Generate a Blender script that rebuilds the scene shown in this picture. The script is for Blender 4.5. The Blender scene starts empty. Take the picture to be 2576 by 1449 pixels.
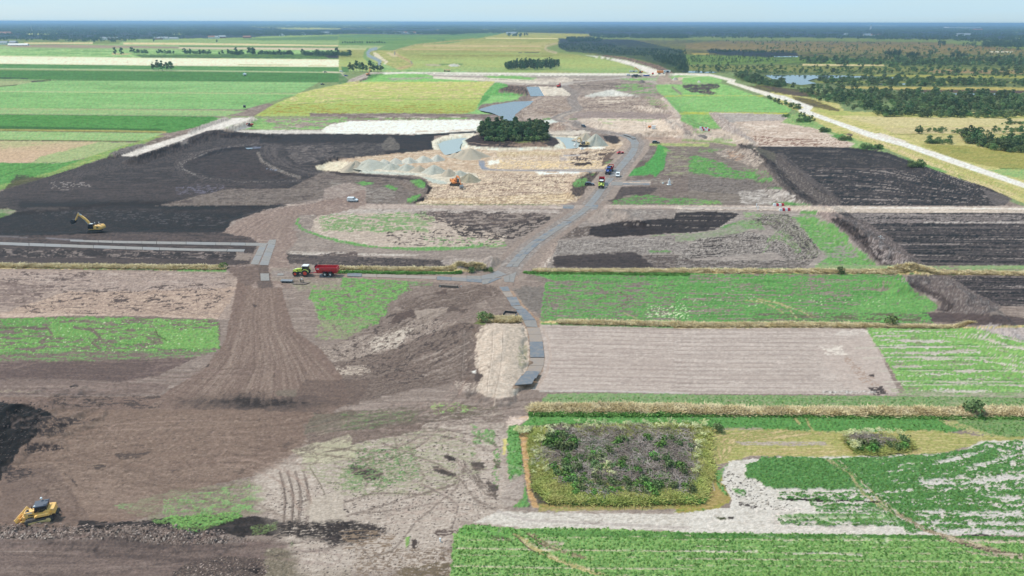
import bpy,bmesh,math,random
import numpy as np
from mathutils import Vector,Matrix
# ------------------------------------------------------------------ camera
SC = bpy.context.scene
H = 70.0                    # flying height of the camera in metres
F = 1717.0                  # focal length, in units of a 2576 px wide picture
CX,CY = 1288.0,724.5
ROLL = math.radians(0.13)
PITCH = math.atan((CY - 55.6) / F)
cam_d = bpy.data.cameras.new('camera')
cam = bpy.data.objects.new('camera',cam_d)
SC.collection.objects.link(cam)
cam_d.sensor_width = 36.0
cam_d.lens = 36.0 * F / 2576.0
cam_d.clip_start = 0.5
cam_d.clip_end = 200000.0
cam.location = (0,0,H)
cam.rotation_euler = (Matrix.Rotation(math.pi / 2 - PITCH,4,'X') @ Matrix.Rotation(ROLL,4,'Z')).to_euler()
SC.camera = cam
# ------------------------------------------------------------------ world, sun, exposure
SUN_EL,SUN_AZ = math.radians(56),math.radians(-62)   # azimuth from +Y towards +X
w = bpy.data.worlds.new('World')
SC.world = w
w.use_nodes = True
nt = w.node_tree
nt.nodes.clear()
N = nt.nodes.new
out = N('ShaderNodeOutputWorld')
bg = N('ShaderNodeBackground')
bg.inputs['Strength'].default_value = 0.1
sky = N('ShaderNodeTexSky')
sky.sky_type = 'NISHITA'
sky.sun_disc = False
sky.sun_elevation = SUN_EL
sky.sun_rotation = SUN_AZ
sky.altitude = 50
sky.air_density = 1.0
sky.dust_density = 0.6
sky.ozone_density = 1.3
geo = N('ShaderNodeTexCoord')
mp = N('ShaderNodeMapping')
mp.inputs['Scale'].default_value = (1.2,1.2,11.0)
nz = N('ShaderNodeTexNoise')
nz.inputs['Scale'].default_value = 1.6
nz.inputs['Detail'].default_value = 6
nz.inputs['Roughness'].default_value = 0.55
cr = N('ShaderNodeMapRange')
cr.inputs['From Min'].default_value = 0.33
cr.inputs['From Max'].default_value = 0.68
cr.inputs['To Min'].default_value = 0.68
cr.inputs['To Max'].default_value = 0.98
mix = N('ShaderNodeMix')
mix.data_type = 'RGBA'
mix.inputs['B'].default_value = (3.95,5.75,6.95,1)
L = nt.links.new
L(geo.outputs['Generated'],mp.inputs['Vector'])
L(mp.outputs['Vector'],nz.inputs['Vector'])
L(nz.outputs['Fac'],cr.inputs['Value'])
L(cr.outputs['Result'],mix.inputs['Factor'])
L(sky.outputs['Color'],mix.inputs['A'])
L(mix.outputs['Result'],bg.inputs['Color'])
L(bg.outputs['Background'],out.inputs['Surface'])
sun_d = bpy.data.lights.new('sun','SUN')
sun_d.energy = 2.6
sun_d.angle = math.radians(9)
sun_d.color = (1.0,0.93,0.84)
sun = bpy.data.objects.new('sun',sun_d)
SC.collection.objects.link(sun)
sun.rotation_euler = Vector((-math.sin(SUN_AZ) * math.cos(SUN_EL),-math.cos(SUN_AZ) * math.cos(SUN_EL),-math.sin(SUN_EL))).to_track_quat('-Z','Y').to_euler()
sun['kind'] = 'helper'
SC.view_settings.view_transform = 'Standard'
SC.view_settings.look = 'None'
SC.view_settings.gamma = 1.0
SC.view_settings.use_curve_mapping = False
SC.view_settings.exposure = 0.45
SC.cycles.volume_bounces = 1
SC.cycles.max_bounces = 6
SC.cycles.transparent_max_bounces = 8
# ------------------------------------------------------------------ helpers: projection, noise
_cr,_sr = math.cos(ROLL),math.sin(ROLL)
_cp,_sp = math.cos(PITCH),math.sin(PITCH)
def G(vx,vy,h=0.0):
    """picture position -> the ground point (at height h) it shows"""
    vx = np.asarray(vx,float); vy = np.asarray(vy,float)
    a = (vx - CX) / F; b = -(vy - CY) / F
    xr = a * _cr - b * _sr
    yr = a * _sr + b * _cr
    dy = _cp + yr * _sp
    dz = -_sp + yr * _cp
    t = (h - H) / dz
    return xr * t,dy * t
def PR(X,Y,Z):
    """world point -> picture position"""
    yy = Y * _cp - (Z - H) * _sp
    zz = Y * _sp + (Z - H) * _cp
    a = X / yy; b = zz / yy
    ax = a * _cr + b * _sr
    bx = -a * _sr + b * _cr
    return CX + ax * F,CY - bx * F
def gp(vx,vy,h=0.0):
    x,y = G(vx,vy,h)
    return Vector((float(x),float(y),h))
def dist_of(vy):
    x,y = G(CX,vy)
    return float(y)
_perm = np.random.RandomState(7).permutation(65536).astype(np.int64)
_ang = np.random.RandomState(8).rand(65536) * 2 * np.pi
_gx,_gy = np.cos(_ang),np.sin(_ang)
def perlin(x,y,seed=0):
    x0 = np.floor(x).astype(np.int64); y0 = np.floor(y).astype(np.int64)
    fx = x - x0; fy = y - y0
    def g(ix,iy,dx,dy):
        h = _perm[(ix * 7919 + seed * 1013) & 65535]
        h = _perm[(h + iy * 104729) & 65535]
        return _gx[h] * dx + _gy[h] * dy
    u = fx * fx * fx * (fx * (fx * 6 - 15) + 10)
    v = fy * fy * fy * (fy * (fy * 6 - 15) + 10)
    a = g(x0,y0,fx,fy); b = g(x0 + 1,y0,fx - 1,fy)
    c = g(x0,y0 + 1,fx,fy - 1); d = g(x0 + 1,y0 + 1,fx - 1,fy - 1)
    return (a + u * (b - a)) * (1 - v) + (c + u * (d - c)) * v
def fbm(x,y,o=3,seed=0,r=0.55):
    s = 0; a = 1; n = 0
    for i in range(o):
        s = s + a * perlin(x,y,seed + i * 17); n += a * a
        a *= r; x = x * 2.03 + 11.3; y = y * 2.03 + 5.7
    return s / (0.27 * math.sqrt(n))        # about unit variance
def uni(n):                                  # roughly uniform 0..1
    return 1 / (1 + np.exp(-1.7 * n))
def sm(a,b,x):
    t = np.clip((x - a) / (b - a),0,1)
    return t * t * (3 - 2 * t)
def lin(c):
    c = np.asarray(c,float) / 255.0
    return np.where(c <= 0.04045,c / 12.92,((c + 0.055) / 1.055) ** 2.4)
TILES = {'V': (0,0,1),'A': (0,0,3),'B': (858.7,0,3),'C': (1717.3,0,3),
         'D': (0,241.5,3),'E': (858.7,241.5,3),'F': (1717.3,241.5,3),
         'G': (0,644,3),'H': (858.7,644,3),'I': (1717.3,644,3),
         'J': (0,1046.5,3),'K': (858.7,1046.5,3),'L': (1717.3,1046.5,3),
         'M': (1140.4,161,4)}
def T(tile,s):
    ox,oy,k = TILES[tile]
    if isinstance(s,str):
        s = [tuple(float(q) for q in p.split(',')) for p in s.split()]
    a = np.array(s,float)
    return np.stack([ox + a[:,0] / k,oy + a[:,1] / k],1)
# ------------------------------------------------------------------ things: naming helpers
COL = SC.collection
def tag(o,label=None,cat=None,group=None,kind=None):
    if label: o['label'] = label
    if cat: o['category'] = cat
    if group: o['group'] = group
    if kind: o['kind'] = kind
    return o
def link(name,me,parent=None,mat=None):
    o = bpy.data.objects.new(name,me)
    COL.objects.link(o)
    if parent is not None: o.parent = parent
    if mat is not None and me is not None and len(me.materials) == 0: me.materials.append(mat)
    return o
def empty(name,loc=(0,0,0),rz=0.0,label=None,cat=None,group=None):
    o = bpy.data.objects.new(name,None)
    COL.objects.link(o)
    o.location = loc
    o.rotation_euler = (0,0,rz)
    o.empty_display_size = 0.5
    return tag(o,label,cat,group)
KIDS = {}
def copy_tree(o,parent=None):
    c = o.copy(); COL.objects.link(c)
    if parent is not None: c.parent = parent
    for ch in list(o.children): copy_tree(ch,c)
    return c
# ------------------------------------------------------------------ ground grid (fan of rows and columns, finer near the camera's foot)
def _axis():
    vx = np.arange(-110,2690,2.4)
    left = -110 - np.cumsum(5.0 * 1.22 ** np.arange(28))[::-1]
    left = left[left > -9000]
    right = 2690 + np.cumsum(5.0 * 1.22 ** np.arange(28))
    right = right[right < 11500]
    return np.concatenate([left,vx,right])
gvx = _axis()
rows = [np.array([57.2,57.6,58.1,58.7,59.4,60.2,61.0,61.7,62.4,63.2,64.1,65]),np.arange(66,100,1.25),np.arange(100,330,1.7),
        np.arange(330,1470,2.0),np.arange(1472,2300,40.0)]
gvy = np.concatenate(rows)
CXN = ((gvx - CX) / F)
deps = []
for vy in gvy:
    x,y = G(CX,vy)
    deps.append(float(y))
deps = np.array(deps)
zc = deps * _cp + H * _sp
X = CXN[None,:] * zc[:,None]
Y = np.repeat(deps[:,None],len(gvx),1)
NR,NC = X.shape
X = X.ravel().astype(float); Y = Y.ravel().astype(float)
Z = np.zeros_like(X)
def seg_dist(px,py,A,B):
    d = B - A; L2 = (d ** 2).sum() + 1e-12
    t = np.clip(((px - A[0]) * d[0] + (py - A[1]) * d[1]) / L2,0,1)
    return np.hypot(px - A[0] - t * d[0],py - A[1] - t * d[1]),t
def poly_dist(px,py,pts,closed=False):
    """distance to polyline, arc position of nearest point, signed side"""
    best = np.full(px.shape,1e18); s = np.zeros(px.shape); side = np.zeros(px.shape)
    n = len(pts); acc = 0
    for i in range(n if closed else n - 1):
        A = pts[i]; B = pts[(i + 1) % n]
        d,t = seg_dist(px,py,A,B)
        l = np.hypot(*(B - A))
        m = d < best
        best = np.where(m,d,best)
        s = np.where(m,acc + t * l,s)
        sd = (B[0] - A[0]) * (py - A[1]) - (B[1] - A[1]) * (px - A[0])
        side = np.where(m,np.sign(sd),side)
        acc += l
    return best,s,side
def inside(px,py,pts):
    r = np.zeros(px.shape,bool); n = len(pts)
    for i in range(n):
        x1,y1 = pts[i]; x2,y2 = pts[(i + 1) % n]
        if y1 == y2: continue
        c = ((y1 > py) != (y2 > py)) & (px < (x2 - x1) * (py - y1) / (y2 - y1) + x1)
        r ^= c
    return r
def wpts(tile,s,h=0.0):
    v = T(tile,s)
    x,y = G(v[:,0],v[:,1],h)
    return np.stack([x,y],1)
# ------------------------------------------------------------------ relief (metres)
def ridge(tile,s,width,height,rough=0.35,seed=1,power=1.0,asym=0.0,base=0.0,lump=6.0):
    """bank of soil; s traces its crest in the picture"""
    height = height * .85
    w_ = wpts(tile,s,height)
    W = width
    m = (X > w_[:,0].min() - W) & (X < w_[:,0].max() + W) & (Y > w_[:,1].min() - W) & (Y < w_[:,1].max() + W)
    x,y = X[m],Y[m]
    yc = max(float(w_[:,1].mean()),60.0)
    row = (yc * yc + H * H) / (H * F) * 2.3
    ly = max(lump,row * 3.2)
    n1 = fbm(x / lump,y / ly,2,seed)
    d,ss,side = poly_dist(x,y,w_)
    d = d + n1 * W * 0.06
    hw = W * 0.5 * (1 + asym * side)
    p = np.clip(1 - d / hw,0,1)
    p = np.minimum(1,p * 1.25)
    hgt = height * p ** power * (1 + rough * 0.22 * n1) + rough * 0.05 * height * min(1,lump * 1.3 / ly) * fbm(x / (lump * .4),y / max(lump * .4,row * 2.2),2,seed + 3) * np.minimum(1,p * 4)
    Z[m] = np.maximum(Z[m],base + np.maximum(hgt,0))
def basin(tile,s,depth,bank,h=0.0):
    """hollow with sloping banks; s traces its upper edge"""
    w_ = wpts(tile,s,h)
    m = (X > w_[:,0].min()) & (X < w_[:,0].max()) & (Y > w_[:,1].min()) & (Y < w_[:,1].max())
    x,y = X[m],Y[m]
    ins = inside(x,y,w_)
    d,_,_ = poly_dist(x,y,w_,True)
    z = -depth * sm(0,bank,np.where(ins,d,0))
    Z[m] = np.minimum(Z[m],z) if True else Z[m]
# ------------------------------------------------------------------ paint: soil and plant cover of every ground vertex
NAMES = ['ground','grass_field','crop_field','peat_field','sandy_ground','dirt_road','gravel_road',
         'heathland','forest_floor','sown_field','earth_bank','ditch_bank','harvested_field','bog_bed']
PAL = None; CLS = None; ROU = None
def start_paint():
    global VX,VY,DD,COLR,CLS,MPX,MPY
    VX,VY = PR(X,Y,Z)
    COLR = np.zeros((len(X),3)) + lin((150,136,128))
    CLS = np.zeros(len(X),np.int32)
    global RN
    RN = np.random.RandomState(3).normal(size=len(X))
    g_ = RN.reshape(NR,NC); g_ = g_ + .6 * np.roll(g_,1,1) + .35 * np.roll(g_,2,1); RN = (g_ / 1.22).ravel()
def px_m(vy):
    """metres per picture unit across and along at picture row vy"""
    x,y = G(CX,max(vy,62)); d = math.hypot(float(y),H)
    x2,y2 = G(CX,max(vy,62) + 0.5)
    return d / F,abs(float(y2) - float(y)) * 2
def bbox(p,pad):
    return np.nonzero((VX > p[:,0].min() - pad) & (VX < p[:,0].max() + pad) & (VY > p[:,1].min() - pad) & (VY < p[:,1].max() + pad))[0]
_seed = [100]; CHART = [False]
def noise_at(i,nx,ny,vy,rot=0.0,o=3,seed=None,r=0.6):
    """noise over the ground; feature size nx by ny picture units as seen at row vy"""
    mx,my = px_m(vy)
    if CHART[0]:
        _seed[0] += 1
        return fbm(VX[i] / nx,VY[i] / ny,o,_seed[0],r)
    if seed is None:
        _seed[0] += 1; seed = _seed[0]
    x,y = X[i],Y[i]
    if rot:
        c,s_ = math.cos(rot),math.sin(rot)
        x,y = x * c + y * s_,-x * s_ + y * c
    return fbm(x / (nx * mx),y / (ny * my),o,seed,r)
def mixcol(i,a,c):
    a = np.clip(a,0,1)[:,None]
    COLR[i] = COLR[i] * (1 - a) + c * a
def ramp(u,cols):
    cs = [lin(c) for c in cols]
    n = len(cs) - 1
    u = np.clip(u,0,1) * n
    k = np.minimum(u.astype(int),n - 1); f = (u - k)[:,None]
    cs = np.array(cs)
    return cs[k] * (1 - f) + cs[k + 1] * f
def P(tile,s,cols,cls=None,e=1.5,w=3.0,op=1.0,n=(30,4),rot=0.0,cov=None,cn=None,cs=0.12,bands=None,o=3,crot=None,wl=None):
    """lay one kind of cover over the polygon s"""
    p = T(tile,s)
    CHART[0] = cls == 'earth_bank'
    i = bbox(p,w * 2 + e)
    if len(i) == 0:
        CHART[0] = False
        return
    vyc = p[:,1].mean()
    vx,vy = VX[i],VY[i]
    if w > 0:
        q = wl or 8
        vx = vx + w * noise_at(i,w * q,w * q * .4,vyc) * 0.7 + w * .35 * noise_at(i,w * q * .3,w * 1.2,vyc)
        vy = vy + w * .45 * noise_at(i,w * q,w * q * .4,vyc) + w * .25 * noise_at(i,w * q * .3,w * 1.2,vyc)
    ins = inside(vx,vy,p)
    d,_,_ = poly_dist(vx,vy,p,True)
    sd = np.where(ins,d,-d)
    a = sm(-e,e,sd) * op
    if isinstance(cols,tuple): cols = [cols]
    if not CHART[0]:
        n = (n[0] * 1.5,n[1] * .75)
    if cov is not None:
        nn = (cn[0] * 1.3,cn[1] * .8) if cn else n
        u = uni(noise_at(i,nn[0],nn[1],vyc,rot if crot is None else crot,4,None,0.65) + .32 * RN[i])
        a = a * sm(1 - cov - cs,1 - cov + cs,u)
    if len(cols) > 1:
        c = ramp(uni(noise_at(i,n[0],n[1],vyc,rot,o) + .3 * RN[i]),cols)
    else:
        c = np.repeat(lin(cols[0])[None],len(i),0)
    if bands is not None:
        t = (vy - p[:,1].min()) / (p[:,1].max() - p[:,1].min())
        cb = ramp(t + 0.03 * noise_at(i,90,5,vyc),bands)
        c = c * 0.5 + cb * 0.5 if len(cols) > 1 else cb
    mixcol(i,a,c)
    if cls is not None:
        k = i[a > 0.5 * op] if cov is None else i[(sm(-e,e,sd) > .5)]
        CLS[k] = NAMES.index(cls)
    CHART[0] = False
def S(tile,s,wd,cols,cls=None,e=1.2,op=1.0,n=(20,4),wob=0.0,cov=None,w2=None):
    """stroke of width wd picture units (w2 at its end)"""
    p = T(tile,s)
    i = bbox(p,wd + 6)
    if len(i) == 0: return
    vyc = p[:,1].mean()
    vx,vy = VX[i],VY[i]
    if wob > 0:
        vx = vx + wob * noise_at(i,wob * 9,wob * 5,vyc); vy = vy + wob * .5 * noise_at(i,wob * 9,wob * 5,vyc)
    d,ss,_ = poly_dist(vx,vy,p)
    tot = np.hypot(*(p[1:] - p[:-1]).T).sum()
    ww = wd if w2 is None else wd + (w2 - wd) * ss / tot
    a = sm(-e,e,ww / 2 - d) * op
    if isinstance(cols,tuple): cols = [cols]
    c = ramp(uni(noise_at(i,n[0],n[1],vyc)),cols) if len(cols) > 1 else np.repeat(lin(cols[0])[None],len(i),0)
    if cov is not None:
        u = uni(noise_at(i,n[0],n[1],vyc,0,4)); a = a * sm(1 - cov - .12,1 - cov + .12,u)
    mixcol(i,a,c)
    if cls is not None: CLS[i[a > 0.5 * op]] = NAMES.index(cls)
def W(tile,s,wm,cols,cls=None,op=1.0,n=(20,4),wob=0.0,cov=None,edge=0.35,w2=None):
    """stroke of width wm metres on the ground"""
    p = T(tile,s)
    w_ = wpts(tile,s)
    i = bbox(p,30)
    if len(i) == 0: return
    x,y = X[i],Y[i]
    dd = np.hypot(y,H); mx = dd / F * 1.2
    d,ss,_ = poly_dist(x,y,w_)
    if wob: d = d + wob * noise_at(i,12,6,p[:,1].mean())
    soft = np.maximum(edge,mx)
    tot = np.hypot(*(w_[1:] - w_[:-1]).T).sum()
    ww = wm if w2 is None else wm + (w2 - wm) * ss / tot
    a = sm(-1,1,(ww / 2 - d) / soft) * op
    if isinstance(cols,tuple): cols = [cols]
    vyc = p[:,1].mean()
    c = ramp(uni(noise_at(i,n[0],n[1],vyc)),cols) if len(cols) > 1 else np.repeat(lin(cols[0])[None],len(i),0)
    if cov is not None:
        u = uni(noise_at(i,n[0],n[1],vyc,0,4)); a = a * sm(1 - cov - .12,1 - cov + .12,u)
    mixcol(i,a,c)
    if cls is not None: CLS[i[a > 0.5 * op]] = NAMES.index(cls)
def ruts(tile,s,gauge=2.2,wm=0.55,c=(96,82,76),op=0.6,pair=True,n=(14,5),cov=None):
    """a pair of wheel marks"""
    w_ = wpts(tile,s)
    p = T(tile,s)
    i = bbox(p,30)
    x,y = X[i],Y[i]
    d,ss,side = poly_dist(x,y,w_)
    d = np.abs(d * side - 0) if not pair else np.abs(np.abs(d) - gauge / 2)
    soft = np.maximum(0.15,np.hypot(y,H) / F * 0.9)
    a = sm(-1,1,(wm / 2 - d) / soft) * op * (0.75 + 0.25 * noise_at(i,10,5,p[:,1].mean()))
    if cov is not None:
        a = a * sm(1 - cov - .15,1 - cov + .15,uni(noise_at(i,18,8,p[:,1].mean())))
    mixcol(i,a,np.repeat(lin(c)[None],len(i),0))
    Z[i] -= 0.10 * np.clip(a,0,1)
def R(tile,l,r,cols,cls=None,es=0,nt_=8,ns=2.0,cov=None,cs=0.1,op=1.0,et=0.04,w=1.5,o=3,fine=0.0,fcol=None):
    """strip between the lines l and r with marks running along it"""
    A = T(tile,l); B = T(tile,r)
    allp = np.concatenate([A,B])
    i = bbox(allp,w * 3)
    vyc = allp[:,1].mean()
    vx,vy = VX[i].copy(),VY[i].copy()
    if w > 0:
        vx += w * noise_at(i,w * 12,w * 5,vyc); vy += w * .5 * noise_at(i,w * 12,w * 5,vyc)
    s_ = np.full(len(i),-1.0); t_ = np.zeros(len(i))
    for k in range(len(A) - 1):
        p00,p10,p11,p01 = A[k],B[k],B[k + 1],A[k + 1]
        q = np.array([p00,p10,p11,p01])
        m = inside(vx,vy,q)
        if not m.any(): continue
        e_ = p10 - p00; f_ = p01 - p00; g_ = p00 - p10 + p11 - p01
        hx,hy = vx[m] - p00[0],vy[m] - p00[1]
        k2 = g_[0] * f_[1] - g_[1] * f_[0]
        k1 = e_[0] * f_[1] - e_[1] * f_[0] + hx * g_[1] - hy * g_[0]
        k0 = hx * e_[1] - hy * e_[0]
        if abs(k2) < 1e-6: v = -k0 / (k1 + 1e-12)
        else:
            disc = np.sqrt(np.maximum(k1 * k1 - 4 * k0 * k2,0))
            v = (-k1 - disc) / (2 * k2)
            v = np.where((v < -0.01) | (v > 1.01),(-k1 + disc) / (2 * k2),v)
        dx = e_[0] + g_[0] * v; dy = e_[1] + g_[1] * v
        u = np.where(np.abs(dx) > np.abs(dy),(hx - f_[0] * v) / np.where(np.abs(dx) < 1e-9,1e-9,dx),(hy - f_[1] * v) / np.where(np.abs(dy) < 1e-9,1e-9,dy))
        s_[m] = k + np.clip(v,0,1); t_[m] = u
    ok = s_ >= 0
    i,s_,t_ = i[ok],s_[ok],t_[ok]
    if len(i) == 0: return
    _seed[0] += 3; sd = _seed[0]
    nn = fbm(t_ * nt_,s_ * ns * .42,o,sd,0.6)
    u = uni(nn + .3 * RN[i])
    a = np.ones(len(i)) * op
    if et > 0: a = a * sm(0,et,t_) * sm(0,et,1 - t_)
    if es > 0: a = a * sm(0,es,len(A) - 1 - s_ + .25 * es * np.clip(nn,-1,1))
    if cov is not None:
        u2 = uni(fbm(t_ * nt_ * 1.1 + 40,s_ * ns * .45,o,sd + 50,0.6) + .35 * RN[i])
        a = a * sm(1 - cov - cs,1 - cov + cs,u2)
    if isinstance(cols,tuple): cols = [cols]
    c = ramp(u,cols) if len(cols) > 1 else np.repeat(lin(cols[0])[None],len(i),0)
    mixcol(i,a,c)
    if cls is not None: CLS[i] = NAMES.index(cls)
# ------------------------------------------------------------------ the lie of the land
ridge('F','425,368 520,400 600,470 660,560 740,660 850,750 990,815 1090,820',17,3.0,.9,11,lump=5)
ridge('F','1090,845 1200,935 1320,1010 1420,1090 1560,1170 1690,1225',17,3.4,1.2,12,lump=5)
ridge('I','1650,175 1760,160 1900,180 2060,250 2180,330 2290,400',15,3.2,0.9,13,lump=5)
ridge('I','2290,525 2420,560 2530,640 2640,760',14,3.0,0.8,14,lump=6)
ridge('D','1010,460 1150,415 1290,370 1370,345',14,3.2,1.3,15,lump=4)
ridge('D','1400,330 1500,300 1620,262 1660,262',15,3.2,1.3,16,lump=4)
ridge('D','1720,240 1810,210 1885,172 1910,170',11,3.0,1.2,17,lump=4)
ridge('D','1420,268 1560,205 1700,165',8,1.8,1.2,18,lump=4)
ridge('D','840,440 900,410 990,390 1070,365',9,1.8,1.2,19,lump=4)
ridge('D','1680,285 1850,288 1960,292 2060,300',14,1.6,1.3,20,lump=4)
ridge('J','-400,150 -100,60 60,-40 180,-50',26,3.0,.8,21,lump=4)
ridge('J','-300,870 0,850 300,835 600,860 900,870 1200,850 1450,900 1680,895',7,1.0,1.2,22,lump=2.2)
ridge('H','1180,545 1190,620 1190,720 1180,820 1150,930',12.5,1.9,.5,23,power=.45,lump=4)
ridge('H','1150,900 1170,980 1200,1040',7,1.2,.8,24,power=.6,lump=3)
ridge('H','1140,0 1100,40 900,60',7,2.0,.8,25,lump=3)
ridge('E','1990,860 2080,850 2150,880 2230,930',12,2.0,.9,26,lump=4)
ridge('E','1190,425 1300,430 1450,430 1620,430',9,1.6,1.2,27,lump=4)
ridge('E','2440,170 2500,215 2560,255 2600,285',26,3.5,1.4,28,lump=6)
ridge('M','1870,700 1990,690 2150,690 2300,690 2420,690',16,2.2,1.4,29,lump=5)
ridge('M','1900,410 1980,440 2080,465 2140,470',22,2.6,1.5,30,lump=6)
ridge('M','2100,340 2160,390 2230,470 2300,545 2400,620 2460,655',20,2.6,1.3,31,lump=6)
ridge('F','210,130 270,160 330,200 400,240',24,3.0,.9,32,lump=6)
ridge('F','270,300 340,285 430,290 500,340',16,2.4,1.2,33,lump=5)
ridge('B','1950,425 2100,440 2260,480 2380,515 2450,550',32,4.5,1.2,34,lump=8)
ridge('B','1200,672 1270,650 1340,655 1400,690',26,4.0,.9,35,lump=7)
ridge('E','1180,170 900,150 500,160 0,150',10,1.4,.8,36,lump=5)
ridge('B','130,600 220,575 280,565',12,2.5,.9,37,lump=5)
ridge('M','1200,575 1290,560 1440,565 1510,600',22,2.2,.7,38,lump=7)
ridge('M','960,600 1060,590 1120,640',14,2.4,1.3,39,lump=4)
ridge('M','1340,300 1480,285 1600,268 1750,290 1850,310',34,3.0,.6,40,lump=9)
ridge('M','850,260 960,300 1100,290',22,1.6,1.0,41,lump=6)
ridge('F','0,190 60,215 110,265',22,3.0,1.3,42,lump=5)
ridge('M','1200,1190 1230,1130 1330,1080 1480,1075',7,1.2,1.2,43,lump=3)
ridge('E','1740,740 1740,680 1800,640',8,1.3,1.0,44,lump=3)
ridge('E','540,640 620,660 650,700',9,1.2,.9,45,lump=3)
ridge('E','500,800 560,770 610,750',7,1.0,.9,46,lump=3)
ridge('L','420,460 700,540 ',0.1,0.1)
basin('E','1040,120 1020,100 1060,65 1200,50 1340,20 1400,5 1480,20 1440,60 1380,95 1330,135 1320,182 1290,190 1215,190 1190,150 1130,135',1.6,5)
basin('B','1385,650 1500,648 1545,722 1420,728',1.8,4)
basin('E','985,292 870,305 760,325 700,350 715,385 760,440 860,445 930,420 1000,400 1200,412 1500,412 1660,405 1700,395 1790,395 1850,350 1790,310 1680,300 1560,298',1.9,4)
basin('D','2400,500 2450,470 2576,455 2620,470 2700,500 2760,560 2650,600 2500,590 2380,560',1.8,4)
basin('D','1940,375 1960,470 2080,560 2220,610 2130,632 1900,640 1650,625 1450,570 1400,510 1500,440 1700,390',0.9,6)
basin('D','-300,760 150,865 900,790 2000,800 2440,720 2440,770 2050,850 1730,950 1690,1030 800,1030 0,1060 -300,1060',0.7,6)
basin('C','590,560 1150,565 1700,585 1600,600 1100,612 1030,632 900,640 730,625',1.2,9)
basin('C','-40,525 300,545 250,555 -60,545',0.8,6)
isl = 'E','940,330 1000,300 1060,290 1550,300 1620,320 1645,355 1600,378 1300,388 1050,383 960,370'
w_ = wpts(*isl)
m_ = (X > w_[:,0].min() - 12) & (X < w_[:,0].max() + 12) & (Y > w_[:,1].min() - 12) & (Y < w_[:,1].max() + 12)
d_,_,_ = poly_dist(X[m_],Y[m_],w_,True)
sd_ = np.where(inside(X[m_],Y[m_],w_),d_,-d_)
t_ = sm(-7,1,sd_)
Z[m_] = Z[m_] * (1 - t_) + 0.15 * t_
start_paint()
ALL = '-9000,50 12000,50 12000,110 -9000,110'
P('V',ALL,[(66,88,66),(84,104,74),(60,80,62)],'forest_floor',w=0,n=(160,3))
P('V','-9000,98 -130,98 640,98 1200,84 2576,100 9000,110 9000,1449 -9000,1449',[(120,150,90),(135,150,100)],'grass_field',w=0,n=(200,8))
P('V','-130,215 700,262 1240,200 1700,190 2000,300 2576,520 5000,1500 5000,2400 -3000,2400 -3000,700 -130,500',[(148,134,126),(136,122,115),(160,146,138)],'ground',w=0,n=(80,6))
for q in ['A 1860,193 2576,196 2576,222 2200,222 1900,208','B 0,190 440,190 400,212 0,214','B 720,222 1150,222 1830,228 1840,234 1000,232 720,230',
          'A 1090,226 1500,228 1500,238 1100,236','A 200,252 440,250 420,262 210,262','A 560,318 700,318 700,330 640,330','A 370,240 450,240 450,246 370,246',
          'C 0,206 100,206 100,212 0,212','C 2420,236 2576,238 2576,246 2430,244','C 2490,275 2576,268 2576,300 2510,292','C 1360,188 1620,190 1620,200 1370,196','C 2080,208 2150,208 2150,220 2080,220','A 1240,248 1400,250 1400,262 1260,262']:
    t_,s_ = q.split(' ',1)
    P(t_,s_,[(150,175,130),(185,190,150)],'grass_field',w=.5,n=(60,2),e=.8)
P('A','-400,322 900,333 930,298 1080,296 1560,288 1900,282 2000,272 2600,258 2600,450 -400,420',[(138,168,112),(150,178,120),(128,160,104)],'grass_field',w=1,n=(200,4))
P('A','1700,296 2600,268 2600,305 2000,305',[(104,146,96),(112,152,100)],'grass_field',w=.6)
P('A','930,322 1500,325 2600,342 2600,350 1500,338 930,335',(212,194,158),'harvested_field',w=.4,e=.8)
P('A','180,322 700,322 700,331 180,330',(210,192,156),'harvested_field',w=.4,e=.8)
P('A','0,340 400,334 1350,352 1350,366 600,362 100,356',[(150,140,128),(165,150,136)],'sown_field',w=.5,n=(90,2))
P('A','1350,355 2600,362 2600,379 1350,368',[(204,188,168),(190,176,156)],'harvested_field',w=.4,n=(90,2))
P('A','1350,345 2600,352 2600,361 1350,354',[(96,136,84),(110,150,92)],'grass_field',w=.4)
P('A','-400,368 900,372 1500,380 2600,380 2600,445 1100,437 -400,420',[(118,170,96),(150,192,112),(104,158,88)],'grass_field',w=.8,n=(160,3))
P('A','1000,412 2600,408 2600,446 1080,438',[(82,126,66),(98,142,76),(74,112,62)],'grass_field',w=1.2,n=(26,2))
P('A','2450,418 2600,416 2600,440 2480,438',(96,74,66),'peat_field',w=1)
P('A','840,402 1000,404 960,412 850,412',(196,170,140),w=.6)
P('A','-400,418 0,422 1100,437 2600,450 2600,507 1300,497 0,482 -400,480',[(240,222,194),(228,210,180),(236,220,194)],'harvested_field',w=.4,n=(160,1.5),bands=[(238,216,186),(242,226,200),(228,214,190)])
P('B','-20,450 225,452 226,472 190,492 -20,506',[(240,222,194),(230,212,184)],'harvested_field',w=.4)
S('A','1800,488 1990,491 2180,491',1.6,(150,165,110)); S('A','2330,494 2460,494',1.3,(150,165,110))
P('A','-400,480 0,482 1300,497 2600,507 2600,548 0,520 -400,515',[(70,136,70),(88,156,84),(80,146,76)],'crop_field',w=.5,n=(120,3))
P('A','-400,528 0,530 2600,550 2600,620 2400,622 0,600 -400,596',[(62,130,62),(72,142,70),(68,136,62)],'crop_field',w=.5,n=(120,3))
P('A','-400,597 0,600 2400,622 2260,700 0,690 -400,685',[(118,176,92),(132,186,100),(110,168,86)],'grass_field',w=.5,n=(200,4))
P('A','-400,595 420,604 250,620 140,640 0,656 -400,670',[(150,164,112),(160,168,126)],'grass_field',w=.8)
P('A','900,650 1500,655 1300,680 700,676',[(96,158,76)],w=2,op=.5)
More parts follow.
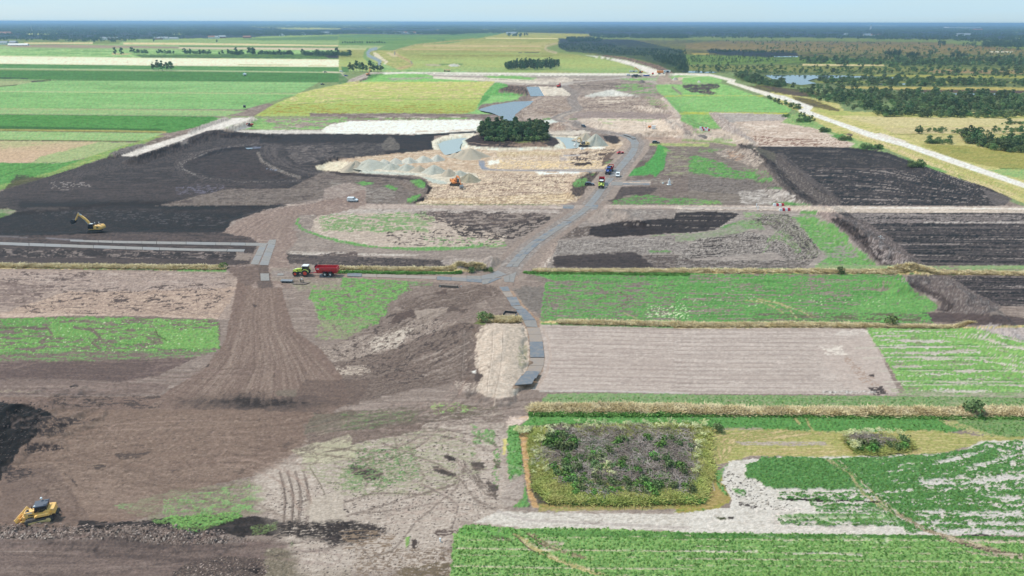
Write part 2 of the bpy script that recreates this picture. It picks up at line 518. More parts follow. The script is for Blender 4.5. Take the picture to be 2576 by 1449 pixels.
S('A','0,588 210,592',2.2,(70,70,44),cov=.8); S('A','240,616 380,606',3.4,(92,78,60),cov=.9,n=(8,3)); S('A','0,652 130,640',1.8,(84,82,60),cov=.8)
S('A','-400,514 0,518 1200,530 2600,548',2.3,(176,184,140),'dirt_road',op=.9)
S('A','2440,542 2600,548',3.2,(200,190,165),'dirt_road')
S('A','-400,686 0,690 2250,710',2.3,(178,192,128),op=.9)
S('A','0,607 2200,614',1.2,(62,120,56),op=.6)
P('D','-700,-36 0,-32 2250,-12 2160,10 1850,100 0,95 -700,92',[(108,172,80),(124,184,92),(100,164,76)],'grass_field',w=.5,n=(160,5))
P('D','750,60 1300,70 1100,86 800,84',(146,186,104),w=2,op=.5)
S('D','-700,94 0,96 1750,112',2.0,(166,178,116)); S('D','30,117 300,119',1.5,(170,160,120),op=.7)
P('D','-700,98 0,100 1850,113 1700,152 0,135 -700,132',[(130,172,92),(146,182,104)],'grass_field',w=.5,n=(160,5))
P('D','-700,132 0,138 1620,155 1660,175 1500,230 1290,278 0,250 -700,246',[(46,134,34),(70,156,48),(56,144,40)],'crop_field',w=1,n=(30,4))
P('D','-700,222 0,226 1230,250 1200,275 0,252 -700,248',[(40,104,34),(50,120,40)],w=1,n=(20,4),op=.85)  # shadow along the crop's lower edge, painted into the ground colour
S('D','-700,252 0,256 900,264 1250,272',4.2,[(170,158,104),(150,150,80)],n=(40,3)); S('D','0,262 1210,277',1.6,(84,92,46),op=.7)
P('D','-700,262 0,266 1230,281 1100,335 900,342 0,332 -700,328',[(132,176,86),(146,184,104),(120,168,74)],'grass_field',w=1,n=(90,5))
S('D','-700,330 0,333 600,338 1060,342',2.2,[(76,88,44),(110,110,60)],n=(30,3))
P('D','-700,336 0,339 770,345 820,362 300,460 240,505 0,505 -700,500',[(192,164,138),(182,158,130),(196,172,146)],'harvested_field',w=1,n=(60,5),bands=[(176,172,130),(190,164,138),(196,170,146)])
P('D','0,338 520,342 160,385 0,398',[(164,172,124)],w=3,op=.6,cov=.8,cn=(40,6))
P('D','750,345 1100,355 1000,400 830,425 450,508 240,505 300,460',[(162,174,118),(150,168,108)],'grass_field',w=2,n=(20,5))
P('D','1180,300 1240,300 1100,352 1030,385 850,445 520,560 340,625 -100,735 -700,960 -700,840 0,668 330,580 640,470 930,375 1060,340',[(138,166,66),(112,160,56),(160,172,84)],'grass_field',w=1.5,n=(26,7),rot=.5)
P('D','-700,500 0,505 440,508 620,478 420,565 200,625 0,672 -700,850',[(66,150,46),(84,166,58),(60,140,44)],'crop_field',w=1.5,n=(16,5))
S('D','0,612 130,560 420,500',1.6,(50,104,34),op=.7)
S('D','0,706 330,606 560,540',2.2,(100,140,50),op=.7)
P('B','-20,255 700,262 1240,240 1880,255 1700,320 1540,350 1530,380 1620,395 1800,415 2100,470 2340,560 1000,548 -20,545',[(150,162,104),(166,168,118),(140,156,96)],'grass_field',w=1,n=(110,3),
  bands=[(150,168,120),(176,170,136),(150,154,112),(190,172,138),(168,160,118),(146,148,98),(152,158,92),(160,186,90),(168,178,100),(132,182,72),(156,160,102)])
P('B','-20,258 710,262 1240,242 1180,262 800,330 560,335 400,380 250,378 -20,360',[(104,150,92),(120,160,104)],'grass_field',w=.8,n=(80,3))
P('B','-20,340 330,345 250,376 -20,374',[(160,170,120),(206,194,164)],w=.6,n=(80,2),bands=[(120,160,90),(120,160,90),(214,200,170)])
S('B','1090,288 1630,291',1.8,(216,204,166)); S('B','620,345 1500,349',3.0,[(196,178,142),(184,164,130)],n=(60,2)); S('B','470,372 1500,378',3.4,[(190,172,136),(176,160,120)],n=(60,2))
S('B','1340,398 1490,396',2.0,(104,84,66),cov=.8,n=(10,2)); S('B','600,405 1500,402',1.6,(150,180,90),op=.8); S('B','600,420 1600,424',2,(128,124,84),op=.7,cov=.7)
P('B','230,385 420,385 520,450 550,500 440,530 310,525 300,480',[(158,164,104),(176,170,120),(140,156,84)],'grass_field',w=2,n=(24,3),rot=.9)
P('B','340,395 420,398 440,425 380,430',(196,180,150),w=1.5,op=.8)
S('B','400,385 410,410 470,440 510,460 535,480 520,495 400,525',5,[(170,150,116),(186,168,130)],n=(8,3)); S('B','402,392 404,412',2.2,(120,134,140)); S('B','524,462 534,480',2.2,(120,134,140))
P('B','240,395 260,395 300,425 330,450 355,465 330,488 310,486 330,470 290,445 250,425',(206,196,170),w=.5,e=.8)
S('B','200,372 180,400 176,430 210,460 250,490',8,(120,160,90)); S('B','262,366 215,378 198,400 205,420 262,446 292,462 286,486',7.5,[(150,164,172),(136,152,160)],'gravel_road')
P('B','310,480 440,530 750,520 1000,545 900,548 440,545 300,540',[(120,178,92),(150,180,100),(104,164,80)],w=2,n=(30,3))
P('B','740,482 920,480 920,490 740,490',(84,138,72),w=1,op=.9); P('B','800,492 830,482 880,484 900,500 820,502',(206,196,176),w=.8); P('B','630,484 700,482 760,490 740,500 640,496',(176,164,148),w=1,op=.8)
P('B','580,305 680,302 690,314 600,316',(110,150,96),w=1); P('B','720,296 780,293 784,304 722,304',(100,140,88),w=1)
S('B','1000,293 760,318 560,338 430,372 400,385',3.2,[(176,166,132),(150,150,110)],n=(12,2))
S('B','1895,262 1840,280 1700,318 1600,335 1545,352 1540,370 1570,385 1620,398',5,[(180,168,142),(170,160,130)],'dirt_road',w2=6); S('B','1880,266 1700,320 1560,350 1548,365 1590,388',2.2,(140,150,104),op=.7)
P('B','0,503 50,505 60,545 0,548',(84,140,76),w=1)
P('B','1838,416 1960,425 2150,455 2330,510 2470,562 2330,560 2200,500 2000,445',[(206,200,192),(216,210,202),(196,190,182)],'dirt_road',w=.6,n=(12,3),rot=-.6)
P('B','1860,405 1960,410 2150,432 2400,490 2530,560 2465,562 2330,505 2150,452 1960,422',[(122,106,98),(150,132,122),(104,90,84)],'earth_bank',w=1.5,n=(5,4))
P('B','0,548 60,600 200,548 480,545 800,545 1300,550 2330,555 2600,556 2600,640 0,640',[(178,168,158),(166,156,148),(190,180,170)],w=1,n=(40,3))
P('B','-20,552 60,600 30,640 -20,640',[(90,134,80),(110,150,90)],'grass_field',w=1.5)
P('B','200,548 480,544 800,546 1300,550 2330,555 2600,556 2600,571 2330,570 1300,573 760,566 620,556 300,560',[(218,214,202),(208,202,190)],'dirt_road',w=.8,n=(14,2))
S('B','620,552 1000,563 1600,571 2150,571',1.7,(150,144,134),cov=.7,n=(5,3))
P('B','520,572 800,575 1400,578 2100,575 2330,572 2600,572 2600,585 1900,595 1000,592 700,580',[(166,158,150),(150,142,134)],w=1,n=(40,2))
P('B','60,600 200,550 330,546 230,575 120,614 50,612',[(178,170,160),(160,148,140)],'dirt_road',w=.6,n=(10,3))
P('B','120,612 225,575 200,598 140,616',[(120,106,100),(104,92,86)],'earth_bank',w=1); P('B','215,560 330,556 250,590 190,600',[(74,136,66),(90,150,74)],w=1.5,n=(10,3))
P('B','210,595 290,565 480,555 640,560 690,572 700,592 950,600 1060,618 1040,626 100,622',[(112,184,70),(128,192,84),(96,170,66)],'grass_field',w=1,n=(40,3))
P('B','340,588 480,586 640,580 700,584 560,600 380,606',[(176,168,156),(156,148,138)],w=2,n=(20,3),op=.8)
P('B','1070,575 1300,572 1480,590 1500,605 1300,608 1150,595',[(104,174,68),(124,178,88)],'grass_field',w=2,n=(20,3))
S('B','700,585 900,594 1100,598 1300,608 1550,622',5.5,[(214,206,190),(200,190,176)],n=(10,3),w2=9)
S('B','1000,592 1200,600 1550,616',1.6,(140,130,116),cov=.55,n=(5,3))
P('B','1440,590 1660,585 1900,600 2000,620 1500,625',[(188,176,162),(200,188,176),(170,158,148)],w=3,n=(40,3))
P('B','1400,655 1480,650 1700,660 1740,724 1540,724',[(202,190,176),(214,204,190),(186,174,160)],'sandy_ground',w=2,n=(24,3))
P('V','640,292 690,262 760,232 882,206 1245,205 1222,240 1205,262 1200,284 1150,293 760,292',[(158,176,74),(184,188,112),(146,170,62),(172,180,92)],'grass_field',w=1.2,n=(36,3),
  bands=[(196,196,110),(186,184,118),(178,180,110),(164,182,84),(152,176,64),(148,160,66),(156,186,68)])
P('V','700,262 760,232 882,206 1245,205 1222,250',[(206,196,140),(176,164,120)],w=2,cov=.38,cn=(40,2.4),n=(20,2))
P('V','650,290 700,262 1200,262 1200,290',[(150,132,72),(168,150,80)],w=2,cov=.22,cn=(36,2.4))
S('V','750,262 900,250 1210,248',1.6,(104,134,62),op=.6)
P('B','1165,620 1250,636 1262,655 1190,676 1180,700 1330,704 1395,722 1070,728 1080,700',[(84,168,62),(100,180,76),(74,156,56)],'grass_field',w=1.5,n=(14,3))
P('E','1070,-5 1350,0 1330,28 1200,45 1060,62 1020,100 1150,128 1130,138 900,134 960,128 1010,115',[(116,184,80),(130,190,94)],'grass_field',w=1.5,n=(20,3)); P('E','1070,-5 1130,-5 1100,30 1050,60 1020,95',(64,156,60),w=2,op=.9)
P('B','1190,672 1270,645 1380,650 1410,690 1395,716 1330,702 1200,690',[(122,106,98),(98,84,78),(140,124,114)],'earth_bank',w=2,n=(7,2))
P('E','-240,128 0,132 400,128 900,134 1150,138 1180,155 1150,170 900,176 0,165 -240,160',[(140,128,124),(120,104,100),(160,148,142)],'ground',w=1.5,n=(40,3))
P('D','1640,165 2000,168 2620,170 2620,250 2000,255 1800,250 1700,240',[(112,170,74),(140,184,90),(96,156,66)],'grass_field',w=2,n=(30,4))
P('D','2050,165 2620,170 2620,230 2500,235 2050,245 2100,215 1990,190',[(160,148,136),(140,126,118),(176,164,152)],w=3,n=(30,4),cov=.62,cn=(40,6))
S('E','0,171 500,176 990,170',2.6,(120,168,76),cov=.8,n=(30,3)); S('D','1700,155 2060,160 2576,162',2,(130,170,80),op=.8)
S('E','0,158 400,160 900,160',2,(190,180,168),cov=.7,n=(30,3))
P('D','1750,262 2000,256 2620,260 2620,286 1900,290',[(206,200,192),(190,184,178)],w=1.5,n=(30,3))
P('D','1850,205 1910,205 1890,240 1780,262 1760,258',(166,164,162),w=1.5)
P('E','-60,212 60,190 360,184 1000,178 1060,182 1050,260 1010,272 600,288 -60,288 -160,262',[(232,228,218),(222,216,206),(240,237,228)],'sandy_ground',w=1.5,n=(50,4))
P('D','2430,250 2500,215 2600,210 2600,265',[(228,222,214),(216,210,202)],'sandy_ground',w=1.5)
S('E','560,268 800,262 1000,255',4,(200,186,172),cov=.6,n=(30,3))
P('D','900,452 1100,380 1400,290 1640,210 1760,165 1850,165 1770,205 1640,255 1560,262 1350,345 1140,415 1000,458',[(206,198,190),(196,188,180),(214,207,200)],'dirt_road',w=1,n=(20,4),rot=.5)
P('D','1395,275 1560,205 1700,158 1740,175 1560,250 1420,285',[(164,154,150),(184,176,168),(140,130,126)],'earth_bank',w=1.5,n=(4,8))
P('D','1650,255 1720,235 1850,170 1900,150 1945,178 1800,240 1780,256',[(166,158,150),(192,186,174),(146,138,132)],'earth_bank',w=1.5,n=(4,8),rot=-.6)
P('D','815,442 900,400 1000,375 1060,355 1110,372 1020,400 930,450',[(112,106,106),(140,134,132),(94,88,90)],'earth_bank',w=1.5,n=(5,6))
P('D','1100,360 1180,320 1300,300 1400,275 1420,285 1290,325 1150,375',[(130,118,108),(110,96,90),(160,150,140)],w=2,n=(12,4))
PEAT = '-700,860 -100,745 0,718 400,600 830,455 1010,455 1380,345 1420,290 1640,250 1800,270 1960,285 2600,285 2760,300 2760,460 2560,470 2620,590 2560,680 2440,722 2440,770 2060,850 1740,950 1690,1035 900,1035 0,1065 -700,1110'
P('D',PEAT,[(88,78,78),(72,62,64),(104,94,92)],'peat_field',w=1.5,n=(80,6),rot=.15)
R('D','-700,850 0,722 830,462 1400,300 1960,290','-700,1080 0,770 500,640 1350,470 1960,360',[(80,70,70),(104,94,92),(74,66,66),(92,82,80)],nt_=26,ns=1.6,et=.01,cs=.1,w=1)
R('D','1960,290 2620,285','1960,360 2620,350',[(66,56,56),(82,70,70)],nt_=14,ns=.7,et=.1)
P('D','990,475 1010,455 1100,410 1300,350 1370,345 1385,370 1250,415 1130,470 1040,480',[(62,55,57),(84,77,78),(48,43,46)],'earth_bank',w=1.5,n=(4,6))
P('D','1340,350 1420,310 1600,252 1640,258 1660,280 1480,350 1400,375',[(70,62,64),(94,86,86),(56,50,52)],'earth_bank',w=1.5,n=(4,6))
P('D','1650,300 1760,275 1960,280 2080,300 2070,320 1850,310 1700,318',[(58,50,52),(80,70,70)],'earth_bank',w=2,n=(5,5))
P('D','1350,335 1420,325 1420,355 1370,370',(128,122,120),w=1.5)
P('D','1960,375 1950,430 2000,510 2100,565 2240,620 2110,640 1880,645 1620,628 1440,575 1370,520 1400,470 1540,430 1740,385',[(80,69,69),(92,78,77),(68,59,61)],'peat_field',w=3,e=4,n=(30,5),rot=.1)
P('D','1500,560 1700,500 2000,545 2100,590 1900,628 1650,610',[(96,74,72),(82,64,64)],w=4,cov=.6,cn=(40,5),n=(30,4))
P('D','1700,388 1890,382 1990,376 1960,400 1760,408 1500,470 1480,455',[(62,64,80),(54,52,64)],w=2,op=.8,n=(20,3)); P('D','1880,386 1975,380 1970,393 1900,398',(128,136,156),w=1,op=.8)
R('D','1960,345 1650,390 1420,430 1290,500 1330,570 1500,625 1800,655 2200,650 2400,640','1940,372 1700,395 1520,435 1385,505 1400,545 1560,605 1800,640 2100,640 2250,625',[(136,130,128),(96,88,88),(150,144,142),(84,76,76)],nt_=9,ns=1.2,et=.25,cov=.45,cs=.2,op=.7)
S('D','1560,430 1420,485 1370,520 1395,560 1480,595',3,(150,145,142),cov=.5,n=(8,4),op=.8)
R('D','1330,480 1250,560 1400,640 1700,690 2300,690','1430,430 1330,530 1450,615 1750,655 2300,650',[(104,95,94),(76,67,68)],nt_=8,ns=1.5,et=.1,cov=.6)
S('D','1950,430 1975,490 2060,540 2180,590 2260,615',8,[(120,112,108),(150,142,136),(80,70,70)],n=(5,4),cov=.75)
S('D','2010,550 2090,560',2.5,(140,150,170),cov=.7,n=(5,2))
R('D','1950,350 1950,430 2050,520 2260,590 2500,600','2150,370 2130,440 2230,520 2400,560 2560,590',[(92,84,84),(112,104,103),(82,74,75)],nt_=8,ns=1.2,et=.2,cov=.7)
P('D','120,600 700,640 1500,660 2300,700 2420,740 2000,800 150,800 0,740',[(82,70,70),(98,84,82),(70,60,62)],w=4,n=(90,4),op=.8)
P('D','380,650 600,640 700,680 480,715 370,690',(150,142,140),w=4,cov=.3,cn=(14,2.4),cs=.06)
P('D','1300,680 1700,670 1650,740 1350,745',(112,108,122),w=4,cov=.4,cn=(12,2.5),cs=.06)
P('D','150,790 1400,795 2100,790 2420,760 2050,845 1900,860 1500,870 700,850 150,850',[(50,45,50),(60,54,58),(68,61,64)],w=4,e=9,n=(120,4))
P('D','200,842 520,840 520,852 200,850',(108,100,92),w=1,op=.7)
P('D','-300,935 60,930 160,870 700,860 1500,880 1920,880 1750,945 1690,1035 900,1030 400,1065 -300,1060',[(58,52,57),(48,44,48),(72,66,70),(54,49,54)],w=4,e=4,n=(24,5),rot=.2)
P('D','150,880 700,860 1500,890 1700,950 1600,1000 500,900',(92,90,96),w=5,cov=.18,cn=(22,3.2),cs=.07)
P('D','0,780 80,770 160,850 80,870 0,850',[(72,64,64),(94,84,80)],w=2); P('D','-50,860 60,848 110,862 130,875 60,900 -50,920',[(158,150,134),(120,150,90)],w=2,n=(12,4))
P('D','-50,895 60,880 80,888 0,925 -50,940',(90,140,60),w=2,cov=.7)
P('D','130,870 180,890 0,945 -200,960 -200,930 40,915',(36,33,38),w=1.5)
P('D','2020,790 2200,770 2440,715 2455,770 2300,800 2080,860 1950,880 1940,850',[(52,46,46),(80,70,68),(44,40,40)],w=2,n=(5,4))
S('D','2060,745 2130,710 2240,660',1.3,(50,42,42),op=.7)
P('D','2150,385 2300,370 2620,375 2620,470 2500,480 2350,500 2250,520 2180,460',[(132,124,122),(108,100,99),(90,82,82)],w=3,n=(12,3),cov=.75,cn=(20,4))
P('E','-40,285 400,290 700,300 690,380 720,430 640,450 400,460 100,465 -60,470',[(68,56,56),(82,70,68),(60,50,50)],'peat_field',w=2,n=(50,5))
P('E','-40,360 200,355 320,360 330,440 100,460 -60,465',[(104,98,96),(84,76,76),(120,114,110)],w=3,n=(24,4),cov=.8,cn=(36,4))
P('E','300,370 350,310 380,305 440,370 430,410 320,410',[(126,120,114),(104,98,94)],w=2,n=(5,5))
S('E','560,300 740,290 900,278 1010,272',6,[(56,46,48),(50,48,56)],n=(20,3))
S('E','820,290 960,284 1000,280',2,(232,226,214))
RING = '680,340 760,305 870,290 985,285 1060,290 1550,292 1680,296 1800,305 1870,345 1810,400 1700,402 1500,412 1200,420 1000,408 900,425 850,460 770,470 700,420'
P('E',RING,[(226,218,200),(214,204,184),(232,226,212)],'sandy_ground',w=1.2,n=(16,4))
P('E','750,345 860,325 990,318 950,360 900,395 860,440 790,440 740,390',(196,202,190),w=1.5)
P('E','930,335 1000,298 1060,290 1550,298 1620,318 1648,355 1600,380 1300,388 1050,384 960,370',[(84,62,60),(100,78,74),(72,54,52)],'peat_field',w=1,n=(10,4))
S('E','960,350 1060,365 1300,372 1500,368',3,(150,130,118),cov=.5,n=(20,3)); P('E','1280,352 1540,350 1560,380 1300,388',[(134,112,100),(160,140,124)],w=2,n=(14,3),cov=.7)
P('E','1350,330 1560,335 1550,352 1200,352',(130,140,84),w=2,cov=.5)
P('E','700,405 1000,400 1200,415 1700,400 1900,380 2120,300 2200,330 2180,420 2050,540 1950,560 1880,640 1740,650 1730,740 1880,740 1760,800 1640,820 560,815 640,740 690,640 560,600 0,560 -110,540 -90,500 60,470',[(196,176,154),(180,156,134),(206,190,170)],'sandy_ground',w=2,n=(40,4))
R('E','620,585 1100,575 1900,600','600,800 1000,812 1750,800',[(194,173,153),(168,147,130),(206,188,168),(156,136,122)],nt_=46,ns=3,et=.01,w=1,o=3)
R('E','640,600 1100,590 1860,600','620,800 1000,812 1740,800',(120,98,86),nt_=54,ns=5,et=.01,cov=.22,cs=.06,op=.8,o=4)
R('E','640,600 1100,590 1860,600','620,800 1000,812 1740,800',(226,206,178),nt_=50,ns=6,et=.01,cov=.18,cs=.06,op=.8,o=4)
R('E','1150,420 1500,420 2100,395','1050,560 1500,560 2000,550',[(200,179,153),(176,155,137),(214,197,176),(160,141,125)],nt_=26,ns=3.4,et=.03,w=1.5,o=4)
R('E','1150,470 1500,490 2000,480','1080,550 1500,555 2000,550',[(214,190,152)],nt_=16,ns=7,et=.06,cov=.4,w=1.5,o=4)
R('E','1700,415 2150,380','1750,520 2060,520',(104,86,78),nt_=10,ns=5,cov=.3,et=.1,o=4)
R('E','560,770 1100,760 1850,720','560,816 1100,816 1700,812',[(214,192,160),(150,128,108),(226,208,182)],nt_=9,ns=6,et=.02,o=4)
P('E','1170,425 1500,418 1660,425 1650,452 1500,450 1180,455',[(186,164,132),(204,188,160),(168,146,116)],w=2,n=(6,5))
P('E','1100,490 1190,482 1200,505 1110,522',(232,226,214),w=2); P('E','1460,572 1800,570 1790,590 1500,590',(236,230,222),w=2,cov=.8,cn=(30,2))
P('E','1750,505 1890,502 1880,520 1760,528',(88,74,66),w=2.5); P('E','1640,460 1700,462 1700,490 1650,486',(166,158,158),w=2,op=.7); S('E','1680,450 1800,446',3,(160,160,168),op=.8)
P('E','1970,300 2080,298 2110,340 2060,365 2000,340',[(96,78,72),(80,66,62)],'peat_field',w=2,n=(8,4))
P('E','1990,445 2120,400 2090,470 2060,510 1960,520',[(104,88,80),(130,112,102)],w=3,n=(10,4)); P('E','1980,500 2060,480 2040,520 1960,525',(120,152,88),w=2,cov=.6)
P('E','1780,380 1850,385 2000,380 1980,395 1800,400',(232,224,214),w=2)
P('E','-120,560 200,585 500,600 640,625 670,700 640,740 560,810 400,818 -1400,830 -860,700 -400,700',[(116,106,102),(136,126,120),(100,90,88)],'ground',w=2,n=(30,5),rot=.15)
P('E','-100,640 120,680 380,700 440,740 360,800 0,790',[(156,148,142),(130,122,116)],w=4,n=(12,4),cov=.6,cn=(30,5))
P('E','-120,565 250,590 560,625 640,640 650,700 560,640 300,612 0,600',[(92,80,78),(74,64,64)],w=2,n=(20,4))
S('E','450,650 520,700 620,745 640,770',9,[(150,136,126),(120,106,100)],n=(8,5),op=.7)
P('E','640,660 690,690 660,740 640,740 655,690',(66,56,54),w=1.5); P('E','560,790 640,750 620,790 545,812',(58,50,48),w=1.5)
for q in ['520,635 600,628 635,650 625,700 580,690','105,655 170,645 250,655 240,665 160,678','310,675 360,672 430,700 410,712 340,690','500,775 560,750 605,745 590,770 520,805 495,800']:
    P('E',q,[(76,150,56),(96,168,68)],'grass_field',w=2,n=(6,3))
P('D','2450,700 2620,650 2760,690 2760,830 2300,830 1730,1030 1690,1030 1750,950 2050,850 2440,772',[(160,146,138),(144,130,124),(172,160,152)],w=2,n=(16,5),rot=.3)
P('E','-110,505 0,495 100,500 600,545 1010,580 1050,650 800,665 690,640 560,598 300,590 0,570 -110,545',[(214,206,192),(200,190,172),(190,182,166)],'sandy_ground',w=2,n=(20,4))
P('E','-110,530 60,548 300,570 600,585 560,598 200,585 -80,560',[(180,186,178),(196,198,188)],w=1.5); P('E','590,600 800,650 790,668 700,660',(180,186,178),w=1.5)
P('D','2380,530 2480,500 2620,500 2620,570 2400,560',[(226,214,192),(206,194,170)],'sandy_ground',w=2,n=(10,3))
P('M','850,330 2100,325 2230,440 2420,650 2576,690 2576,830 1900,830 1780,740 1640,705 1300,650 950,690 930,560 640,560 660,480 720,400',[(176,160,148),(162,146,138),(186,172,162)],'ground',w=2,n=(60,4))
R('M','900,345 1500,335 2080,340','660,520 1400,520 2200,520',[(158,142,132),(178,164,152),(144,128,120),(168,152,142)],nt_=14,ns=3,et=.02,o=4,w=3)
R('M','1000,345 1250,400','800,500 1100,560',[(140,122,112),(160,144,132)],nt_=10,ns=1,et=.1,cov=.4,w=3)
R('M','1300,370 1700,360 2100,400','1250,450 1700,450 2100,480',(132,118,112),nt_=8,ns=4,et=.1,cov=.4,w=3,o=4)
R('M','1250,480 1700,480 2200,500','1150,550 1700,550 2150,555',[(146,132,128),(160,146,140)],nt_=6,ns=1,et=.08,w=2)
P('M','1420,345 1750,330 1850,370 1700,400 1500,390',(200,186,172),w=6,cov=.35,cn=(40,4))
P('M','1700,420 1980,420 2150,470 2050,480 1900,460',[(214,200,186),(176,160,148)],w=2,n=(5,3),cov=.7)
P('M','2080,335 2140,340 2240,440 2300,520 2240,520 2150,440',[(196,182,170),(170,154,144)],w=2,n=(7,4))
P('M','1940,340 2080,345 2180,440 2100,440 1990,400',(140,156,110),w=4,cov=.5)
P('M','640,470 760,400 860,350 900,345 720,480 700,560 620,540',[(126,112,104),(150,136,126)],w=1.5,n=(5,4),cov=.6)
S('M','920,486 1040,482',2.5,(110,96,90),cov=.8)
P('M','1190,575 1400,545 2110,560 2300,600 2440,650 2560,690 2560,740 1900,720 1500,660',[(206,190,174),(196,178,162),(214,200,186)],'sandy_ground',w=2,n=(50,4))
P('M','1230,565 1300,545 1430,560 1530,610 1480,640 1300,600',[(200,186,172),(184,168,156)],w=2,n=(8,5))
S('M','1460,562 1750,562 2100,562',1.7,(134,166,90),cov=.7,n=(20,3)); S('M','1500,590 1600,600',2.5,(170,186,128),op=.7); S('M','1860,570 2000,580',2,(140,176,96),cov=.7,n=(14,3))
P('M','895,545 975,543 970,560 905,560',(104,150,76),w=1.5); S('M','1170,556 1240,552',2,(84,130,60))
P('M','2120,560 2300,545 2460,655 2430,690 2200,660 2130,600',[(196,182,170),(172,156,146),(206,194,182)],'earth_bank',w=2,n=(6,6))
P('M','1880,690 2050,670 2330,690 2430,700 2330,720 1960,712',[(190,174,160),(160,142,128)],w=2,n=(6,4))
P('M','960,600 1060,575 1150,640 1120,670 980,660',[(170,150,140),(140,122,112),(190,174,160)],w=2,n=(5,4))
P('M','900,570 1000,560 1060,580 960,600 940,660 920,640',(200,204,198),w=2)
P('M','940,680 1300,665 1400,690 1300,705 1150,720 960,715',[(206,196,184),(190,180,168)],w=2,n=(20,3)); P('M','940,712 1200,712 1150,730 960,728',(160,150,140),w=1.5)
P('M','1860,735 2576,745 2576,800 2080,800 1920,805',[(178,156,142),(166,146,134)],w=2,n=(50,4)); S('M','1990,748 2200,750',1.6,(120,104,94),cov=.5,n=(14,3))
P('M','1920,805 2050,798 2576,800 2576,832 1910,822',[(146,164,96),(176,176,120),(124,150,76)],'ditch_bank',w=1.5,n=(16,3))
P('M','1200,160 1600,140 2000,190 2040,250 2050,320 1270,325 1210,240',[(160,148,140),(144,132,126),(172,160,150)],w=2,n=(50,3))
R('M','1250,200 1600,190 2000,200','1250,260 1600,260 1900,260',(128,118,112),nt_=8,ns=3,et=.1,cov=.45,o=4)
P('M','1620,205 2010,195 2050,300 1800,300 1640,260',[(112,164,78),(130,160,96)],'grass_field',w=3,n=(20,3),cov=.48,cn=(36,4))
P('M','1310,322 1380,300 1560,262 1600,255 1720,290 1870,322 1600,325',[(206,204,196),(190,188,180),(216,214,208)],'sandy_ground',w=1.5,n=(14,5))
P('M','2030,205 2576,205 2576,320 2110,318 2060,290',[(120,178,80),(140,190,96),(108,166,74)],'grass_field',w=1.5,n=(40,3))
P('M','2340,210 2576,205 2576,270 2400,262',[(90,76,70),(120,108,98)],'peat_field',w=2.5,n=(10,3),cov=.8)
S('M','2205,235 2290,300',5,[(150,144,130),(130,122,112)],n=(5,4)); P('M','2480,280 2576,275 2576,305 2500,305',(128,130,104),w=2,op=.8)
P('M','2110,318 2576,312 2576,330 2130,332',[(176,176,70),(150,176,70)],'grass_field',w=1.2,n=(20,2))
P('M','2130,332 2576,328 2576,490 2270,490 2220,440',[(110,176,76),(126,186,88),(102,168,70)],'grass_field',w=1.2,n=(60,4))
P('M','2270,488 2576,484 2576,512 2290,512',[(176,178,74),(150,176,74)],'grass_field',w=1.2,n=(20,2))
P('M','2290,510 2576,512 2576,645 2470,652 2400,610',[(90,164,62),(120,180,84),(96,166,66)],'grass_field',w=1.2,n=(30,4))
P('M','1660,150 2090,135 2100,165 1800,165',(120,176,84),w=2,cov=.7,cn=(30,3)); P('M','1980,110 2576,110 2576,190 2200,185 2150,150 2100,120',[(116,176,78),(136,184,94)],'grass_field',w=2,n=(24,3),cov=.8,cn=(50,5))
P('M','2060,125 2160,120 2220,160 2576,190 2576,202 2040,200',[(178,162,148),(160,146,136)],w=2,n=(20,3)); P('M','2220,165 2270,132 2345,140 2330,160',(196,180,160),w=1.5)
P('M','1740,108 2000,108 1960,128 1800,135',[(146,138,130),(160,152,144)],w=2)
P('M','1860,185 1890,158 1930,175 1920,190',(126,110,102),w=1)
P('C','0,572 180,568 300,600 290,625 0,628',[(116,180,78),(130,186,90)],'grass_field',w=1.2,n=(24,3)); S('C','0,584 200,570 350,600',2.4,(206,196,172),op=.7)
P('C','0,632 290,628 560,725 0,728',[(118,184,76),(134,192,92),(106,172,70)],'grass_field',w=1.2,n=(40,3))
P('C','0,636 270,632 285,660 200,680 260,700 220,716 60,695 0,660',[(96,80,74),(120,106,96),(84,68,64)],'peat_field',w=2,n=(8,3),cov=.85,cn=(20,4))
P('C','0,718 600,722 620,728 0,728',(180,182,70),w=1)
P('F','0,0 560,0 700,40 830,90 800,125 0,118',[(112,178,76),(128,188,88),(104,168,70)],'grass_field',w=1.2,n=(60,4)); P('F','0,118 500,122 800,128 790,145 0,140',[(178,178,74),(150,176,70)],w=1,n=(20,2))
P('F','0,140 200,140 290,245 60,250 -20,180',[(100,172,66),(126,180,84),(90,160,62)],'grass_field',w=1.5,n=(24,4)); S('F','150,190 240,240',2,(170,176,110),op=.6)
P('F','780,140 960,130 1000,180 1110,250 1290,300 1400,360 1530,395 1520,420 1300,395 1180,370 1050,300 900,230 720,200',[(120,168,76),(150,176,96),(100,156,62)],'grass_field',w=2,n=(14,4))
P('F','200,125 460,128 740,140 800,160 740,200 1000,245 1130,290 1300,365 1260,385 560,382 520,370 380,300 250,180',[(196,178,164),(184,166,154),(208,192,180)],'sandy_ground',w=2,n=(60,4))
R('F','280,130 800,135','360,200 760,185',[(164,156,150),(180,172,166),(152,142,138)],nt_=8,ns=3,et=.1)
R('F','400,190 1000,240 1200,340','450,375 800,382 1260,382',[(204,186,172),(176,156,142),(196,178,164),(214,200,188)],nt_=14,ns=4,et=.02,o=4)
R('F','500,300 1250,330','540,378 1250,380',(140,112,100),nt_=8,ns=4,cov=.3,o=4,et=.05)
P('F','195,125 270,122 400,230 450,265 560,355 540,375 430,365 290,245',[(176,164,156),(156,142,136),(196,184,176)],'earth_bank',w=2,n=(6,6))
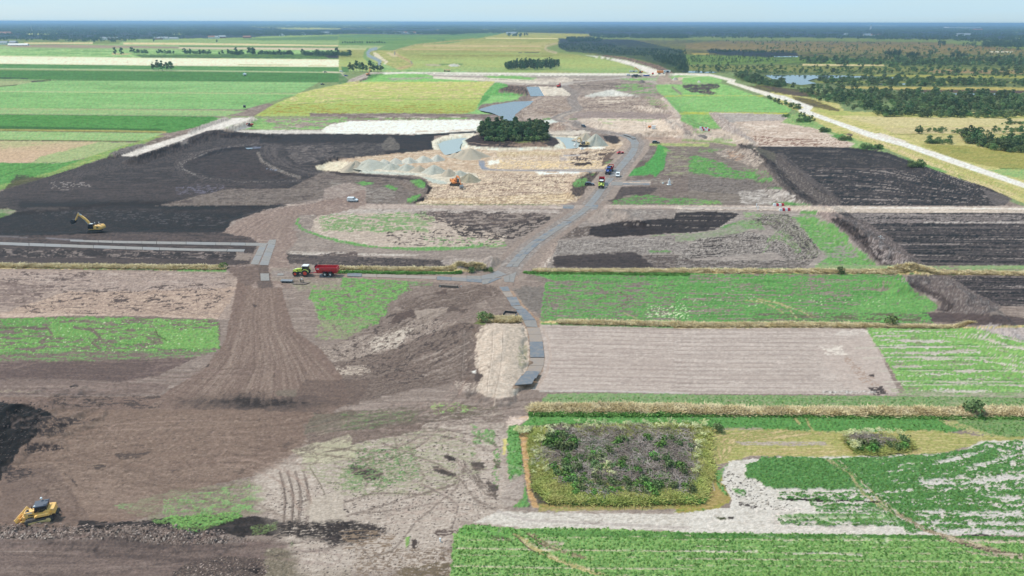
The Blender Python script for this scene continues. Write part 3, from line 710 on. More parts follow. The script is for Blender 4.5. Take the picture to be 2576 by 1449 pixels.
P('F','0,240 290,250 380,280 560,360 400,372 0,330',[(196,180,164),(176,160,148),(206,192,178)],'sandy_ground',w=2,n=(24,4)); P('F','0,195 60,220 115,260 100,290 0,290',[(180,164,154),(150,134,126)],w=2,n=(6,5))
P('F','60,262 200,258 220,272 80,275',(140,170,96),w=1.5,cov=.7); P('F','210,320 370,325 400,345 240,340',(146,168,104),w=2,cov=.7)
S('F','0,335 250,345 400,372',5,[(150,160,104),(128,156,84)],n=(12,3))
P('C','-60,300 560,306 1200,312 1850,318 2250,345 2620,375 9000,450 9000,1500 2700,1250 2100,880 1500,760 400,552 -60,545',[(104,126,84),(120,134,96),(92,116,76)],'heathland',w=3,n=(60,3))
P('C','300,308 1200,314 1850,320 2250,345 2620,380 2620,420 1500,410 1100,400 300,380 -60,370 -60,330',[(134,128,104),(146,138,116),(120,122,92)],'heathland',w=2,n=(50,2),bands=[(128,128,100),(144,132,114),(122,128,96)])
P('C','-60,375 500,385 1100,400 1500,412 2620,430 2620,470 1300,440 500,420 -60,410',[(104,112,78),(130,130,92),(92,102,72)],w=2,n=(40,2))
P('C','-60,410 400,420 1300,442 1520,470 1520,500 900,480 -60,490',[(96,132,66),(116,150,78),(84,116,60)],w=2,n=(24,2.4))
P('C','905,484 1520,488 1520,497 905,494',[(226,204,166),(214,190,150)],'harvested_field',w=.5)
P('C','-60,490 900,496 1520,502 2620,520 2620,560 1100,545 0,530',[(126,136,86),(140,142,100),(112,128,74)],w=2,n=(40,2.4))
P('C','1100,560 2620,572 2620,590 1700,585',[(170,164,104),(140,148,84)],w=1.5,n=(40,2)); P('C','1000,612 2620,620 2620,630 1500,628 1000,622',[(156,156,96),(128,144,76)],w=1.5,n=(30,2))
P('C','1170,652 2620,660 2620,684 1600,676 1250,668',[(190,172,112),(176,162,106),(160,154,96)],'heathland',w=1.2,n=(50,2.4))
P('C','1600,676 2620,684 2620,706 2100,698 1700,692',[(120,98,82),(104,86,72)],'bog_bed',w=1.2,n=(30,2))
P('C','590,640 760,660 1000,690 1100,728 700,728 480,650',[(120,120,78),(104,100,70)],w=2,n=(16,3)); P('C','630,612 700,610 740,632 640,640',(180,164,100),w=1.5)
P('C','590,640 1000,722 860,728 700,690',[(104,86,70),(120,104,84)],'bog_bed',w=1.5,n=(10,3))
P('C','180,378 860,398 870,420 640,430 300,415 200,400',[(66,78,56),(80,90,66)],'bog_bed',w=2,n=(20,2))
P('C','70,402 200,404 200,412 80,412',(176,160,110),w=1)
P('C','1780,525 2620,530 2620,560 1900,552',[(160,138,118),(148,140,100)],w=2,n=(30,2))
P('C','400,556 900,640 1000,660 620,650 420,605 380,575',[(116,134,74),(96,120,62)],w=2)
S('B','1980,305 2060,330 2170,378',4,(196,184,146),'dirt_road'); P('B','1990,300 2600,305 2600,380 2300,375 2150,365',[(124,130,92),(110,122,82),(136,136,104)],'heathland',w=2,n=(30,2))
P('C','2320,388 2490,388 2480,397 2330,395',(224,220,206),w=1,cov=.6,cn=(6,2)); P('C','1050,345 1150,350 1160,378 1000,380',(100,116,76),w=2,cov=.4)
P('B','1640,290 2200,300 2576,380 2620,560 2530,560 2400,490 2150,430 1900,405 1700,390 1640,360',[(80,104,58),(94,116,66)],'forest_floor',w=1.5)
P('F','660,-30 1000,20 1180,60 1220,110 1240,120 2620,130 3400,145 7000,300 7000,1500 2620,830 2500,780 2300,700 1990,590 1530,395 1130,270 960,165 860,110 700,40',[(178,172,110),(196,184,132),(160,166,92)],'grass_field',w=2,n=(30,4),rot=-.5)
P('F','990,60 1260,122 2620,135 2620,178 1100,150 1010,110',[(160,172,92),(186,178,120)],w=2,n=(40,3))
P('F','1180,150 2620,172 2620,218 1900,228 1500,230',[(202,190,146),(188,178,132),(196,180,136)],'harvested_field',w=1.5,n=(60,3))
P('F','1500,236 2620,225 2620,290 1600,288',[(196,180,138),(184,172,128),(204,190,150)],'harvested_field',w=1.5,n=(60,3))
P('F','1640,290 2620,290 2620,345 1900,355 1780,330',[(176,168,116),(190,178,128)],w=1.5,n=(50,3))
P('F','1800,365 2100,372 2620,430 2620,550 2420,555 2000,460',[(152,150,86),(164,156,96),(140,146,80)],'grass_field',w=1.5,n=(50,4))
S('F','1560,288 2620,290',1.8,(120,130,62),cov=.8,n=(12,3)); P('F','2300,555 2620,555 2620,640 2420,600',[(128,176,82),(160,174,100)],w=2,n=(24,4)); S('F','2400,548 2620,552',3,(110,140,60),cov=.8)
P('F','820,0 960,20 1180,100 1180,118 1000,90 850,30',[(110,100,70),(130,124,82)],'heathland',w=1.5,n=(12,3))
R('F','980,130 1200,200 1560,350 2200,620 2620,800','1010,150 1230,215 1600,350 2260,600 2620,740',[(206,188,146),(150,164,84),(190,172,124),(170,168,100)],nt_=7,ns=5,et=.05,w=1.5)
R('F','1250,270 1560,395 2000,580 2460,760','1270,255 1600,385 2060,570 2520,740',[(186,168,122),(208,190,148),(140,152,74)],nt_=5,ns=6,et=.08,w=1.5)
P('C','-60,552 200,556 260,568 400,602 392,622 560,672 760,728 640,728 330,622 340,608 200,574 -60,566',[(222,214,202),(212,204,190)],'dirt_road',w=.5,n=(10,3))
P('F','640,-4 760,-4 900,50 985,80 975,98 960,112 1100,165 1440,280 1700,355 2100,490 2620,672 2620,708 2060,520 1660,380 1400,310 1130,205 880,118 872,104 920,88 850,60',[(226,220,212),(214,208,200),(232,228,220)],'dirt_road',w=.6,n=(14,4))
P('V','2590,465 2590,477 7000,2200 7000,1990',(226,220,212),'dirt_road',w=0)
S('F','700,0 880,60 940,90 905,106 1100,178 1440,292 1700,372 2100,508 2620,692',1.2,(196,188,178),op=.5)
P('F','1440,285 1500,280 1560,300 1700,345 1650,350',(212,202,190),w=1.5)
for q in ['755,150 790,138 820,158 790,162','860,195 900,170 960,178 965,200 900,202','1030,270 1060,240 1110,262 1105,277','1110,300 1200,285 1260,310 1270,340 1200,335','1310,395 1360,375 1500,378 1530,402 1380,405']:
    P('F',q,[(70,140,50),(90,156,62)],w=1.5,n=(6,3))
P('F','1370,400 1420,388 1510,400 1500,415 1390,412',(90,84,80),w=1.5,cov=.8,cn=(6,3)); P('F','1220,285 1290,285 1270,305',(110,98,92),w=1.5)
P('F','1600,535 1700,510 1800,505 2010,570 1990,582 1850,575 1720,550',[(100,160,60),(130,172,80)],'grass_field',w=2,n=(8,3))
P('F','1620,455 1740,480 1700,485',(104,150,70),w=1.5); P('F','2080,610 2140,640 2100,640',(100,150,66),w=1.5)
def dark_field(l,r,nt_=34,ns=3,lo=(74,64,64),mid=(98,88,86),hi=(130,121,118)):
    R('F',l,r,[lo,mid,(80,70,70),hi],'peat_field',nt_=nt_,ns=.9,et=.005,w=.8,o=2)
    R('F',l,r,[lo,mid,(80,70,70),hi],'peat_field',nt_=nt_ * 1.8,ns=2.5,et=.005,w=.8,o=2,op=.5)
    R('F',l,r,(166,155,150),nt_=nt_ * .9,ns=1.1,et=.005,cov=.13,cs=.05,w=.8,o=2,op=.8)
    R('F',l,r,(44,36,38),nt_=nt_ * 1.1,ns=1.2,et=.005,cov=.24,cs=.07,w=.8,o=2,op=.9)
    R('F',l,r,(150,140,136),nt_=nt_ * 1.5,ns=6,et=.005,cov=.08,cs=.04,w=1,o=3,op=.6)
dark_field('560,378 1000,382 1280,390 1540,425 1800,520 2080,620 2300,690 2480,770','1100,830 1150,832 1200,830 1500,832 1800,834 2100,834 2350,830 2440,820',34,4,(66,58,58),(88,80,79),(112,104,102))
R('F','560,380 1200,385 1560,440','800,560 1300,560 1800,560',[(76,68,66),(88,82,76)],nt_=20,ns=3,et=.03,op=.6,o=4)
R('F','900,540 1600,545','910,546 1600,552',(120,106,104),nt_=2,ns=2,et=.1,op=.8)
R('F','2250,690 2500,770','2350,830 2420,830',[(110,102,100),(128,120,118)],nt_=5,ns=.8,et=.1,op=.8)
dark_field('1180,880 1700,880 2620,885 3600,900 5000,920','1700,1280 2000,1280 2620,1285 3600,1300 5000,1330',36,5,(70,61,62),(98,89,88),(134,126,124))
R('F','1250,885 2620,885 3600,900','1350,960 2620,965 3600,990',[(150,140,138),(122,112,110),(168,158,154)],nt_=8,ns=4,et=.02,cov=.7,o=4)
R('F','1800,948 2620,952','1820,958 2620,962',(186,176,170),nt_=2,ns=3,et=.2,cov=.7)
dark_field('2000,1355 2620,1355 3600,1370 5000,1380','2350,1580 2620,1590 3600,1640 5000,1700',22,4,(74,62,64),(102,92,92),(128,118,118))
P('I','1780,430 2000,420 2350,440 2620,470 2620,530 2200,520 1850,490',[(82,68,70),(100,88,88)],w=3,n=(50,4),op=.85)
def bank(tile,s,cols=((112,102,100),(90,82,82),(136,126,124)),n=(5,7),w=2,rot=-.5):
    P(tile,s,list(cols),'earth_bank',w=w,n=n,rot=rot)
bank('F','410,362 500,358 560,385 720,440 860,560 1000,700 1160,780 1200,825 1000,828 860,790 740,690 640,560 540,460 440,400',((112,104,100),(92,84,82),(134,126,122)))
P('F','470,365 560,385 700,430 700,500 620,470',[(96,100,82),(110,106,96)],w=2,op=.7,n=(8,5))
R('F','700,430 850,570 1000,700 1150,780','760,430 900,550 1100,700 1200,790',[(92,84,82),(118,109,106),(80,72,72)],nt_=4,ns=2,et=.2)
bank('F','1010,880 1100,840 1220,900 1400,960 1560,1060 1700,1180 1850,1280 1800,1290 1500,1285 1400,1200 1300,1130 1250,1050 1130,960',((122,112,110),(98,89,88),(146,136,134)))
P('F','1020,880 1110,842 1210,905 1120,960',[(166,150,144),(144,130,126)],w=2,n=(6,6),op=.8)
bank('I','1600,185 1700,155 1800,138 1920,135 2020,160 2200,270 2420,390 2300,440 2000,430 1920,410 1960,350 1860,300 1770,265 1720,225',((124,114,112),(102,92,92),(146,138,134)))
P('I','1600,180 1690,165 1690,205 1640,210',(166,156,152),w=2); P('I','1850,300 1930,300 1945,340 1870,335',(158,148,144),w=2,op=.8)
bank('I','2200,545 2320,515 2420,520 2620,530 2620,780 2500,720 2400,660 2300,590',((184,172,168),(164,152,150),(198,188,184)))
P('F','-60,385 420,380 560,480 640,560 740,690 860,790 960,826 0,826 -60,826',[(138,128,120),(122,112,106),(150,140,132)],'ground',w=2,n=(50,4))
R('F','-100,600 700,640','-100,700 800,780',[(112,104,100),(140,131,126),(100,92,90)],nt_=12,ns=4,et=.05,o=4)
P('F','230,400 560,400 620,490 560,550 440,500 260,450',[(170,158,148),(150,136,128),(190,178,166)],w=3,n=(14,4),cov=.75)
P('F','340,410 480,440 430,490 320,465',[(186,160,140),(120,104,96)],w=3,n=(10,4),cov=.6)
P('F','430,720 760,700 880,790 900,815 440,815',[(180,172,166),(150,142,136),(196,188,182)],w=4,n=(24,3),cov=.75)
P('F','50,460 160,460 280,500 380,540 560,590 680,620 680,640 560,640 350,610 180,600 60,590 30,500',[(78,150,54),(96,166,66),(70,138,50)],'grass_field',w=4,n=(14,4),cov=.8,cn=(22,5))
P('F','440,540 640,560 650,590 500,570',(110,150,84),w=3,cov=.5); P('F','120,400 320,400 220,430 110,420',(116,150,84),w=3,cov=.5)
P('F','0,770 250,790 320,820 0,822',(110,158,74),w=3,cov=.7,cn=(24,3)); P('F','640,690 740,690 750,705',(90,150,70),w=2)
P('F','650,810 800,800 980,826 760,830',[(70,140,56),(90,156,66)],'grass_field',w=1.5,n=(10,3))
P('E','2280,375 2620,385 2620,820 2040,820 1940,800 1990,680 2080,610 2200,450',[(134,122,116),(118,106,102),(146,134,126)],'ground',w=2,n=(30,5))
R('E','2270,395 2380,380','2080,570 2260,570',[(140,130,124),(120,110,106),(150,140,134)],nt_=10,ns=1.5,et=.05)
P('E','2240,490 2330,480 2300,545 2130,590 2100,570',[(108,96,92),(124,112,106)],w=2,n=(12,4))
P('E','2390,362 2420,375 2485,410 2450,450 2440,540 2370,612 2310,600 2260,600 2110,605 2130,570 2280,530 2340,470 2370,430',[(46,154,46),(62,168,60),(56,148,44)],'crop_field',w=1.5,n=(8,4))
P('E','2430,395 2470,400 2470,420 2440,430',(120,176,60),w=2,op=.7); S('E','2190,500 2270,485',2.4,(90,156,66),cov=.7); P('E','2290,605 2330,588 2370,612 2300,620',(122,108,102),w=1.5)
P('E','2460,400 2620,400 2620,600 2430,600 2450,500',[(150,142,132),(140,128,120),(150,156,120)],w=3,n=(30,4),cov=.6)
P('E','2030,690 2300,680 2400,700 2300,760 2180,740 2060,800 1930,800 1980,720',[(92,78,76),(108,94,90),(80,68,66)],'peat_field',w=3,n=(24,4),op=.85)
P('E','2050,785 2180,760 2300,745 2450,770 2620,770 2620,820 2040,820',[(84,146,60),(100,156,74)],'grass_field',w=3,n=(14,3),cov=.66,cn=(20,3))
P('E','2200,640 2380,620 2560,640 2500,660 2250,655',(150,142,134),w=3,cov=.5,cn=(24,2))
P('E','1740,740 1735,680 1780,630 1850,590 1980,560 2010,580 1900,640 1880,680 1880,740 1780,760',[(92,80,74),(116,102,94),(78,68,64)],'earth_bank',w=2,n=(6,4))
P('E','1745,660 1780,630 1850,620 1860,640 1830,680 1760,690',[(86,148,62),(104,160,76)],w=2.5,n=(5,3),cov=.85); P('E','1870,590 1910,585 1900,600',(90,150,66),w=1.5); P('E','1780,780 1820,770 1850,760 1790,800',(96,84,78),w=1.5)
P('E','-420,818 0,812 600,818 1000,822 1700,822 2000,822 2600,824 3400,828 5200,832 5200,868 3800,862 3450,850 2600,852 1980,850 1700,850 600,856 -400,850',[(180,164,154),(168,152,144),(190,176,166)],'dirt_road',w=1,n=(50,3))
R('F','-60,830 900,832 1300,832 2620,838 3600,850','-60,858 900,866 1300,882 2620,884 3600,905',[(196,180,166),(178,164,152),(210,196,184)],'dirt_road',nt_=5,ns=5,et=.05,o=4)
S('F','1300,842 2000,846 2620,852',2.6,(222,214,206),cov=.8,n=(30,2)); S('F','0,843 500,846 800,845',4,(166,158,156),op=.7)
R('E','560,812 1200,816 1650,816','560,822 1200,824 1650,824',[(196,180,160),(112,120,80),(206,190,170)],nt_=2.4,ns=8,et=.1,o=4)
S('E','560,818 1000,818 1500,820',1.6,(96,116,64),cov=.5,n=(10,2))
P('E','-520,855 -200,850 1500,850 1700,862 1700,900 1560,1000 1400,1120 1280,1290 0,1290 -360,1290 -430,1200 -330,950',[(152,140,132),(138,126,120),(164,152,144)],'ground',w=2,n=(40,4))
R('E','-260,850 600,850 1640,855','-320,900 600,885 1640,885',[(180,168,160),(160,148,142),(190,180,172)],nt_=6,ns=5,et=.08)
P('E','180,860 430,855 400,920 60,910',[(186,176,168),(160,150,144)],w=3,n=(10,4))
P('E','-190,900 400,880 700,900 1000,1000 1250,1060 1200,1130 700,1150 200,1140 -100,1080 -230,1010',[(186,170,156),(168,154,144),(196,182,168)],'ground',w=3,n=(24,5))
R('E','500,870 1000,862 1550,890','700,960 1100,1000 1560,940',[(110,98,95),(90,80,78),(134,120,114)],nt_=9,ns=8,et=.05,cov=.62,o=4,w=3)
R('E','800,960 1200,980 1600,900','900,1060 1200,1090 1500,1060',(84,74,72),nt_=9,ns=8,et=.05,cov=.48,o=4,w=3)
R('E','300,1000 700,1000 1200,1040','350,1120 700,1140 1150,1140',(96,84,80),nt_=9,ns=12,et=.05,cov=.2,cs=.06,o=4,w=4)
R('E','-180,930 300,900 700,900','-140,1020 300,1030 700,1030',(140,156,112),nt_=7,ns=6,cov=.5,o=4,w=4,et=.1)
P('E','-200,900 430,890 640,870 640,920 500,960 650,1010 400,1030 -100,1010',[(104,152,76),(122,160,94)],w=5,n=(14,4),cov=.36,cn=(18,4),cs=.08)
P('E','600,1060 1000,1070 1240,1100 1240,1140 700,1120',[(90,150,66),(120,160,90)],w=4,cov=.25,cn=(18,3),cs=.06)
S('E','-320,930 -340,960 -290,1010 -150,1060 0,1100 300,1150 550,1155',5.5,[(84,154,58),(100,168,72)],'grass_field',n=(6,3),wob=1.5,cov=.85,w2=7)
S('E','560,1155 900,1150 1060,1132',9,[(86,154,60),(104,168,74)],'grass_field',n=(6,3),wob=1.5,cov=.9,w2=6); S('E','1070,1135 1240,1130',5,(110,164,78),cov=.6,wob=1)
R('E','-360,1060 0,1120 600,1175 1280,1150','-400,1120 0,1180 600,1200 1280,1190',[(160,148,140),(140,128,122)],nt_=4,ns=4,et=.1)
R('E','-380,1170 0,1180 600,1195','-420,1200 0,1205 500,1210',[(190,180,172),(170,160,152)],nt_=3,ns=4,et=.1,cov=.8)
R('E','-430,1190 0,1210 400,1220 800,1235','-430,1260 0,1285 500,1292 850,1292',[(84,74,72),(110,99,95),(68,60,60),(140,128,122)],'peat_field',nt_=7,ns=7,et=.04,o=4)
P('E','740,1240 900,1220 1060,1230 1130,1200 1230,1250 1200,1290 800,1292',[(170,158,150),(150,138,132),(184,174,166)],w=2,n=(7,5))
P('E','1560,1010 1700,920 1850,862 2000,850 2620,856 2620,1304 1390,1304 1440,1240 1500,1140',[(150,140,134),(136,126,121),(166,156,150)],'ground',w=2,n=(40,4))
P('F','-60,858 900,868 1010,882 1250,1060 1440,1240 1500,1285 1400,1300 -60,1304',[(158,149,142),(144,134,129),(172,162,155)],'ground',w=2,n=(40,4))
R('E','1620,1090 2100,1070 2620,1060','1500,1200 2000,1200 2620,1190',[(128,120,116),(160,152,147),(110,102,99),(172,164,158)],nt_=18,ns=2.4,et=.03,o=3)
P('E','1860,1050 1880,990 2080,950 2300,935 2440,925 2620,925 2620,1020 2300,1050 2000,1070',[(70,56,56),(84,69,68),(62,50,50)],'peat_field',w=2,n=(50,3))
R('F','-60,880 200,870 440,885','-60,1030 100,1030 240,1010',[(72,58,58),(88,74,72),(66,53,54)],'peat_field',nt_=9,ns=3,et=.01)
R('E','2100,960 2620,985','2100,965 2620,990',(150,140,134),nt_=1.5,ns=3,et=.3,cov=.6); R('F','-60,900 440,902','-60,906 440,908',(140,130,124),nt_=1.5,ns=3,et=.3,cov=.6); R('F','-60,938 400,940','-60,943 400,945',(140,130,124),nt_=1.5,ns=3,et=.3,cov=.6)
R('F','-60,988 280,992','-60,993 280,997',(150,140,134),nt_=1.5,ns=3,et=.3,cov=.7)
P('E','1640,1040 1750,990 1880,980 1870,1060 1650,1080',[(96,86,82),(126,114,108)],w=3,n=(8,4),cov=.8)
P('E','1850,880 1990,850 2150,870 2160,920 2000,960 1860,960',[(168,156,148),(150,138,131)],w=2,n=(6,6)); P('E','2160,850 2440,870 2420,900 2200,890',[(166,158,152),(120,110,106)],w=3,n=(12,3))
R('E','1620,1205 2100,1200 2620,1200','1600,1300 2100,1300 2620,1302',[(122,112,108),(92,82,80),(152,143,138)],nt_=14,ns=2.6,et=.03,o=3)
P('E','1600,1210 2200,1175 2300,1230 2370,1300 2000,1300 1600,1290',[(78,65,65),(92,79,77),(70,58,58)],'peat_field',w=3,n=(50,3),op=.9)
P('E','2300,1170 2480,1165 2490,1180 2330,1182',(100,150,76),w=2,cov=.8); S('E','2330,1055 2620,1040',3,(130,150,106),cov=.6,n=(20,3))
P('E','1390,1304 1440,1240 1500,1140 1640,1080 1600,1200 1540,1300',[(152,136,128),(168,152,142),(134,120,114)],w=2,n=(10,5)); P('E','1510,1270 1590,1200 1600,1240 1540,1290',(196,184,174),w=3,cov=.4,cn=(6,3))
R('F','-60,1060 300,1000 600,890','-60,1100 400,1080 640,900',[(140,156,120),(150,144,136),(124,148,98)],nt_=8,ns=4,et=.08,o=4,op=.9)
R('F','560,890 800,890 900,1000 1050,1180 1030,1220','480,990 640,980 780,1080 900,1180 780,1250',[(152,144,138),(100,92,89),(168,160,154),(128,134,108),(118,110,106)],nt_=17,ns=2,et=.03,o=3)
R('F','560,890 800,890 900,1000 1050,1180 1030,1220','480,990 640,980 780,1080 900,1180 780,1250',(84,77,75),nt_=15,ns=3,cov=.22,cs=.07,et=.05,o=3)
R('F','100,1080 500,1020 760,1080 940,1200','-60,1240 500,1200 700,1180 800,1250',[(164,156,150),(112,104,100),(174,166,160),(96,88,85)],nt_=22,ns=2.2,et=.04,o=3)
R('F','100,1080 500,1020 760,1080 940,1200','-60,1240 500,1200 700,1180 800,1250',(82,75,73),nt_=20,ns=2.6,cov=.2,cs=.07,et=.04,o=3)
R('F','650,1060 760,1000 860,1100 900,1180','600,1200 700,1080 800,1130 850,1190',(120,150,92),nt_=8,ns=3,cov=.42,et=.1,o=4)
P('F','430,940 600,945 610,1010 470,1000 400,960',[(112,160,84),(124,148,100)],w=3,n=(14,3),cov=.65,cn=(18,3)); P('F','450,880 600,885 590,920 480,910',(124,160,90),w=3,cov=.6); P('F','270,995 400,955 410,965 300,1000',(90,150,66),w=2)
R('F','-60,1240 400,1240 1000,1240','-60,1302 400,1304 900,1304',[(140,132,127),(94,86,84),(166,158,152)],nt_=7,ns=5,et=.04,o=4)
P('F','820,910 940,905 1110,955 1260,1070 1250,1110 1390,1200 1460,1270 1430,1285 1000,1290 1100,1210 1010,1130 920,1010',[(92,158,60),(108,170,72),(80,146,54)],'grass_field',w=3,n=(14,4),cov=.86,cn=(30,4))
P('F','1020,1150 1300,1120 1320,1220 1060,1230',(150,144,136),w=4,cov=.4,cn=(30,3)); P('F','890,868 1020,870 1010,895 890,890',(94,156,62),w=2)
P('F','1000,1275 1760,1285 2620,1278 2620,1308 1000,1308',[(120,162,88),(150,160,116)],w=1.5,n=(40,3)); P('F','1880,1288 2080,1280 2080,1310 1950,1310',(140,124,118),w=2,cov=.5)
def reed(tile,l,r,g=((96,150,60),(130,160,76)),cover=.35):
    R(tile,l,r,[(206,184,136),(186,162,112),(216,198,156),(168,150,98)],'ditch_bank',nt_=2.2,ns=26,et=.06,w=1,o=4)
    R(tile,l,r,list(g),nt_=2.0,ns=9,et=.02,cov=cover,w=1.2,o=4)
reed('G','-2400,50 0,62 860,72 1700,78','-2400,85 0,95 860,104 1700,112'); S('G','1340,110 1700,112',5,[(96,160,62)]); S('G','1640,92 1710,92',8,(70,90,44),wob=1)
reed('H','-160,78 0,86 500,92 1130,92','-160,118 0,126 500,132 900,120',cover=.3)
P('H','-160,108 0,112 300,118 700,124 800,140 300,134 0,128 -160,124',[(84,158,58),(96,166,66)],'grass_field',w=1,n=(12,3)); P('H','1080,95 1145,88 1140,115 1080,120',(66,84,44),w=1.5)
reed('H','1440,98 2000,100 2620,100','1450,128 2000,132 2620,134',cover=.15)
reed('I','-60,98 1000,100 1700,108 2620,118 4000,130','-60,132 1000,138 1700,140 2620,148 4000,165',cover=.12)
R('I','-60,90 1000,92 2620,105','-60,100 1000,102 2620,119',[(104,150,72),(130,140,96)],nt_=1.5,ns=8,et=.2,cov=.7)
reed('H','1000,455 1340,455','1000,510 1350,512',cover=.5); P('H','1040,445 1180,428 1330,440 1340,462 1050,470',[(90,156,62)],w=2,n=(8,4))
reed('H','1500,475 1640,485 2620,508','1500,515 1640,520 2620,545',cover=.25); P('H','1500,505 1700,515 2620,538 2620,550 1500,520',(92,152,60),w=1)
reed('I','-60,508 1000,505 2200,535 2620,520','-60,548 1300,542 2200,545 2620,540',cover=.15)
reed('H','1440,1130 2000,1128 2620,1135','1430,1190 2000,1195 2620,1195',cover=.4)
reed('I','-60,1130 500,1155 1400,1150 2100,1155 2620,1150 4000,1160','-60,1195 500,1205 1400,1215 2100,1215 2620,1225 4000,1250',cover=.25)
R('H','1420,1180 2000,1185 2620,1190','1420,1203 2000,1207 2620,1207',[(84,110,46),(110,140,56)],nt_=2,ns=14,et=.1,cov=.7,o=4)
R('I','-60,1190 1000,1200 2620,1205','-60,1207 1000,1216 2620,1225',[(96,100,50),(130,120,66)],nt_=2,ns=14,et=.1,cov=.45,o=4)
P('H','1360,122 2620,132 2620,500 1500,490 1480,440 1540,380 1520,290 1540,210 1480,190',[(140,128,120),(128,116,110),(150,140,130)],'ground',w=2,n=(30,4))
P('H','1300,230 1530,230 1540,380 1480,440 1380,380 1320,290',[(136,128,122),(120,112,108)],w=3,n=(14,4))
R('H','1380,120 2620,130','1620,190 2620,200',[(72,152,48),(90,166,60),(66,142,44)],'grass_field',nt_=8,ns=9,et=.06,cov=.86,o=4,w=1.5)
R('H','1540,190 2620,190','1500,490 2620,512',[(80,156,54),(98,170,66),(68,142,46)],'grass_field',nt_=26,ns=9,et=.02,cov=.60,o=4,w=1.5)
R('I','-60,128 1650,135','-60,500 1900,510',[(74,152,50),(94,168,62),(66,142,46)],'grass_field',nt_=30,ns=9,et=.01,cov=.74,o=4,w=1.5)
P('I','1600,180 1720,230 1770,280 1830,300 1930,380 1900,415 1700,440 1500,500 1000,500 1500,300',[(86,160,56),(104,172,68)],'grass_field',w=2,n=(24,4),cov=.85,cn=(60,4))
R('I','560,430 1800,430','500,495 1800,505',[(120,108,104),(104,116,76)],nt_=6,ns=10,et=.1,cov=.45,o=4)
S('I','470,335 600,350 700,390 760,430',4,(164,156,112),cov=.7,n=(8,4)); S('I','560,325 740,360 800,400 860,470',4.5,(168,158,116),cov=.75,n=(8,4)); S('I','700,350 900,420 980,470',3.5,(166,158,116),cov=.7,n=(8,4))
S('I','900,400 1000,460',5,(150,148,110),op=.4)
P('I','-40,280 900,300 1700,320 1700,400 300,470 -40,480',(206,216,176),w=4,cov=.05,cn=(6,2.4),cs=.03,op=.8)
P('H','2300,380 2620,380 2620,480 2280,460',(206,216,176),w=4,cov=.22,cn=(6,2.4),cs=.05,op=.8)
S('H','1930,240 1990,270 1990,310 1920,340',6,(128,116,108),cov=.7,n=(6,4)); S('H','2090,270 2160,300 2160,360 2060,400',4,(120,110,96),cov=.6,n=(6,4)); S('H','2130,430 2200,460 2260,490',2.5,(170,160,126),cov=.8)
R('H','1495,518 2620,548','1420,1010 2620,1040',[(178,164,156),(168,154,147),(186,173,165),(174,160,152)],'sown_field',nt_=22,ns=2.2,et=.003,o=3,w=.8)
R('I','-60,548 1100,538 1400,560','-60,1040 1300,1045 1640,1045',[(180,166,158),(168,155,148),(188,175,167),(172,159,152)],'sown_field',nt_=22,ns=2.2,et=.003,o=3,w=.8)
for k in range(16):
    t_ = (k + .5) / 16; ya = 518 + t_ * 492; yb = 540 + t_ * 500
    S('H',[(1560,ya + 5),(2100,ya + 12),(2640,ya + 24)],1.9,(140,125,119),cov=.75,n=(70,2),op=.6)
    S('I',[(-40,yb),(500,yb + 2),(1000 + 20 * (k % 3),yb + 3)],1.9,(142,127,121),cov=.75,n=(70,2),op=.6)
P('I','1000,700 1500,560 1560,1040 1300,1045 1100,850',[(184,170,162),(176,160,152)],w=5,n=(30,4),op=.6)
P('I','1040,690 1200,680 1230,750 1080,745',(206,196,186),w=4,cov=.6,cn=(20,3)); P('I','1200,560 1410,555 1400,600 1150,590',(196,186,178),w=3,cov=.6,cn=(20,3)); P('I','1200,740 1290,790 1400,900 1560,1040 1350,950',(166,146,134),w=5,cov=.45,cn=(10,4))
P('I','1400,990 1500,985 1550,1045 1440,1050',[(74,64,64),(100,90,88)],w=3,cov=.75,cn=(8,4)); P('I','1050,1015 1460,1018 1460,1035 1060,1035',[(214,210,204),(110,104,100)],w=1,n=(5,3),cov=.6,cn=(12,3)); P('I','1400,895 1450,890 1450,915 1410,912',(84,74,72),w=2.5)
S('H','1500,518 1560,620 1580,760 1550,880 1480,990',7,[(170,152,142),(186,170,160)],n=(5,8),op=.8)
S('H','1500,1020 2000,1020 2620,1036',4,[(190,182,176),(176,166,160)],n=(30,2))
R('I','1380,545 2200,545 2620,650','1700,1050 2300,1050 2620,1060',[(120,178,66),(108,168,58),(132,186,78)],'crop_field',nt_=17,ns=8,et=.01,o=4,w=2,cov=.93)
R('I','1420,560 2200,560 2620,650','1700,1050 2300,1050 2620,1060',[(178,170,158),(196,190,180)],nt_=15,ns=2.4,et=.02,cov=.24,cs=.04,o=2,w=2)
R('I','2600,660 4000,900','2600,1060 4000,1150',[(120,178,66),(150,170,100),(132,186,78)],'crop_field',nt_=17,ns=8,et=.01,o=4,w=2)
for y0,y1 in ((690,680),(765,768),(865,868),(945,948),(975,972)):
    S('I',[(1300 + (y0 - 690) * .8,y0 + 5),(2000,(y0 + y1) / 2),(2640,y1 + 6)],2.6,(188,180,168),cov=.72,n=(50,2))
    S('I',[(1450 + (y0 - 690) * .8,y0 - 5),(2000,(y0 + y1) / 2 - 9),(2640,y1 - 6)],1.6,(70,136,44),cov=.7,n=(50,2))
P('I','1560,1000 2000,1030 2620,1030 2620,1120 1700,1110',[(140,156,110),(166,160,144),(120,156,84)],w=2,n=(50,3),cov=.8,cn=(60,3))
R('H','1560,1040 2000,1035 2620,1042','1480,1130 2000,1130 2620,1135',[(112,164,76),(140,156,110),(100,156,66)],'grass_field',nt_=8,ns=10,et=.04,o=4,w=1.5)
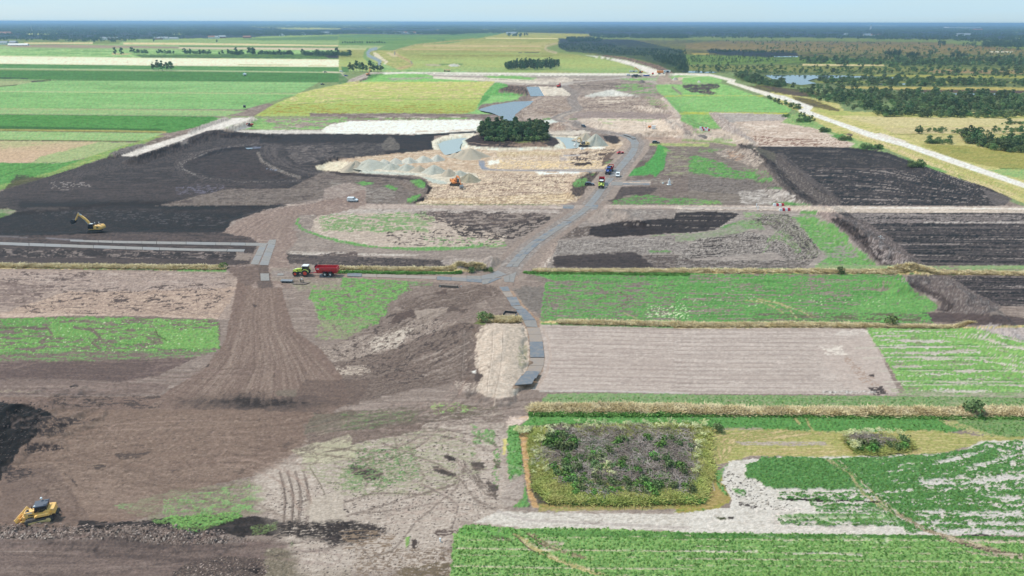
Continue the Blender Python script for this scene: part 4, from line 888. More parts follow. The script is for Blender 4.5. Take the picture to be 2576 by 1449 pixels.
R('I','-60,1045 1400,1055 2620,1070','-60,1135 1400,1150 2620,1155',[(104,160,68),(140,160,104),(92,150,60),(160,160,130)],'grass_field',nt_=9,ns=10,et=.04,o=4,w=1.5)
P('H','0,150 700,160 1180,190 1240,230 1330,400 1360,520 1390,560 1360,700 1400,800 1350,900 1300,960 1200,1000 1000,1000 900,900 600,700 0,600 -200,400',[(142,128,120),(128,114,108),(154,140,131)],'ground',w=3,n=(30,6),rot=.4)
P('H','-160,140 200,155 480,180 540,250 380,330 330,440 260,520 60,590 -160,470 -240,300 -230,200',[(96,160,58),(112,174,70),(84,148,52)],'grass_field',w=5,n=(14,5),cov=.72,cn=(24,6))
P('H','-160,480 260,470 100,600 -100,640 -200,600',(140,150,110),w=5,cov=.6,cn=(14,4))
P('H','440,200 700,170 700,210 560,230',(112,150,86),w=4,cov=.5)
R('H','400,380 560,300 1000,230 1180,190','650,480 900,400 1180,300 1230,230',[(130,116,109),(112,98,92),(148,134,126)],nt_=12,ns=3,et=.06,o=4,w=3)
P('H','420,430 540,410 560,440 430,500 360,515',[(96,80,74),(110,94,88)],w=3,op=.9,n=(6,4)); P('H','700,270 790,250 800,290 720,300',(104,88,82),w=3,op=.8); P('H','690,380 1000,380 940,430 820,420',(108,94,88),w=4,cov=.6)
P('H','560,410 820,390 700,480 560,500',(166,152,142),w=4,op=.8)
R('H','-200,700 300,560 560,480','0,860 500,760 900,500',[(164,150,140),(136,122,114),(174,160,150),(124,110,104)],nt_=14,ns=4,et=.05,o=4,w=4)
R('H','-300,850 300,720 900,480 1040,520','-60,1160 600,1000 1000,960 1060,850',[(128,113,106),(112,98,92),(140,126,118),(104,90,86)],nt_=20,ns=4,et=.05,o=4,w=3)
P('H','200,640 420,560 560,540 400,700 240,720',(190,178,166),w=4,cov=.6,cn=(14,4)); P('H','-60,830 200,820 220,880 -60,910',(180,166,154),w=4,cov=.6,cn=(12,3))
R('H','380,420 0,640 -200,720','1050,520 700,900 500,1000',(84,72,68),nt_=22,ns=14,cov=.17,cs=.05,et=.05,o=3,op=.8,w=2)
R('H','920,560 1020,560','880,940 1000,940',[(124,112,106),(106,94,90)],nt_=3,ns=1,et=.1,op=.6)
for k in range(13): S('H',[(925,580 + k * 27),(1000,577 + k * 27)],1.6,(156,144,136),op=.5,cov=.8)
S('H','925,560 930,700 915,850 920,950',1.8,(158,146,138),op=.6)
P('H','1000,510 1060,480 1100,500 1080,520',(112,130,60),w=2)
P('H','1040,570 1060,530 1140,508 1240,505 1350,510 1400,560 1420,680 1415,820 1390,900 1330,990 1340,1050 1180,1080 1100,1060 1010,1020 1060,900 1005,820 1010,700 1030,620 1000,605',[(196,180,166),(184,168,154),(206,192,178)],'sandy_ground',w=2,n=(7,8))
P('H','1240,520 1380,520 1410,680 1400,860 1330,960 1240,930 1250,700',[(176,162,148),(196,180,166)],w=3,n=(5,6),op=.8)
P('H','1350,660 1410,680 1405,800 1350,860 1330,780',(168,160,138),w=3,cov=.6,cn=(6,6))
for l_ in ('1138,575 1140,700 1125,830 1105,940 1100,1060','1222,575 1218,700 1205,830 1190,930 1160,1040 1150,1130'):
    S('H',l_,3,(164,148,136),op=.9); T_ = T('H',l_) + [1.6,0]; S('V',[tuple(q) for q in T_],1.6,(212,198,184),op=.8)
P('H','1060,890 1075,905 1020,960 1000,930 1010,880',(96,84,80),w=2); P('H','985,870 1015,862 1015,885 990,885',(226,222,216),w=.8)
P('H','860,940 1010,950 1060,1010 980,1030 870,1000',(176,162,152),w=4,cov=.45,cn=(8,4))
R('H','1180,230 1240,310 1310,390 1350,480 1400,560 1420,650 1420,770 1400,850 1340,930 1280,1000','1260,230 1330,310 1400,390 1500,480 1500,560 1525,650 1535,770 1525,850 1500,930 1440,1010',[(168,142,122),(150,130,116),(176,150,130)],'dirt_road',nt_=3,ns=3,et=.05)
P('G','-2400,90 0,100 1400,116 1780,130 1880,180 1850,330 1740,470 1640,490 0,470 -2400,470',[(168,150,140),(150,134,126),(180,162,150)],'ground',w=2,n=(50,5))
R('G','-100,110 900,118 1700,130','-100,260 900,270 1700,260',[(156,140,132),(174,156,146),(142,126,120),(184,168,158)],nt_=11,ns=7,et=.02,o=4)
R('G','500,270 1100,260 1800,230','-100,470 700,475 1650,475',[(176,154,140),(158,138,126),(190,168,152),(144,126,118)],nt_=14,ns=7,et=.02,o=4,w=3)
P('G','0,430 700,440 1650,460 1650,478 0,475',[(196,174,160),(180,158,146)],w=3,n=(40,4),op=.8)
R('G','0,260 1000,230 1800,180','200,440 900,440 1600,400',(104,90,86),nt_=12,ns=13,et=.03,cov=.20,cs=.05,o=4,w=4)
R('G','0,110 700,120','0,250 700,240',(112,98,94),nt_=8,ns=6,et=.05,cov=.25,o=4,w=4); P('G','-100,180 400,230 200,380 -100,400',(126,110,106),w=6,cov=.6,cn=(40,5),op=.7)
P('G','-2400,470 0,468 600,450 1150,455 1640,480 1670,560 1640,700 1560,740 900,800 0,800 -2400,820',[(134,120,113),(122,108,103)],'ground',w=2)
R('G','-400,475 600,455 1650,480','-400,760 600,730 1640,730',[(82,150,50),(100,164,60),(116,172,66),(74,138,48)],'grass_field',nt_=15,ns=12,et=.03,cov=.66,cs=.1,o=4,w=3)
P('G','0,480 350,470 320,530 40,535',[(84,152,52),(98,162,60)],w=3,n=(8,4),cov=.85,cn=(10,5)); P('G','400,520 640,500 700,610 400,615',[(94,158,54),(110,168,64)],w=2,n=(12,4)); P('G','1180,560 1640,540 1660,700 1250,690',[(96,160,56),(120,176,68)],w=4,n=(14,4),cov=.9)
S('G','560,540 700,560 760,620 700,660 760,700',7,(122,108,102),cov=.85,n=(8,6)); S('G','350,535 400,600 300,650',6,(124,110,104),cov=.8,n=(8,6)); S('G','0,545 350,545',6,(116,102,98),cov=.75,n=(16,4)); S('G','1175,560 1190,600 1260,640',2,(80,90,56))
P('G','0,480 1650,480 1650,720 0,750',(206,214,176),w=3,cov=.04,cn=(6,3),cs=.03,op=.8)
R('G','-400,730 600,720 1600,720','-400,800 600,800 1400,790',(112,150,84),nt_=6,ns=10,et=.05,cov=.35,o=4,w=3)
P('G','-2400,800 -100,800 900,790 1500,760 1200,900 900,950 0,930 -2400,930',[(122,106,102),(112,96,94),(132,116,110)],'ground',w=3,n=(50,6))
R('G','300,800 1200,800','-200,940 900,950',[(116,100,96),(104,89,87),(126,110,104)],nt_=12,ns=5,et=.05,o=4,op=.7)
R('G','-400,930 600,935 1300,960','-400,1050 600,1060 1200,1050',[(136,120,113),(124,108,103),(146,130,122)],'dirt_road',nt_=6,ns=3,et=.05)
S('G','-100,928 500,932 900,960',1.4,(160,146,136),op=.6,cov=.7); S('G','530,985 560,978 585,980',4.5,(54,48,50),wob=1); S('G','0,1040 300,1040 900,1050 1500,1062',2.2,(106,94,92),cov=.6,n=(30,3)); P('G','0,1000 400,1030 0,1030',(150,138,124),w=3,cov=.4,cn=(8,3))
P('G','1800,130 2100,140 2150,330 2220,560 2420,700 2576,900 2640,1100 2500,1180 -100,1300 0,1160 0,1060 1200,1060 1560,840 1700,640 1750,400',[(134,115,107),(124,106,99),(142,123,114)],'ground',w=2,n=(16,9))
R('G','1880,150 1810,350 1720,560 1640,680 1440,860 1150,1060 800,1230','2090,150 2150,340 2220,560 2380,700 2560,880 2750,1060 2900,1260',[(138,120,111),(126,108,101),(148,130,120),(132,114,106)],nt_=34,ns=.8,et=.22,o=4,w=1,es=1.6)
R('G','1720,470 1690,620 1540,830 1240,1040 900,1240','2160,470 2240,600 2440,830 2640,1040 2800,1240',(104,88,82),nt_=38,ns=.8,et=.04,cov=.2,cs=.06,o=3,w=1,op=.45,es=1.6)
R('G','1720,470 1690,620 1540,830 1240,1040 900,1240','2160,470 2240,600 2440,830 2640,1040 2800,1240',(162,146,135),nt_=34,ns=.8,et=.04,cov=.17,cs=.06,o=3,w=1,op=.4,es=1.6)
S('G','1910,370 1930,380',6,(100,84,78),wob=1); S('G','1560,835 1575,822',4,(90,78,74))
P('G','1300,1100 1500,1068 1800,1045 2150,1050 2450,1080 2600,1110 2400,1150 2100,1180 1800,1170 1500,1150',[(88,78,73),(76,67,64)],w=10,e=16,op=.6,n=(20,5))
P('G','1600,1090 1900,1068 2250,1080 2330,1110 2150,1150 1850,1140',[(56,51,50),(70,63,60)],w=9,e=8,op=.8,n=(14,5))
R('G','1500,1020 1350,1090 1150,1200','2350,1020 2480,1090 2600,1200',(70,62,59),nt_=30,ns=1.6,et=.3,cov=.26,cs=.16,o=2,w=2,op=.5,es=1.4)
R('G','1500,1020 1350,1090 1150,1200','2350,1020 2480,1090 2600,1200',(138,120,111),nt_=26,ns=1.6,et=.2,cov=.28,cs=.1,o=2,w=1,op=.4,es=1.4)
R('G','400,1050 1200,1060','400,1140 1250,1160',(96,84,79),nt_=5,ns=8,et=.1,cov=.35,o=4,w=5)
P('G','2100,1010 2240,1010 2240,1060 2080,1060',(128,118,108),w=3,op=.8)
R('G','2300,930 2800,930','2200,1100 2700,1130',[(122,106,99),(108,93,88)],nt_=8,ns=4,et=.05,op=.7)
S('G','390,1060 400,1120 390,1208',1.5,(98,84,78)); S('G','490,1070 475,1130 500,1208',1.5,(98,84,78)); P('G','390,1050 460,1045 430,1070',(92,80,74),w=2)
P('J','-2400,-110 0,-60 1900,-40 2650,-20 2500,90 2200,290 2050,420 1250,600 1200,740 1000,790 500,840 -2400,860',[(136,117,107),(126,107,98),(144,125,114)],'ground',w=2,n=(40,10),rot=.3)
R('J','300,0 1000,-60 2000,-60','400,400 1100,380 1900,300',[(140,120,109),(130,111,101),(148,129,117)],nt_=20,ns=2.5,et=.05,o=3,op=.7,w=3)
R('J','300,330 1100,400 2000,330','400,780 1100,760 1500,560',[(146,126,114),(130,112,103),(152,133,121)],nt_=22,ns=2.2,et=.05,o=4,op=.7,w=4)
R('J','0,420 400,350 500,500','0,820 450,830 700,800',[(118,102,96),(132,115,107),(108,93,89)],nt_=14,ns=4,et=.05,o=4,op=.7,w=4)
for q,op_ in (('860,280 1000,280 1140,270 1060,310 900,330',.8),('690,380 760,360 810,380 740,410',.85),('1260,405 1390,398 1300,425',.6),('880,535 970,495 900,535',.8),('320,570 365,560 350,580',.9),('530,480 560,480 590,540 560,520',.9),('1750,430 1880,370 1840,430',.5),('1140,520 1190,515 1160,530',.7),('2080,225 2250,190 2150,240',.5),('1040,222 1090,218 1060,232',.7),('480,430 500,440 490,445',.9)):
    P('J',q,(88,76,71),w=2.5,op=op_)
P('J','100,20 2000,-20 2000,600 300,700',(104,90,84),w=4,cov=.07,cn=(16,4),cs=.03,op=.8); P('J','300,0 2200,0 2200,560 300,700',(158,139,126),w=4,cov=.12,cn=(18,3),cs=.05,op=.6)
for l_ in ('1450,0 1330,60 1225,135','1520,0 1400,70 1310,130','920,30 860,90 790,170','970,60 900,110 880,160'):
    S('J',l_,1.4,(112,97,90),op=.8)
S('J','460,360 520,400 550,450 520,480',2,(112,97,90),op=.7); S('J','380,480 430,560 450,640',1.6,(112,97,90),op=.7); S('J','600,520 760,590 870,640',2,(118,103,96),op=.6); S('J','560,290 700,350 830,350',1.3,(116,100,93),op=.6); S('J','600,250 700,240 800,290',1.3,(158,140,128),op=.6)
P('J','-2400,-110 0,-100 150,-90 320,-50 390,0 300,60 270,150 140,260 60,390 0,500 -2400,600',[(42,38,44),(54,49,55),(36,33,38),(64,59,64)],'peat_field',w=4,n=(5,5))
P('G','0,1110 120,1115 300,1160 390,1190 400,1215 0,1215',[(40,36,42),(52,47,52)],'peat_field',w=2,n=(5,5))
P('J','280,10 560,20 540,80 420,140 300,160',(80,70,68),w=5,cov=.62,cn=(10,4)); P('J','200,200 440,210 500,240 380,260 180,300',(78,68,68),w=5,cov=.6,cn=(10,4)); P('J','0,380 200,380 260,440 60,500',(84,74,72),w=5,cov=.6,cn=(12,4)); P('J','360,0 720,20 640,60 420,40',(92,80,76),w=4,cov=.5)
P('J','880,680 1260,570 1660,520 1900,470 2160,460 2180,700 1700,780 1150,790 1020,760',[(142,142,116),(136,126,110)],w=8,n=(20,4),cov=.6,cn=(30,5),cs=.2,op=.9)
R('J','1230,620 1700,540 2200,440','1230,760 1700,760 2180,640',[(120,164,84),(134,164,100)],nt_=10,ns=8,cov=.36,et=.08,o=4,w=4)
P('J','870,670 1000,665 980,700 900,700',(130,150,104),w=3,cov=.6)
P('J','580,790 1000,800 1150,775 1500,760 2000,760 2130,790 2150,870 2080,900 1800,910 1600,870 1200,850 900,870 600,850',[(62,57,56),(74,68,64),(54,50,50)],'peat_field',w=4,n=(20,5))
P('J','1230,770 1400,750 1800,720 1830,760 1700,810 1500,870 1400,880 1330,850',[(112,174,60),(94,152,56),(124,186,68)],'grass_field',w=4,n=(6,3),cov=.82,cn=(10,4)); P('J','1130,785 1330,790 1300,815 1180,815',(104,152,66),w=3,cov=.7,cn=(8,3)); P('J','1900,830 2100,800 2090,870 1900,900',[(120,140,78),(100,128,70)],w=4,cov=.6,cn=(8,3))
P('J','1750,660 1820,665 1960,720 1900,730',(120,170,84),w=3,cov=.8)
P('J','-2400,850 0,825 640,850 1000,830 1300,840 1500,890 1680,880 1700,910 1900,930 2050,930 2050,1010 1500,1000 1200,960 700,920 0,930 -2400,960',[(124,108,101),(150,134,126),(96,84,80),(164,150,142)],'earth_bank',w=2,n=(4,3.5),o=4)
P('J','0,860 1700,870 1700,960 0,940',(190,178,170),w=3,cov=.16,cn=(4,3),cs=.04); P('J','0,830 1700,850 1700,990 0,960',(64,56,54),w=3,cov=.26,cn=(6,3),cs=.05)
P('J','-2400,930 0,930 800,930 1300,980 1900,1000 2100,940 2250,960 2000,1080 1500,1100 1300,1240 -2400,1300',[(126,110,104),(116,100,96),(134,118,111)],'dirt_road',w=2,n=(40,5))
R('J','-100,930 700,930 1400,980 2100,930','-100,1230 700,1230 1300,1120 2000,1080',[(128,112,106),(112,97,93),(138,122,115),(120,104,99)],nt_=18,ns=2.5,et=.02,o=4,w=2)
for l_ in ('0,970 500,970 1000,985 1300,990','700,1010 1200,1030 1600,1010 2000,960','0,1050 600,1055 1300,1060','1400,1090 1700,1060 2000,1030'):
    S('J',l_,3,(98,84,80),cov=.7,n=(3,3),op=.7)
S('J','0,1023 700,1020',1.4,(164,150,142),op=.6); S('J','800,1140 1300,1135',1.4,(158,144,136),op=.6)
P('J','1300,1180 1450,1100 1650,1060 1900,1060 2060,1100 2000,1210 1300,1215',[(88,76,72),(120,104,97),(70,62,60),(150,136,126)],'earth_bank',w=4,n=(5,5),o=4); P('J','1820,1150 1960,1150 1940,1190',(60,54,54),w=3)
P('J','2000,1000 2576,960 2650,1215 2000,1215',[(120,112,98),(140,128,114),(104,98,84),(160,148,134)],w=4,n=(10,5)); S('J','2200,1010 2350,1030 2576,1060',3,(80,72,64)); P('J','2180,950 2290,950 2290,1000 2200,1000',(104,150,70),w=3,cov=.7,cn=(6,3)); P('J','2280,990 2350,940 2340,1010',(140,118,94),w=2)
P('K','-640,440 -400,330 -60,120 300,20 900,20 1230,60 1260,200 1250,460 1300,560 1320,640 1280,720 2620,720 2620,880 1400,860 900,830 840,900 820,1215 -300,1215 -500,800 -640,700',[(180,168,158),(166,152,142),(192,180,170)],'ground',w=14,e=26,n=(20,6))
P('K','-100,100 500,60 900,120 1100,400 700,600 0,600 -300,400',[(150,152,122),(170,162,146)],w=8,n=(20,5),cov=.5,cn=(26,5),cs=.15)
R('K','-300,60 300,-40 700,-80','-200,330 100,220 600,110',[(124,108,101),(138,122,113),(112,97,92),(150,138,124)],'dirt_road',nt_=14,ns=3,et=.06,o=4,w=3)
R('K','-200,-20 400,-60 1200,-80','-300,140 300,90 1000,10',[(116,108,96),(130,120,108),(104,96,88)],nt_=12,ns=4,et=.06,o=4,w=4)
P('K','0,-30 700,-40 600,20 200,100 0,90',[(120,146,92),(104,100,88)],w=6,n=(20,4),cov=.4,cn=(20,4))
R('K','600,-60 1250,-60','560,60 1230,40',[(116,102,96),(136,122,114),(170,158,148)],nt_=8,ns=6,cov=.6,o=4,w=4,et=.05)
P('K','680,-110 940,-90 1020,-60 1000,-30 700,-20',[(130,160,84),(150,190,80)],w=4,cov=.35,cn=(12,4))
P('K','1240,60 1260,0 1420,0 1430,20 1330,80 1250,90',[(206,188,178),(190,172,160)],w=3,n=(6,4)); P('K','1300,10 1430,0 1420,40',(196,166,140),w=2,cov=.6)
P('K','980,110 1160,110 1160,220 980,200',[(108,160,78),(124,160,96)],w=5,cov=.7,cn=(10,5)); P('K','980,60 1020,80 1000,110',(116,166,84),w=3,cov=.8)
P('K','1150,250 1200,250 1180,560 1150,540',(110,160,78),w=4,cov=.5,cn=(8,6)); P('K','960,270 1020,280 1000,310',(120,160,90),w=3,cov=.7)
for q,op_ in (('770,300 800,290 870,325 860,345 800,330',.95),('680,380 740,385 860,440 850,460 760,440 700,410',.9),('960,340 1080,350 1090,400 1000,410',.8),('60,370 180,380 320,430 280,480 160,480 80,430',.85),('130,410 200,420 190,450 140,445',.95),('1090,490 1180,520 1170,640 1120,590',.8),('1000,400 1060,480 1090,550 1040,540',.6),('1140,330 1200,340 1200,400 1160,400',.6)):
    P('K',q,(72,63,60),w=3,op=op_,wl=4)
P('K','0,200 1200,100 1200,700 0,760',(84,74,70),w=3,cov=.085,cn=(10,3.5),cs=.035,op=.9); P('K','-600,560 0,480 0,760 -500,700',(90,80,75),w=3,cov=.1,cn=(9,3),cs=.03,op=.9)
P('K','-640,680 -400,580 900,560 1200,700 900,830 800,1200 -300,1200',(80,70,66),w=3,cov=.09,cn=(8,4),cs=.03,op=.9)
P('K','100,260 560,240 600,460 300,540 0,480',[(120,158,92),(104,140,80)],w=6,cov=.4,cn=(14,4))
P('K','0,440 180,440 180,580 0,560',(128,150,100),w=5,cov=.45,cn=(14,4))
for l_,c_ in (('300,200 560,300 740,370 900,480 1000,620 1180,720 1400,790 1700,800 2100,820 2576,840',(124,110,102)),('-300,640 0,660 250,580 600,590 850,520 900,440 930,390 880,330',(122,108,100)),('-100,790 200,710 560,600 820,530 860,510',(128,114,106)),('600,510 720,570 820,620 880,680 860,780 830,850',(118,104,98)),('700,690 560,800 460,940 380,1020 240,1060',(120,107,100)),('760,650 400,710 100,740',(132,118,110)),('-40,740 100,900 200,1060 300,1215',(112,100,94)),('940,380 860,560 700,680',(134,120,112))):
    S('K',l_,5.5,c_,op=.5,wob=1,cov=.8,n=(20,8)); S('K',l_,1.8,tuple(int(v * .9) for v in c_),op=.45,wob=1,cov=.8)
R('K','860,330 900,400 960,470 1080,600','940,330 990,430 1100,520 1180,620',[(150,138,128),(110,97,90),(176,164,154)],nt_=7,ns=3,et=.1,cov=.7,o=4)
for x0 in (2110,2170,2230,2290):
    S('J',[(x0,420),(x0 + 30,520),(x0 + 40 - (x0 > 2200) * 5,640),(x0 + 30 - (x0 > 2200) * 10,830)],6.5,(122,108,101),op=.7,wob=1); S('J',[(x0 + 8,480),(x0 + 40,560),(x0 + 50,640),(x0 + 35,800)],1.8,(84,74,70),op=.8,wob=.5)
S('J','2340,390 2420,520 2500,700 2576,840',3,(120,112,96),op=.8); S('J','1900,640 2050,720 2200,790',10,(140,126,116),op=.6,cov=.8)
S('J','2430,300 2560,330',3,(112,108,92),cov=.6,wob=1)
P('J','2300,640 2576,560 2620,800 2400,830 2330,780',[(186,174,162),(172,160,148)],w=4,n=(14,5),op=.8); R('J','2200,250 2620,130','2300,370 2700,330',[(170,168,140),(184,176,154),(120,110,98)],nt_=9,ns=5,et=.08,o=4,w=5,op=.8)
P('J','2150,790 2400,800 2600,790 2860,830 2850,870 2700,960 2550,950 2350,920 2150,900 2060,930',[(82,76,72),(60,56,56),(100,92,84)],'ground',w=7,e=6,n=(14,5),cov=.8,cs=.2)
P('K','-120,800 100,800 60,860 240,820 340,840 300,900 200,950 0,970 -100,980',[(84,77,74),(62,58,58)],'ground',w=7,e=6,n=(8,5),cov=.75,cs=.2); P('K','700,870 860,850 830,890 720,910',(110,96,90),w=4,cov=.8)
S('K','10,790 70,870 140,970',2,(40,37,38),op=.9); P('K','480,920 515,910 510,970 490,1000',(120,168,64),w=2); P('K','530,930 570,930 560,1010 530,1000',(90,78,72),w=2.5)
P('K','100,1000 820,1000 820,1215 100,1215',[(120,104,92),(150,134,120)],w=6,cov=.4,cn=(12,5)); P('K','460,1150 820,1100 830,1215 400,1215',[(112,100,84),(130,116,98)],w=5,cov=.75,cn=(14,5)); P('K','0,860 400,880 380,1000 0,1000',(140,122,106),w=6,cov=.4)
P('K','1260,80 1330,60 1350,160 1360,300 1380,440 1310,470 1270,500 1250,300',[(86,158,58),(104,172,70),(78,146,52)],'grass_field',w=3,n=(8,6)); P('K','1300,690 1370,620 1385,500 1400,600 1420,690',(92,160,62),w=2.5)
P('K','1340,110 1500,100 1440,180 1420,350 1440,560 1500,690 1440,690 1400,560 1380,420 1360,250',[(196,160,116),(176,140,100),(206,176,132)],w=2,n=(6,7)); P('K','1220,170 1250,170 1240,290 1220,290',(196,184,120),w=2)
P('K','1300,440 1380,470 1370,600 1260,700 1200,640',[(178,166,158),(150,138,130)],w=3,n=(8,4),op=.8)
P('K','1430,-5 2620,-5 2620,50 1350,80',[(78,154,46),(92,166,56),(84,146,50)],'grass_field',w=2,n=(40,4))
P('L','-60,10 900,10 1900,20 2200,90 2000,130 -60,120',[(70,146,46),(86,160,56),(78,150,50)],'grass_field',w=2,n=(40,4))
P('L','2000,20 2620,30 2620,180 2300,150',[(96,154,62),(130,156,90)],'grass_field',w=2,n=(30,4))
P('L','2600,20 6000,40 6000,1300 2600,1215',[(86,154,54),(110,150,80)],'grass_field',w=2,n=(60,6))
R('L','1900,30 2050,100 2300,160','2050,30 2250,110 2450,160',[(180,168,130),(150,160,96)],nt_=5,ns=3,et=.1,cov=.7)
S('L','840,15 880,60',6,(168,160,112)); S('L','930,15 960,90 1010,140',6,(166,158,110),cov=.85)
P('L','200,90 600,100 1100,120 1900,110 2200,150 2620,160 2620,190 2250,200 2050,260 1850,290 1300,320 500,300 380,340 250,370 160,250 180,150',[(176,164,112),(150,156,88),(190,174,128)],'grass_field',w=3,n=(36,4))
R('L','560,95 200,140 160,240 240,370','1100,130 500,210 400,230 340,330',[(180,162,122),(140,152,80),(168,154,108),(196,176,136)],nt_=10,ns=3,et=.04,o=4)
P('L','380,190 1080,195 1100,225 450,220',[(166,152,142),(180,168,154)],w=2,n=(30,3),cov=.75); P('L','300,90 600,92 600,105 300,110',(160,152,130),w=2,cov=.7)
R('L','600,240 1800,240','500,300 1800,290',[(190,168,126),(160,154,96),(206,184,144)],nt_=5,ns=8,et=.1,cov=.7,o=4)
P('L','100,60 240,100 160,150 150,250 230,370 330,480 380,620 250,720 -60,730 -60,640 60,560 20,350',[(146,148,74),(170,152,92),(124,146,60)],'grass_field',w=3,n=(14,6)); P('L','60,440 280,480 380,620 200,700 60,700',[(176,152,104),(150,140,84)],w=4,n=(14,5))
S('L','160,250 230,370 300,440',4,(176,162,140),op=.8); S('L','210,450 240,560',3,(176,168,160),op=.8); P('L','230,430 300,400 330,370 450,330 460,350 300,420 280,500 340,600 310,600 250,500',[(100,164,68)],w=3,cov=.85,cn=(10,5))
P('L','350,345 560,320 1400,300 1900,290 2100,270 2250,190 2620,180 2620,900 900,900 -60,890 -60,740 350,690 380,640 300,500 300,430',[(194,187,178),(206,200,193),(180,172,162)],'sandy_ground',w=3,n=(16,5))
P('K','1200,720 2000,735 2620,740 2620,870 1900,850 1400,850 1000,800',[(190,182,173),(204,197,189),(174,165,155)],'sandy_ground',w=3,n=(16,4)); S('K','1180,720 1400,785 1900,810 2620,845',7,[(170,160,154),(184,174,168)],n=(20,4),op=.8)
DK = [(66,136,46),(84,154,60),(58,124,42),(104,168,72)]
R('L','580,318 1400,312 1480,310','700,545 1200,555 1600,560',DK,'crop_field',nt_=9,ns=8,et=.03,cov=.96,o=4,w=3)
P('L','480,380 600,310 900,310 1060,320 1260,540 1200,555 640,545 560,480 470,470',DK,'crop_field',w=4,n=(20,5))
R('L','1180,320 1500,300 2000,280 2300,190 2576,180','1700,880 2000,890 2300,900 2500,900 2640,900',DK,'crop_field',nt_=26,ns=7,et=.02,cov=.66,cs=.09,o=3,w=4)
R('L','1300,330 1900,300 2300,220','1500,560 2000,480 2500,400',DK,'crop_field',nt_=9,ns=6,et=.02,cov=.8,cs=.05,o=3,w=4)
R('L','720,570 1100,570 1500,570','720,640 1100,650 1600,650',DK,'crop_field',nt_=4,ns=6,et=.05,cov=.62,cs=.05,o=3,w=4)
R('L','960,655 1300,655 1700,660','1000,720 1300,735 1700,735',DK,'crop_field',nt_=4,ns=6,et=.05,cov=.75,cs=.05,o=3,w=4)
R('L','700,750 1300,735 2000,760 2620,770','760,830 1300,830 2000,840 2620,850',DK[:3] + [(100,166,60)],'crop_field',nt_=4,ns=9,et=.05,cov=.66,cs=.05,o=3,w=3)
P('L','700,755 900,735 1600,740 1620,790 1300,800 800,775',[(84,152,50),(104,168,58)],w=3,n=(20,4))
R('L','1500,590 2000,570 2620,560','1600,650 2000,650 2620,640',DK,'crop_field',nt_=4,ns=7,et=.05,cov=.75,cs=.05,o=3,w=3)
R('L','1560,665 2000,665 2350,680','1650,715 2000,720 2450,720',DK,nt_=3,ns=6,et=.06,cov=.9,cs=.05,o=3,w=3)
for q in ('2150,390 2500,290 2500,310 2200,410','1890,350 2300,250 2200,300 1950,365','1750,490 1980,470 2100,510 2400,440 2576,450 2576,470 2200,520 1900,520','2050,730 2576,720 2576,760 2300,770','1840,715 1970,705 1970,745 1860,745','2260,600 2576,610 2576,640 2300,620','1440,790 2100,800 2576,800 2576,830 2000,820','1900,850 2576,860 2576,900 2000,890'):
    P('L',q,[(206,200,196),(190,183,178)],w=4,n=(14,3),cov=.8,cn=(20,3))
R('L','1060,330 1240,430 1340,580 1480,700','1130,330 1260,430 1390,590 1560,720',[(150,150,96),(176,164,132),(110,140,70)],nt_=2.5,ns=3,et=.1,cov=.85); R('L','1160,330 1320,470 1450,620 1600,760','1200,350 1400,540 1520,640 1700,790',[(176,166,140),(150,150,100),(196,188,178)],nt_=2.5,ns=3,et=.1,cov=.8)
R('L','740,618 1500,645','760,640 1500,660',(66,60,56),nt_=2,ns=7,et=.15,cov=.5); R('L','2100,890 2400,895','2100,925 2400,925',(74,70,62),nt_=2,ns=4,et=.15,cov=.8)
P('L','300,400 560,480 700,620 900,700 880,720 600,700 400,650 320,560',(88,84,78),w=3,cov=.14,cn=(8,4),cs=.04); P('L','420,650 560,680 540,700 440,680',(80,72,68),w=3,cov=.7,cn=(8,3)); P('L','380,550 470,560 480,600 420,600',(80,146,54),w=3,cov=.8,cn=(6,4))
P('L','250,760 330,765 330,785 280,785',(84,90,60),w=2); S('L','350,768 380,768',6,(70,64,60),wob=1)
GR = [(118,170,66),(100,158,58),(136,186,76),(110,166,62)]
P('K','850,900 960,820 1350,850 1900,850 2620,880 2620,1260 820,1260 840,1000',GR,'crop_field',w=3,n=(30,5))
P('L','-60,885 400,885 1600,900 2620,925 2620,1260 -60,1260',GR,'crop_field',w=2,n=(40,5))
P('K','880,850 960,820 1350,860 1250,930 900,900',[(84,158,46),(110,176,54)],w=3,n=(8,4)); P('K','1300,860 1700,865 2620,885 2620,930 1600,910',[(76,144,44),(90,156,52)],w=3,n=(20,4),op=.8); R('L','-60,885 1600,895 2620,915','-60,935 1600,925 2620,945',[(62,134,40),(84,152,50)],nt_=2,ns=10,et=.06,cov=.85,o=4)
P('K','1100,900 1290,930 1280,950 1150,950',(110,104,84),w=3,cov=.6,cn=(8,3)); P('K','1560,930 1700,960 1600,1030 1420,1020 1400,960',[(150,146,116),(196,186,170)],w=4,n=(14,4),cov=.7)
for k,(y0,y1,c_) in enumerate(((945,905,.35),(1000,1025,.8),(1050,1075,.4),(1135,1160,.85),(1190,1210,.4),(1245,1250,.6))):
    S('K',[(870 - k * 8,y0),(1500,(y0 + y1) / 2),(2640,y1)],3.6 if c_ > .7 else 2.4,[(200,192,170),(186,180,150)],cov=c_,n=(34,2.6),wob=.6)
for k,(y0,y1,c_) in enumerate(((935,945,.55),(1030,1045,.45),(1078,1110,.7),(1130,1150,.5),(1168,1190,.4),(985,1000,.3))):
    S('L',[(-60,y0),(1200,(y0 + y1) / 2),(2640,y1)],3.4 if c_ > .5 else 2.4,[(196,186,166),(182,174,150)],cov=c_,n=(34,2.6),wob=.6)
S('L','0,1020 300,1025 560,1022',4,(204,196,182),cov=.8,n=(14,3)); S('L','780,1045 1100,1035 1350,1055',4.5,(198,190,178),cov=.8,n=(14,3)); S('L','2000,930 2300,950 2620,950',9,(190,178,160),cov=.7,n=(14,4))
